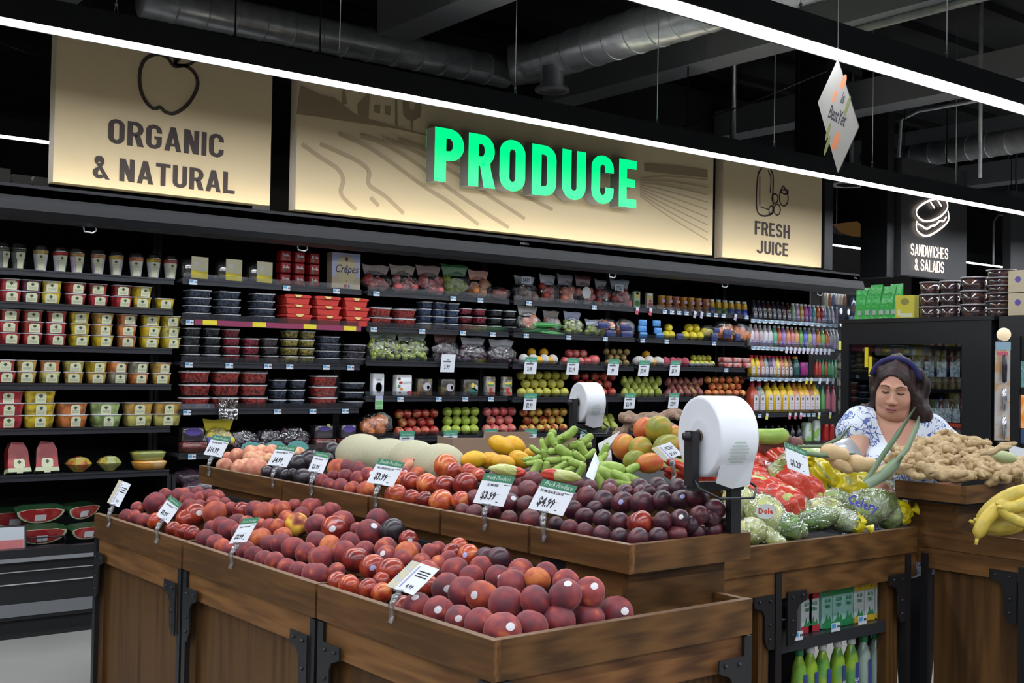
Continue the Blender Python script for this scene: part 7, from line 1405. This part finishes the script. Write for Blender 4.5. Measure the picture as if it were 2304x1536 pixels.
g = G(); T = left(-.031, 0, 0); g.prism([(.03*math.cos(k*.7), .11+.022*math.sin(k*.7)) for k in range(9)], .0008, mat('olive_print', (.25, .22, .05), .4), T); g.box(-.05, -.03, .02, .06, 0, .0008, mat('pale_print_y', (.6, .6, .4), .4), T); g.box(-.03, .05, .01, .035, 0, .0006, mat('pale_print_y'), T); g.obj('printed_front', t)
CONT = mat('dark_filled_container', (.03, .015, .018), .2, coat=.8, noise=(30, (.12, .05, .03), .5, .65)); LDC = mat('grey_clear_lid', (.3, .28, .29), .25, coat=.5)
def cont(px, n, w, h, what, mm_=CONT):
    for k in range(n):
        z = 1.825+k*h; t = empty('snack_container', f'round clear container of {what}, {nth(k)} from bottom', 'container', 'containers stacked on the cabinet', (6.62, yz(px, 6.62), z)); G().lathe([(w*.42, 0), (w*.44, .004), (w*.48, h*.82)], mm_, 20).obj('tub', t); G().lathe([(w*.5, h*.82), (w*.53, h*.86), (w*.53, h*.94), (w*.44, h*.96)], LDC, 20).obj('lid', t)
cont(2092, 3, .125, .078, 'dark dried fruit nearest the yellow pack'); cont(2138, 3, .125, .078, 'dark raisins in the second stack'); cont(2192, 3, .16, .083, 'brown nuts in the wide third stack'); cont(2252, 6, .165, .047, 'dark dates in the tall flat stack')
for i, z in enumerate((1.825, 1.96)):
    o = G().box(-.06, .06, -.06, .06, 0, .13, mat('tan_box', (.45, .38, .26), .5)).thing('snack_carton', f'{("lower", "upper")[i]} tan carton with purple logo at the frame edge on the cabinet', 'carton', 'tan cartons', (6.6, yz(2302), z)); G().prism([(.02*math.cos(k), .075+.02*math.sin(k)) for k in range(6)], .001, PURP, left(-.061, 0, 0)).obj('print', o)
# second cabinet with food picture and screen
t = empty('screen_cabinet', 'black cabinet with a lit screen and orange food picture at the right frame edge', 'cabinet', None, (6.5, 3.2, 0)); y0, y1 = -.5, .42
G().box(0, .7, y0, y1, 0, 1.82, BLACK).obj('body', t); G().box(-.02, .0, y1-.14, y1, .9, 1.7, BLACK2).obj('side_post', t)
def patch(x, p0, p1, m, n, par, o0):
    a, b = at(*p0, x=x), at(*p1, x=x); g = G(); g.box(-.004, 0, min(a[1], b[1])-o0[1], max(a[1], b[1])-o0[1], min(a[2], b[2]), max(a[2], b[2]), m); g.obj(n, par)
patch(6.47, (2282, 812), (2330, 872), mat('lit_screen', (.3, .5, .5), .3, emit=.8, ecol=(.35, .7, .72), noise=(20, (.2, .5, .3), .5, .6)), 'screen', t, (0, 3.2)); patch(6.475, (2278, 806), (2332, 878), BLACK2, 'screen_bezel', t, (0, 3.2))
patch(6.47, (2282, 888), (2330, 965), mat('orange_food_photo', (.55, .18, .03), .4, emit=.35, ecol=(.9, .3, .05), noise=(14, (.7, .5, .3), .45, .6)), 'food_picture', t, (0, 3.2)); patch(6.47, (2282, 965), (2330, 1000), mat('navy_photo_base', (.05, .1, .2), .4), 'picture_base', t, (0, 3.2))
sheet('clear_divider', 'pale translucent curved divider beyond the ginger heap', 'divider', [AD(2268, 1000, 4.9), AD(2330, 1015, 4.9), AD(2330, 1080, 4.7), AD(2290, 1085, 4.7)], .004, mat('pale_acrylic', (.42, .44, .46), .3))
# pole with hanging cards
P_ = AD(2252, 1010, 5.5); zt = AD(2252, 752, 5.5)[2]; t = empty('card_display_pole', 'tall pole hung with recipe cards and a cream ball on top', 'display pole', None, (P_[0], P_[1], 0), (0, 0, -.66))
G().tube([(0, 0, 0), (0, 0, zt-.02)], .010, BLACK, 10).obj('pole', t); G().lathe([(.0, 0), (.16, 0), (.16, .015), (.02, .03)], BLACK, 20).obj('foot', t)
G().sphere((.01, 0, zt), .032, mat('cream_ball', (.65, .5, .33), .4, emit=.5, ecol=(1, .8, .55)), 18, 12).obj('ball', t); G().box(-.035, .035, -.02, -.012, zt-.075, zt-.035, mat('sky_label', (.3, .45, .55), .4)).obj('top_label', t)
for k, (a, b) in enumerate(((785, 862), (862, 925), (925, 990))):
    z1, z0 = AD(2252, a, 5.5)[2], AD(2252, b, 5.5)[2]; c_ = G().box(-.038, .034, -.018, -.014, z0, z1, mat('recipe_card', (.55, .52, .5), .4, noise=(24, (.6, .35, .15), .48, .6))).obj('recipe_card', t)
    if k == 0: G().box(-.03, .022, -.0195, -.018, z1-.03, z1-.012, mat('pink_card_title', (.6, .12, .18), .4)).obj('card_title', c_)
    g = G(); g.lathe([(.0, z0-.0), (.011, z0+.01), (.012, z0+(z1-z0)*.5), (.009, z0+(z1-z0)*.8), (0, z0+(z1-z0)*.85)], mat(('pepper_mill_dark', 'steel_mill', 'steel_mill')[k], ((.03, .03, .04), (.55, .56, .6), (.55, .56, .6))[k], .2, (0, .8, .8)[k]), 12, Matrix.Translation((0, -.034, 0))); g.obj('hanging_grinder', t)
# end of the juice cooler: perforated post and peg racks
x = xat(1915, 6.5, 1.5); G().box(-.06, .06, -.03, .03, .1, 2.0, mat('pale_blue_steel', (.14, .2, .3), .35, noise=(40, (.03, .04, .06), .5, .55))).thing('shelf_post', 'pale blue perforated steel post at the end of the juice shelves', 'post', None, (x, 6.5, 0))
for i, (px, py) in enumerate(((1888, 700), (1905, 702), (1888, 728), (1906, 730))):
    p = at(px, py, y=6.5); g = G(); g.box(-.045, .045, -.02, .02, -.06, .06, clear('peg_pack_film', (.6, .68, .8), gloss=.35, rough=.1)); g.prism([(.02*math.cos(k*.8), .028*math.sin(k*.8)) for k in range(8)], .003, WHITE, front(0, -.021, 0)); g.thing('peg_pack', f'clear hanging pack with white oval label at the juice cooler end, {("upper", "lower")[i//2]} {("first", "second")[i%2]}', 'pack', 'clear hanging packs', tuple(p))
for i, (px, py) in enumerate(((1893, 812), (1893, 850), (1897, 880), (1895, 915))):
    p = at(px, py, y=6.52); g = G(); g.box(-.05, .05, -.01, .01, -.07, .07, mat('dull_peg_goods', (.2, .2, .15), .4, noise=(18, (.04, .04, .04), .45, .55))); g.thing('peg_goods', f'dull hanging goods in the gap beside the juice shelves, {nth(i)} from the top', 'pack', 'hanging goods by the post', tuple(p))
p = at(1896, 777, y=6.45); G().box(-.06, .06, -.004, .004, -.04, .04, mat('yellow_price_card', (.6, .58, .1), .4)).thing('price_sign', 'yellow and white price card at the juice cooler end', 'price sign', None, tuple(p))
# ---------------------------------------------------------------- beyond the cooler
GW = mat('pale_far_wall', (.22, .21, .2), .8); x0, x1 = 9.0, 16.5
G().box(8.9, 17, 11.0, 11.1, 2.2, 3.75, GW).thing('partition', 'pale grey far partition seen between the black sign boards', 'partition')
G().box(9.0, 17, 9.2, 9.8, 0, 2.25, BLACK).thing('wall_shelving', 'black shelving run behind the cooler carrying jars', 'shelving')
for i, px in enumerate((1862, 1870, 1878, 1887, 1895, 1903, 1924, 1946, 1968, 1992, 2178, 2200)):
    x = xat(px, 9.25, 2.4); h = .34 if i < 6 else .24; g = G(); g.lathe([(.04, 0), (.05, .01), (.05, h*.8), (.035, h*.88), (.036, h)], mat('dull_glass_jar', tint=True, rough=.2, coat=.5), 12); o = g.thing('storage_jar', f'dim jar standing on the far shelving beside the black signs, {nth(i)} along', 'jar', 'jars on the far shelving', (x, 9.3, 2.25)); o.color = ((.2, .18, .15, 1), (.12, .05, .02, 1), (.04, .05, .1, 1), (.22, .2, .18, 1))[i % 4]
    if i >= 6: G().lathe([(.054, h*.25), (.054, h*.5)], mat('brown_jar_fill', (.08, .04, .02), .5), 12, cap=False).obj('jar_contents', o)
p = at(1925, 510, y=10.9); G().prism([(-.5, 0), (.1, .1), (.5, -.02), (.1, -.16), (-.3, -.1)], .02, mat('warm_patch_print', (.35, .18, .06), .5, emit=.1), FRONT).thing('wall_picture', 'orange brown picture high on the far partition', 'picture', None, (p[0], 10.97, p[2]))
for i, (px0, px1) in enumerate(((-30, 26), (28, 73), (75, 112))):
    a, b = xat(px0, 7.9, 2.5), xat(px1, 7.9, 2.5); zz = at(50, 383, y=7.9)[2]; t = empty('storage_box', f'white box with printed picture on the cooler top behind the organic sign, {nth(i)} along', 'box', 'boxes behind the organic sign', (a, 7.9, 2.3))
    G().box(0, b-a-.01, 0, .3, 0, zz-2.3-.03*(i > 0), mat('dull_white_box', (.2, .2, .2), .6)).obj('carton', t); G().prism([((b-a)*.35+.09*math.cos(k*.63), .2+.06*math.sin(k*.63)) for k in range(10)], .001, mat('brown_photo_print', (.1, .035, .015), .5) if i % 2 == 0 else mat('dark_photo_print', (.03, .03, .03), .5), front(0, -.001, 0)).obj('picture_print', t)
G().box(-1, 9, 7.6, 8.3, 0, 2.3, BLACK).thing('rear_shelving', 'black shelving backing onto the cooler', 'shelving')
x0, x1 = xat(608, 7.9, 2.7), xat(658, 7.9, 2.7); G().box(x0, x1+.1, 7.9, 8.2, 2.3, at(630, 352, y=7.9)[2], mat('dim_grey_carton', (.05, .05, .048), .7)).thing('storage_box', 'dim grey carton in the gap between organic and produce signs', 'box')
# ---------------------------------------------------------------- the woman
def woman():
    Pc = AD(2020, 878, 4.95); yaw0 = math.atan2(-.618, .786); t = empty('person', 'woman with dark hair and navy headband in white and blue floral blouse reaching down', 'person', None, (Pc[0], Pc[1], 0), (0, 0, yaw0)); HZ = float(Pc[2])
    Rh = (Matrix.Rotation(-.42, 3, 'Z') @ Matrix.Rotation(.26, 3, 'X') @ Matrix.Rotation(.10, 3, 'Y')); hc = Vector((-.012, 0, HZ+.008)); Ri = np.array(Rh.transposed())
    def hf(X, Y, Z):                                     # world-of-person -> head frame (face towards -y)
        x, y, z = X-hc.x, Y-hc.y, Z-hc.z; return (Ri[0, 0]*x+Ri[0, 1]*y+Ri[0, 2]*z, Ri[1, 0]*x+Ri[1, 1]*y+Ri[1, 2]*z, Ri[2, 0]*x+Ri[2, 1]*y+Ri[2, 2]*z)
    H = lambda *p: tuple(Rh @ Vector(p)+hc)
    def head(X, Y, Z):
        x, y, z = hf(X, Y, Z)
        d = sd_ell(x, y, z, (0, .02, .03), (.077, .095, .092)); d = smin(d, sd_ell(x, y, z, (0, -.022, -.02), (.068, .074, .098)), .03)
        d = smin(d, sd_ell(x, y, z, (0, -.052, -.088), (.034, .032, .026)), .03)
        for s in (-1, 1):
            d = smin(d, sd_ell(x, y, z, (s*.036, -.058, -.036), (.03, .028, .03)), .022); d = smin(d, sd_cap(x, y, z, (s*.055, .0, -.05), (s*.03, -.04, -.09), .028, .022), .03)
            d = smin(d, sd_cap(x, y, z, (s*.015, -.09, .026), (s*.048, -.075, .028), .008, .006), .014)
            k = sd_ell(x, y, z, (s*.032, -.102, .010), (.019, .022, .013)); d = -smin(-d, k, .012)
            d = smin(d, sd_ell(x, y, z, (s*.031, -.072, .008), (.015, .014, .011)), .006)
            d = smin(d, sd_ell(x, y, z, (s*.013, -.1, -.036), (.009, .011, .008)), .006)
        d = smin(d, sd_cap(x, y, z, (0, -.088, .014), (0, -.112, -.03), .007, .012), .012)
        d = smin(d, sd_ell(x, y, z, (0, -.088, -.061), (.024, .013, .006)), .008); d = smin(d, sd_ell(x, y, z, (0, -.085, -.072), (.019, .013, .007)), .007)
        k = sd_ell(x, y, z, (0, -.102, -.0665), (.02, .012, .0022)); d = -smin(-d, k, .004)
        d = smin(d, sd_ell(x, y, z, (0, -.02, -.105), (.052, .05, .03)), .03)
        n = sd_cap(X, Y, Z, H(0, .02, -.06), (0.0, .05, HZ-.2), .056, .06); d = smin(d, n, .03)
        return smin(d, sd_ell(X, Y, Z, (0, .045, HZ-.25), (.15, .075, .08)), .04)
    c0 = np.array([hc.x, hc.y, hc.z]); SK = mat('warm_skin', (.52, .29, .20), .5, noise=(9, (.56, .27, .19), .4, .65)); SK.node_tree.nodes['Principled BSDF'].inputs['Subsurface Weight'].default_value = .08
    v1, f1 = net(head, (c0[0]-.17, -.16, HZ-.34), (c0[0]+.19, .17, HZ+.15), .0042)
    SL, SR_ = (-.15, .035, HZ-.15), (.15, .035, HZ-.175); EL, ER = (-.225, -.10, HZ-.30), (.205, -.07, HZ-.36); WL, WR = (-.19, -.28, HZ-.36), (.09, -.11, HZ-.44)
    def hand(X, Y, Z, d, w, dr):
        dr = np.array(dr)/np.linalg.norm(dr); sd = np.cross(dr, (0, 0, 1)); sd /= np.linalg.norm(sd); w = np.array(w); pc = w+dr*.045
        d = smin(d, sd_cap(X, Y, Z, w+dr*.01, pc+dr*.03, .026, .03), .02)
        for k, L in enumerate((.06, .07, .066, .052)):
            a = pc+dr*.04+sd*(k-1.5)*.019; m = a+dr*L*.55+np.array([0, 0, -.006]); e = m+dr*L*.4+np.array([0, 0, -.022]); d = smin(d, np.minimum(sd_cap(X, Y, Z, a, m, .0095, .009), sd_cap(X, Y, Z, m, e, .009, .0075)), .004)
        a = w+dr*.02+sd*.026*(-1); return smin(d, sd_cap(X, Y, Z, a, a+dr*.05-sd*.025+np.array([0, 0, -.01]), .012, .009), .008)
    def body(X, Y, Z):
        d = sd_ell(X, Y, Z, (-.01, .05, HZ-.32), (.17, .12, .2)); d = smin(d, sd_ell(X, Y, Z, (0, .04, HZ-.55), (.185, .14, .2)), .08); d = smin(d, sd_ell(X, Y, Z, (0, .05, HZ-.74), (.2, .14, .17)), .08)
        for s in (-1, 1):
            d = smin(d, sd_ell(X, Y, Z, (s*.085-.01, -.045, HZ-.34), (.085, .075, .085)), .05)
            d = smin(d, sd_cap(X, Y, Z, (s*.10, .05, HZ-.8), (s*.10, .045, .45), .095, .058), .05); d = smin(d, sd_cap(X, Y, Z, (s*.10, .045, .45), (s*.10, .06, .09), .056, .04), .03); d = smin(d, sd_cap(X, Y, Z, (s*.10, .07, .05), (s*.11, -.08, .035), .04, .032), .03)
        d = smin(d, sd_cap(X, Y, Z, SL, SR_, .062, .062), .05)
        d = smin(d, sd_cap(X, Y, Z, SL, EL, .054, .043), .03); d = smin(d, sd_cap(X, Y, Z, EL, WL, .042, .027), .02); d = smin(d, sd_cap(X, Y, Z, SR_, ER, .054, .043), .03); d = smin(d, sd_cap(X, Y, Z, ER, WR, .042, .027), .02)
        return d
    fullb = lambda X, Y, Z: hand(X, Y, Z, hand(X, Y, Z, body(X, Y, Z), WL, np.array(WL)-np.array(EL)), WR, np.array(WR)-np.array(ER))
    v2, f2 = net(fullb, (-.36, -.42, .0), (.36, .24, HZ-.08), .0085)
    g = G(); g.add(v1, f1, SK, True); g.add(v2, f2, SK, True); b = g.obj('body', t)
    def inflated(X, Y, Z, e):
        d = sd_ell(X, Y, Z, (-.01, .05, HZ-.32), (.172+e, .12+e, .2)); d = smin(d, sd_ell(X, Y, Z, (0, .04, HZ-.55), (.2+e, .145+e, .2)), .08); d = smin(d, sd_ell(X, Y, Z, (0, .05, HZ-.74), (.21+e, .15+e, .16)), .08)
        for s in (-1, 1): d = smin(d, sd_ell(X, Y, Z, (s*.085-.01, -.045, HZ-.34), (.09+e, .08+e, .09+e)), .05)
        d = smin(d, sd_cap(X, Y, Z, SL, SR_, .066+e, .066+e), .05); d = smin(d, sd_ell(X, Y, Z, (0, .05, HZ-.24), (.14+e, .08+e, .09)), .05)
        d = smin(d, sd_cap(X, Y, Z, SL, tuple(np.array(SL)*.82+np.array(EL)*.18+np.array([-.02, 0, 0])), .058+e, .066+e), .02); return smin(d, sd_cap(X, Y, Z, SR_, tuple(np.array(SR_)*.7+np.array(ER)*.3+np.array([.03, 0, 0])), .066+e, .07+e), .02)
    def blouse(X, Y, Z):
        w = .006*np.sin(26*X+9*Z)*np.sin(13*Z+5*Y); d = inflated(X, Y, Z, .010)+w*.6
        zc = HZ-.345; vneck = np.maximum(np.abs(X+.01)-np.clip((Z-zc)*.42, -.05, .085), Y-.04)
        d = np.maximum(d, -np.maximum(vneck, -(Y+.3))); d = np.maximum(d, -sd_cap(X, Y, Z, (0, .05, HZ-.2), (0, .03, HZ), .082, .1)); d = np.maximum(d, (HZ-.78)-Z)
        d = np.maximum(d, -inflated(X, Y, Z, -.004)); return d
    m = bpy.data.materials.new('blue_floral_cotton'); m.use_nodes = True; nt = m.node_tree; N, L = nt.nodes, nt.links; B = N['Principled BSDF']; B.inputs['Roughness'].default_value = .75
    tc = N.new('ShaderNodeTexCoord'); vo = N.new('ShaderNodeTexVoronoi'); vo.inputs['Scale'].default_value = 13; vo.feature = 'F1'; nz = N.new('ShaderNodeTexNoise'); nz.inputs['Scale'].default_value = 34; nz.inputs['Detail'].default_value = 2; wv = N.new('ShaderNodeTexWave'); wv.inputs['Scale'].default_value = 26; wv.inputs['Distortion'].default_value = 14; wv.inputs['Detail'].default_value = 2; wv.inputs['Detail Scale'].default_value = 1.6
    for q in (vo, nz, wv): L.new(tc.outputs['Object'], q.inputs['Vector'])
    def M_(op, a, b):
        n = N.new('ShaderNodeMath'); n.operation = op
        for i, s in enumerate((a, b)):
            if isinstance(s, (int, float)): n.inputs[i].default_value = s
            else: L.new(s, n.inputs[i])
        return n.outputs[0]
    a1 = M_('LESS_THAN', M_('ADD', vo.outputs['Distance'], M_('MULTIPLY', nz.outputs[0], .35)), .60); a2 = M_('MULTIPLY', M_('GREATER_THAN', wv.outputs['Fac'], .42), 1.0); flower = M_('MULTIPLY', a1, a2)
    n2 = N.new('ShaderNodeTexNoise'); n2.inputs['Scale'].default_value = 20; n2.inputs['Detail'].default_value = 0; n2.inputs['Distortion'].default_value = 2.5; L.new(tc.outputs['Object'], n2.inputs['Vector']); leaf = M_('LESS_THAN', M_('ABSOLUTE', M_('SUBTRACT', n2.outputs[0], .5), 0), .034); n3 = N.new('ShaderNodeTexNoise'); n3.inputs['Scale'].default_value = 9; L.new(tc.outputs['Object'], n3.inputs['Vector']); leaf = M_('MULTIPLY', leaf, M_('GREATER_THAN', n3.outputs[0], .42))
    tot = M_('MAXIMUM', flower, leaf); mx = N.new('ShaderNodeMix'); mx.data_type = 'RGBA'; L.new(tot, mx.inputs[0]); mx.inputs[6].default_value = (.66, .72, .8, 1); r = N.new('ShaderNodeMix'); r.data_type = 'RGBA'; L.new(n3.outputs[0], r.inputs[0]); r.inputs[6].default_value = (.05, .09, .36, 1); r.inputs[7].default_value = (.14, .2, .42, 1); L.new(r.outputs[2], mx.inputs[7]); L.new(mx.outputs[2], B.inputs['Base Color'])
    v, f = net(blouse, (-.33, -.2, HZ-.80), (.34, .24, HZ-.04), .0068); G().add(v, f, m, True).obj('blouse', t)
    def trousers(X, Y, Z):
        d = sd_ell(X, Y, Z, (0, .05, HZ-.76), (.215, .155, .17))
        for s in (-1, 1): d = smin(d, sd_cap(X, Y, Z, (s*.10, .05, HZ-.8), (s*.10, .05, .10), .11, .062), .04)
        return np.maximum(d, Z-(HZ-.70))
    v, f = net(trousers, (-.26, -.16, .02), (.26, .26, HZ-.66), .016); G().add(v, f, mat('dark_trousers', (.02, .022, .03), .8), True).obj('trousers', t)
    for s in (-1, 1): G().sphere((s*.105, -.01, .04), (.045, .12, .042), BLACK, 16, 10).obj('shoe', t)
    def hair(X, Y, Z):
        x, y, z = hf(X, Y, Z); w = (.005*np.sin(75*x+40*z)+.005*np.sin(60*y+35*z+2)+.003*np.sin(160*x+60*y)+.006*np.sin(45*z+20*x)*np.clip(-z*12, 0, 1))*np.clip((y+.06)*25, 0, 1)
        d = sd_ell(x, y, z, (0, .028, .035), (.095, .116, .100)); d = np.maximum(d, -sd_ell(x, y, z, (-.008, -.120, -.045), (.076, .120, .128)))
        r = sd_ell(x, y, z, (.088, .025, -.04), (.046, .07, .12)); r = smin(r, sd_ell(x, y, z, (.108, .03, -.105), (.055, .06, .07)), .03); l = sd_ell(x, y, z, (-.076, .02, -.05), (.028, .05, .10)); l = smin(l, sd_ell(x, y, z, (-.088, .015, -.125), (.042, .045, .05)), .03)
        d = smin(d, r, .02); d = smin(d, l, .02); return smin(d, sd_ell(x, y, z, (0, .085, -.07), (.09, .05, .1)), .04)+w
    v, f = net(hair, (c0[0]-.24, -.16, HZ-.27), (c0[0]+.26, .26, HZ+.17), .0052); HR = mat('dark_brown_hair', (.012, .004, .004), .55, noise=(30, (.03, .008, .007), .45, .6), bump=(60, .5)); G().add(v, f, HR, True).obj('hair', t)
    g = G(); pts = [H(.1*math.sin(a), -.015+.0*a, .03+.106*math.cos(a)) for a in [(-1.35+2.7*k/14) for k in range(15)]]; g.tube(pts, .012, mat('navy_velvet', (.012, .012, .09), .8), 10); g.obj('headband', t)
    DK = mat('dark_lash', (.03, .012, .01), .6); BRW = mat('brow_hair', (.12, .06, .045), .7)
    for s in (-1, 1):
        G().tube([H(s*.017, -.0905, .006), H(s*.032, -.0885, .0005), H(s*.046, -.080, .005)], [.0022, .0034, .0018], DK, 6).obj('eyelash', t)
        G().tube([H(s*.013, -.0985, .03), H(s*.03, -.0945, .036), H(s*.05, -.0815, .031)], [.0028, .003, .0014], BRW, 6).obj('eyebrow', t)
        G().sphere(H(s*.0075, -.1165, -.043), (.003, .003, .0022), DK, 8, 6).obj('nostril', t)
    LP = mat('rose_lip', (.36, .12, .11), .4); G().tube([H(-.023, -.0925, -.066), H(-.012, -.1015, -.062), H(0, -.1035, -.0625), H(.012, -.1015, -.062), H(.023, -.0925, -.066)], [.0015, .0035, .0035, .0035, .0015], LP, 8).obj('upper_lip', t)
    G().tube([H(-.02, -.0915, -.069), H(-.01, -.099, -.0725), H(0, -.1005, -.0735), H(.01, -.099, -.0725), H(.02, -.0915, -.069)], [.0012, .004, .0045, .004, .0012], LP, 8).obj('lower_lip', t)
    G().sphere(H(.0785, .0, -.03), .004, STEEL, 8, 6).obj('earring', t)
woman()
def grey_bag():
    v = [AD(*p) for p in ((1882, 988, 4.6), (1915, 985, 4.6), (1935, 1010, 4.55), (1945, 1050, 4.5), (1900, 1040, 4.45), (1868, 1018, 4.45), (1868, 1000, 4.5))]; C0 = sum(v)/7; w_ = [Vector(p-C0) for p in v]; bk = Vector((.05, .08, -.01))
    g = G(); n = 7; mid = sum(w_, Vector())/7-bk*.35; g.add(w_+[p*.8+bk for p in w_]+[mid], [(k, (k+1) % n, 14) for k in range(n)]+[(k, n+k, n+(k+1) % n, (k+1) % n) for k in range(n)]+[tuple(range(n, 2*n))], mat('grey_thin_plastic', (.36, .37, .40), .35, coat=.3, bump=(18, .6)), True)
    g.thing('plastic_bag', 'thin grey plastic bag held by the woman over the squash', 'plastic bag', None, tuple(C0))
grey_bag()
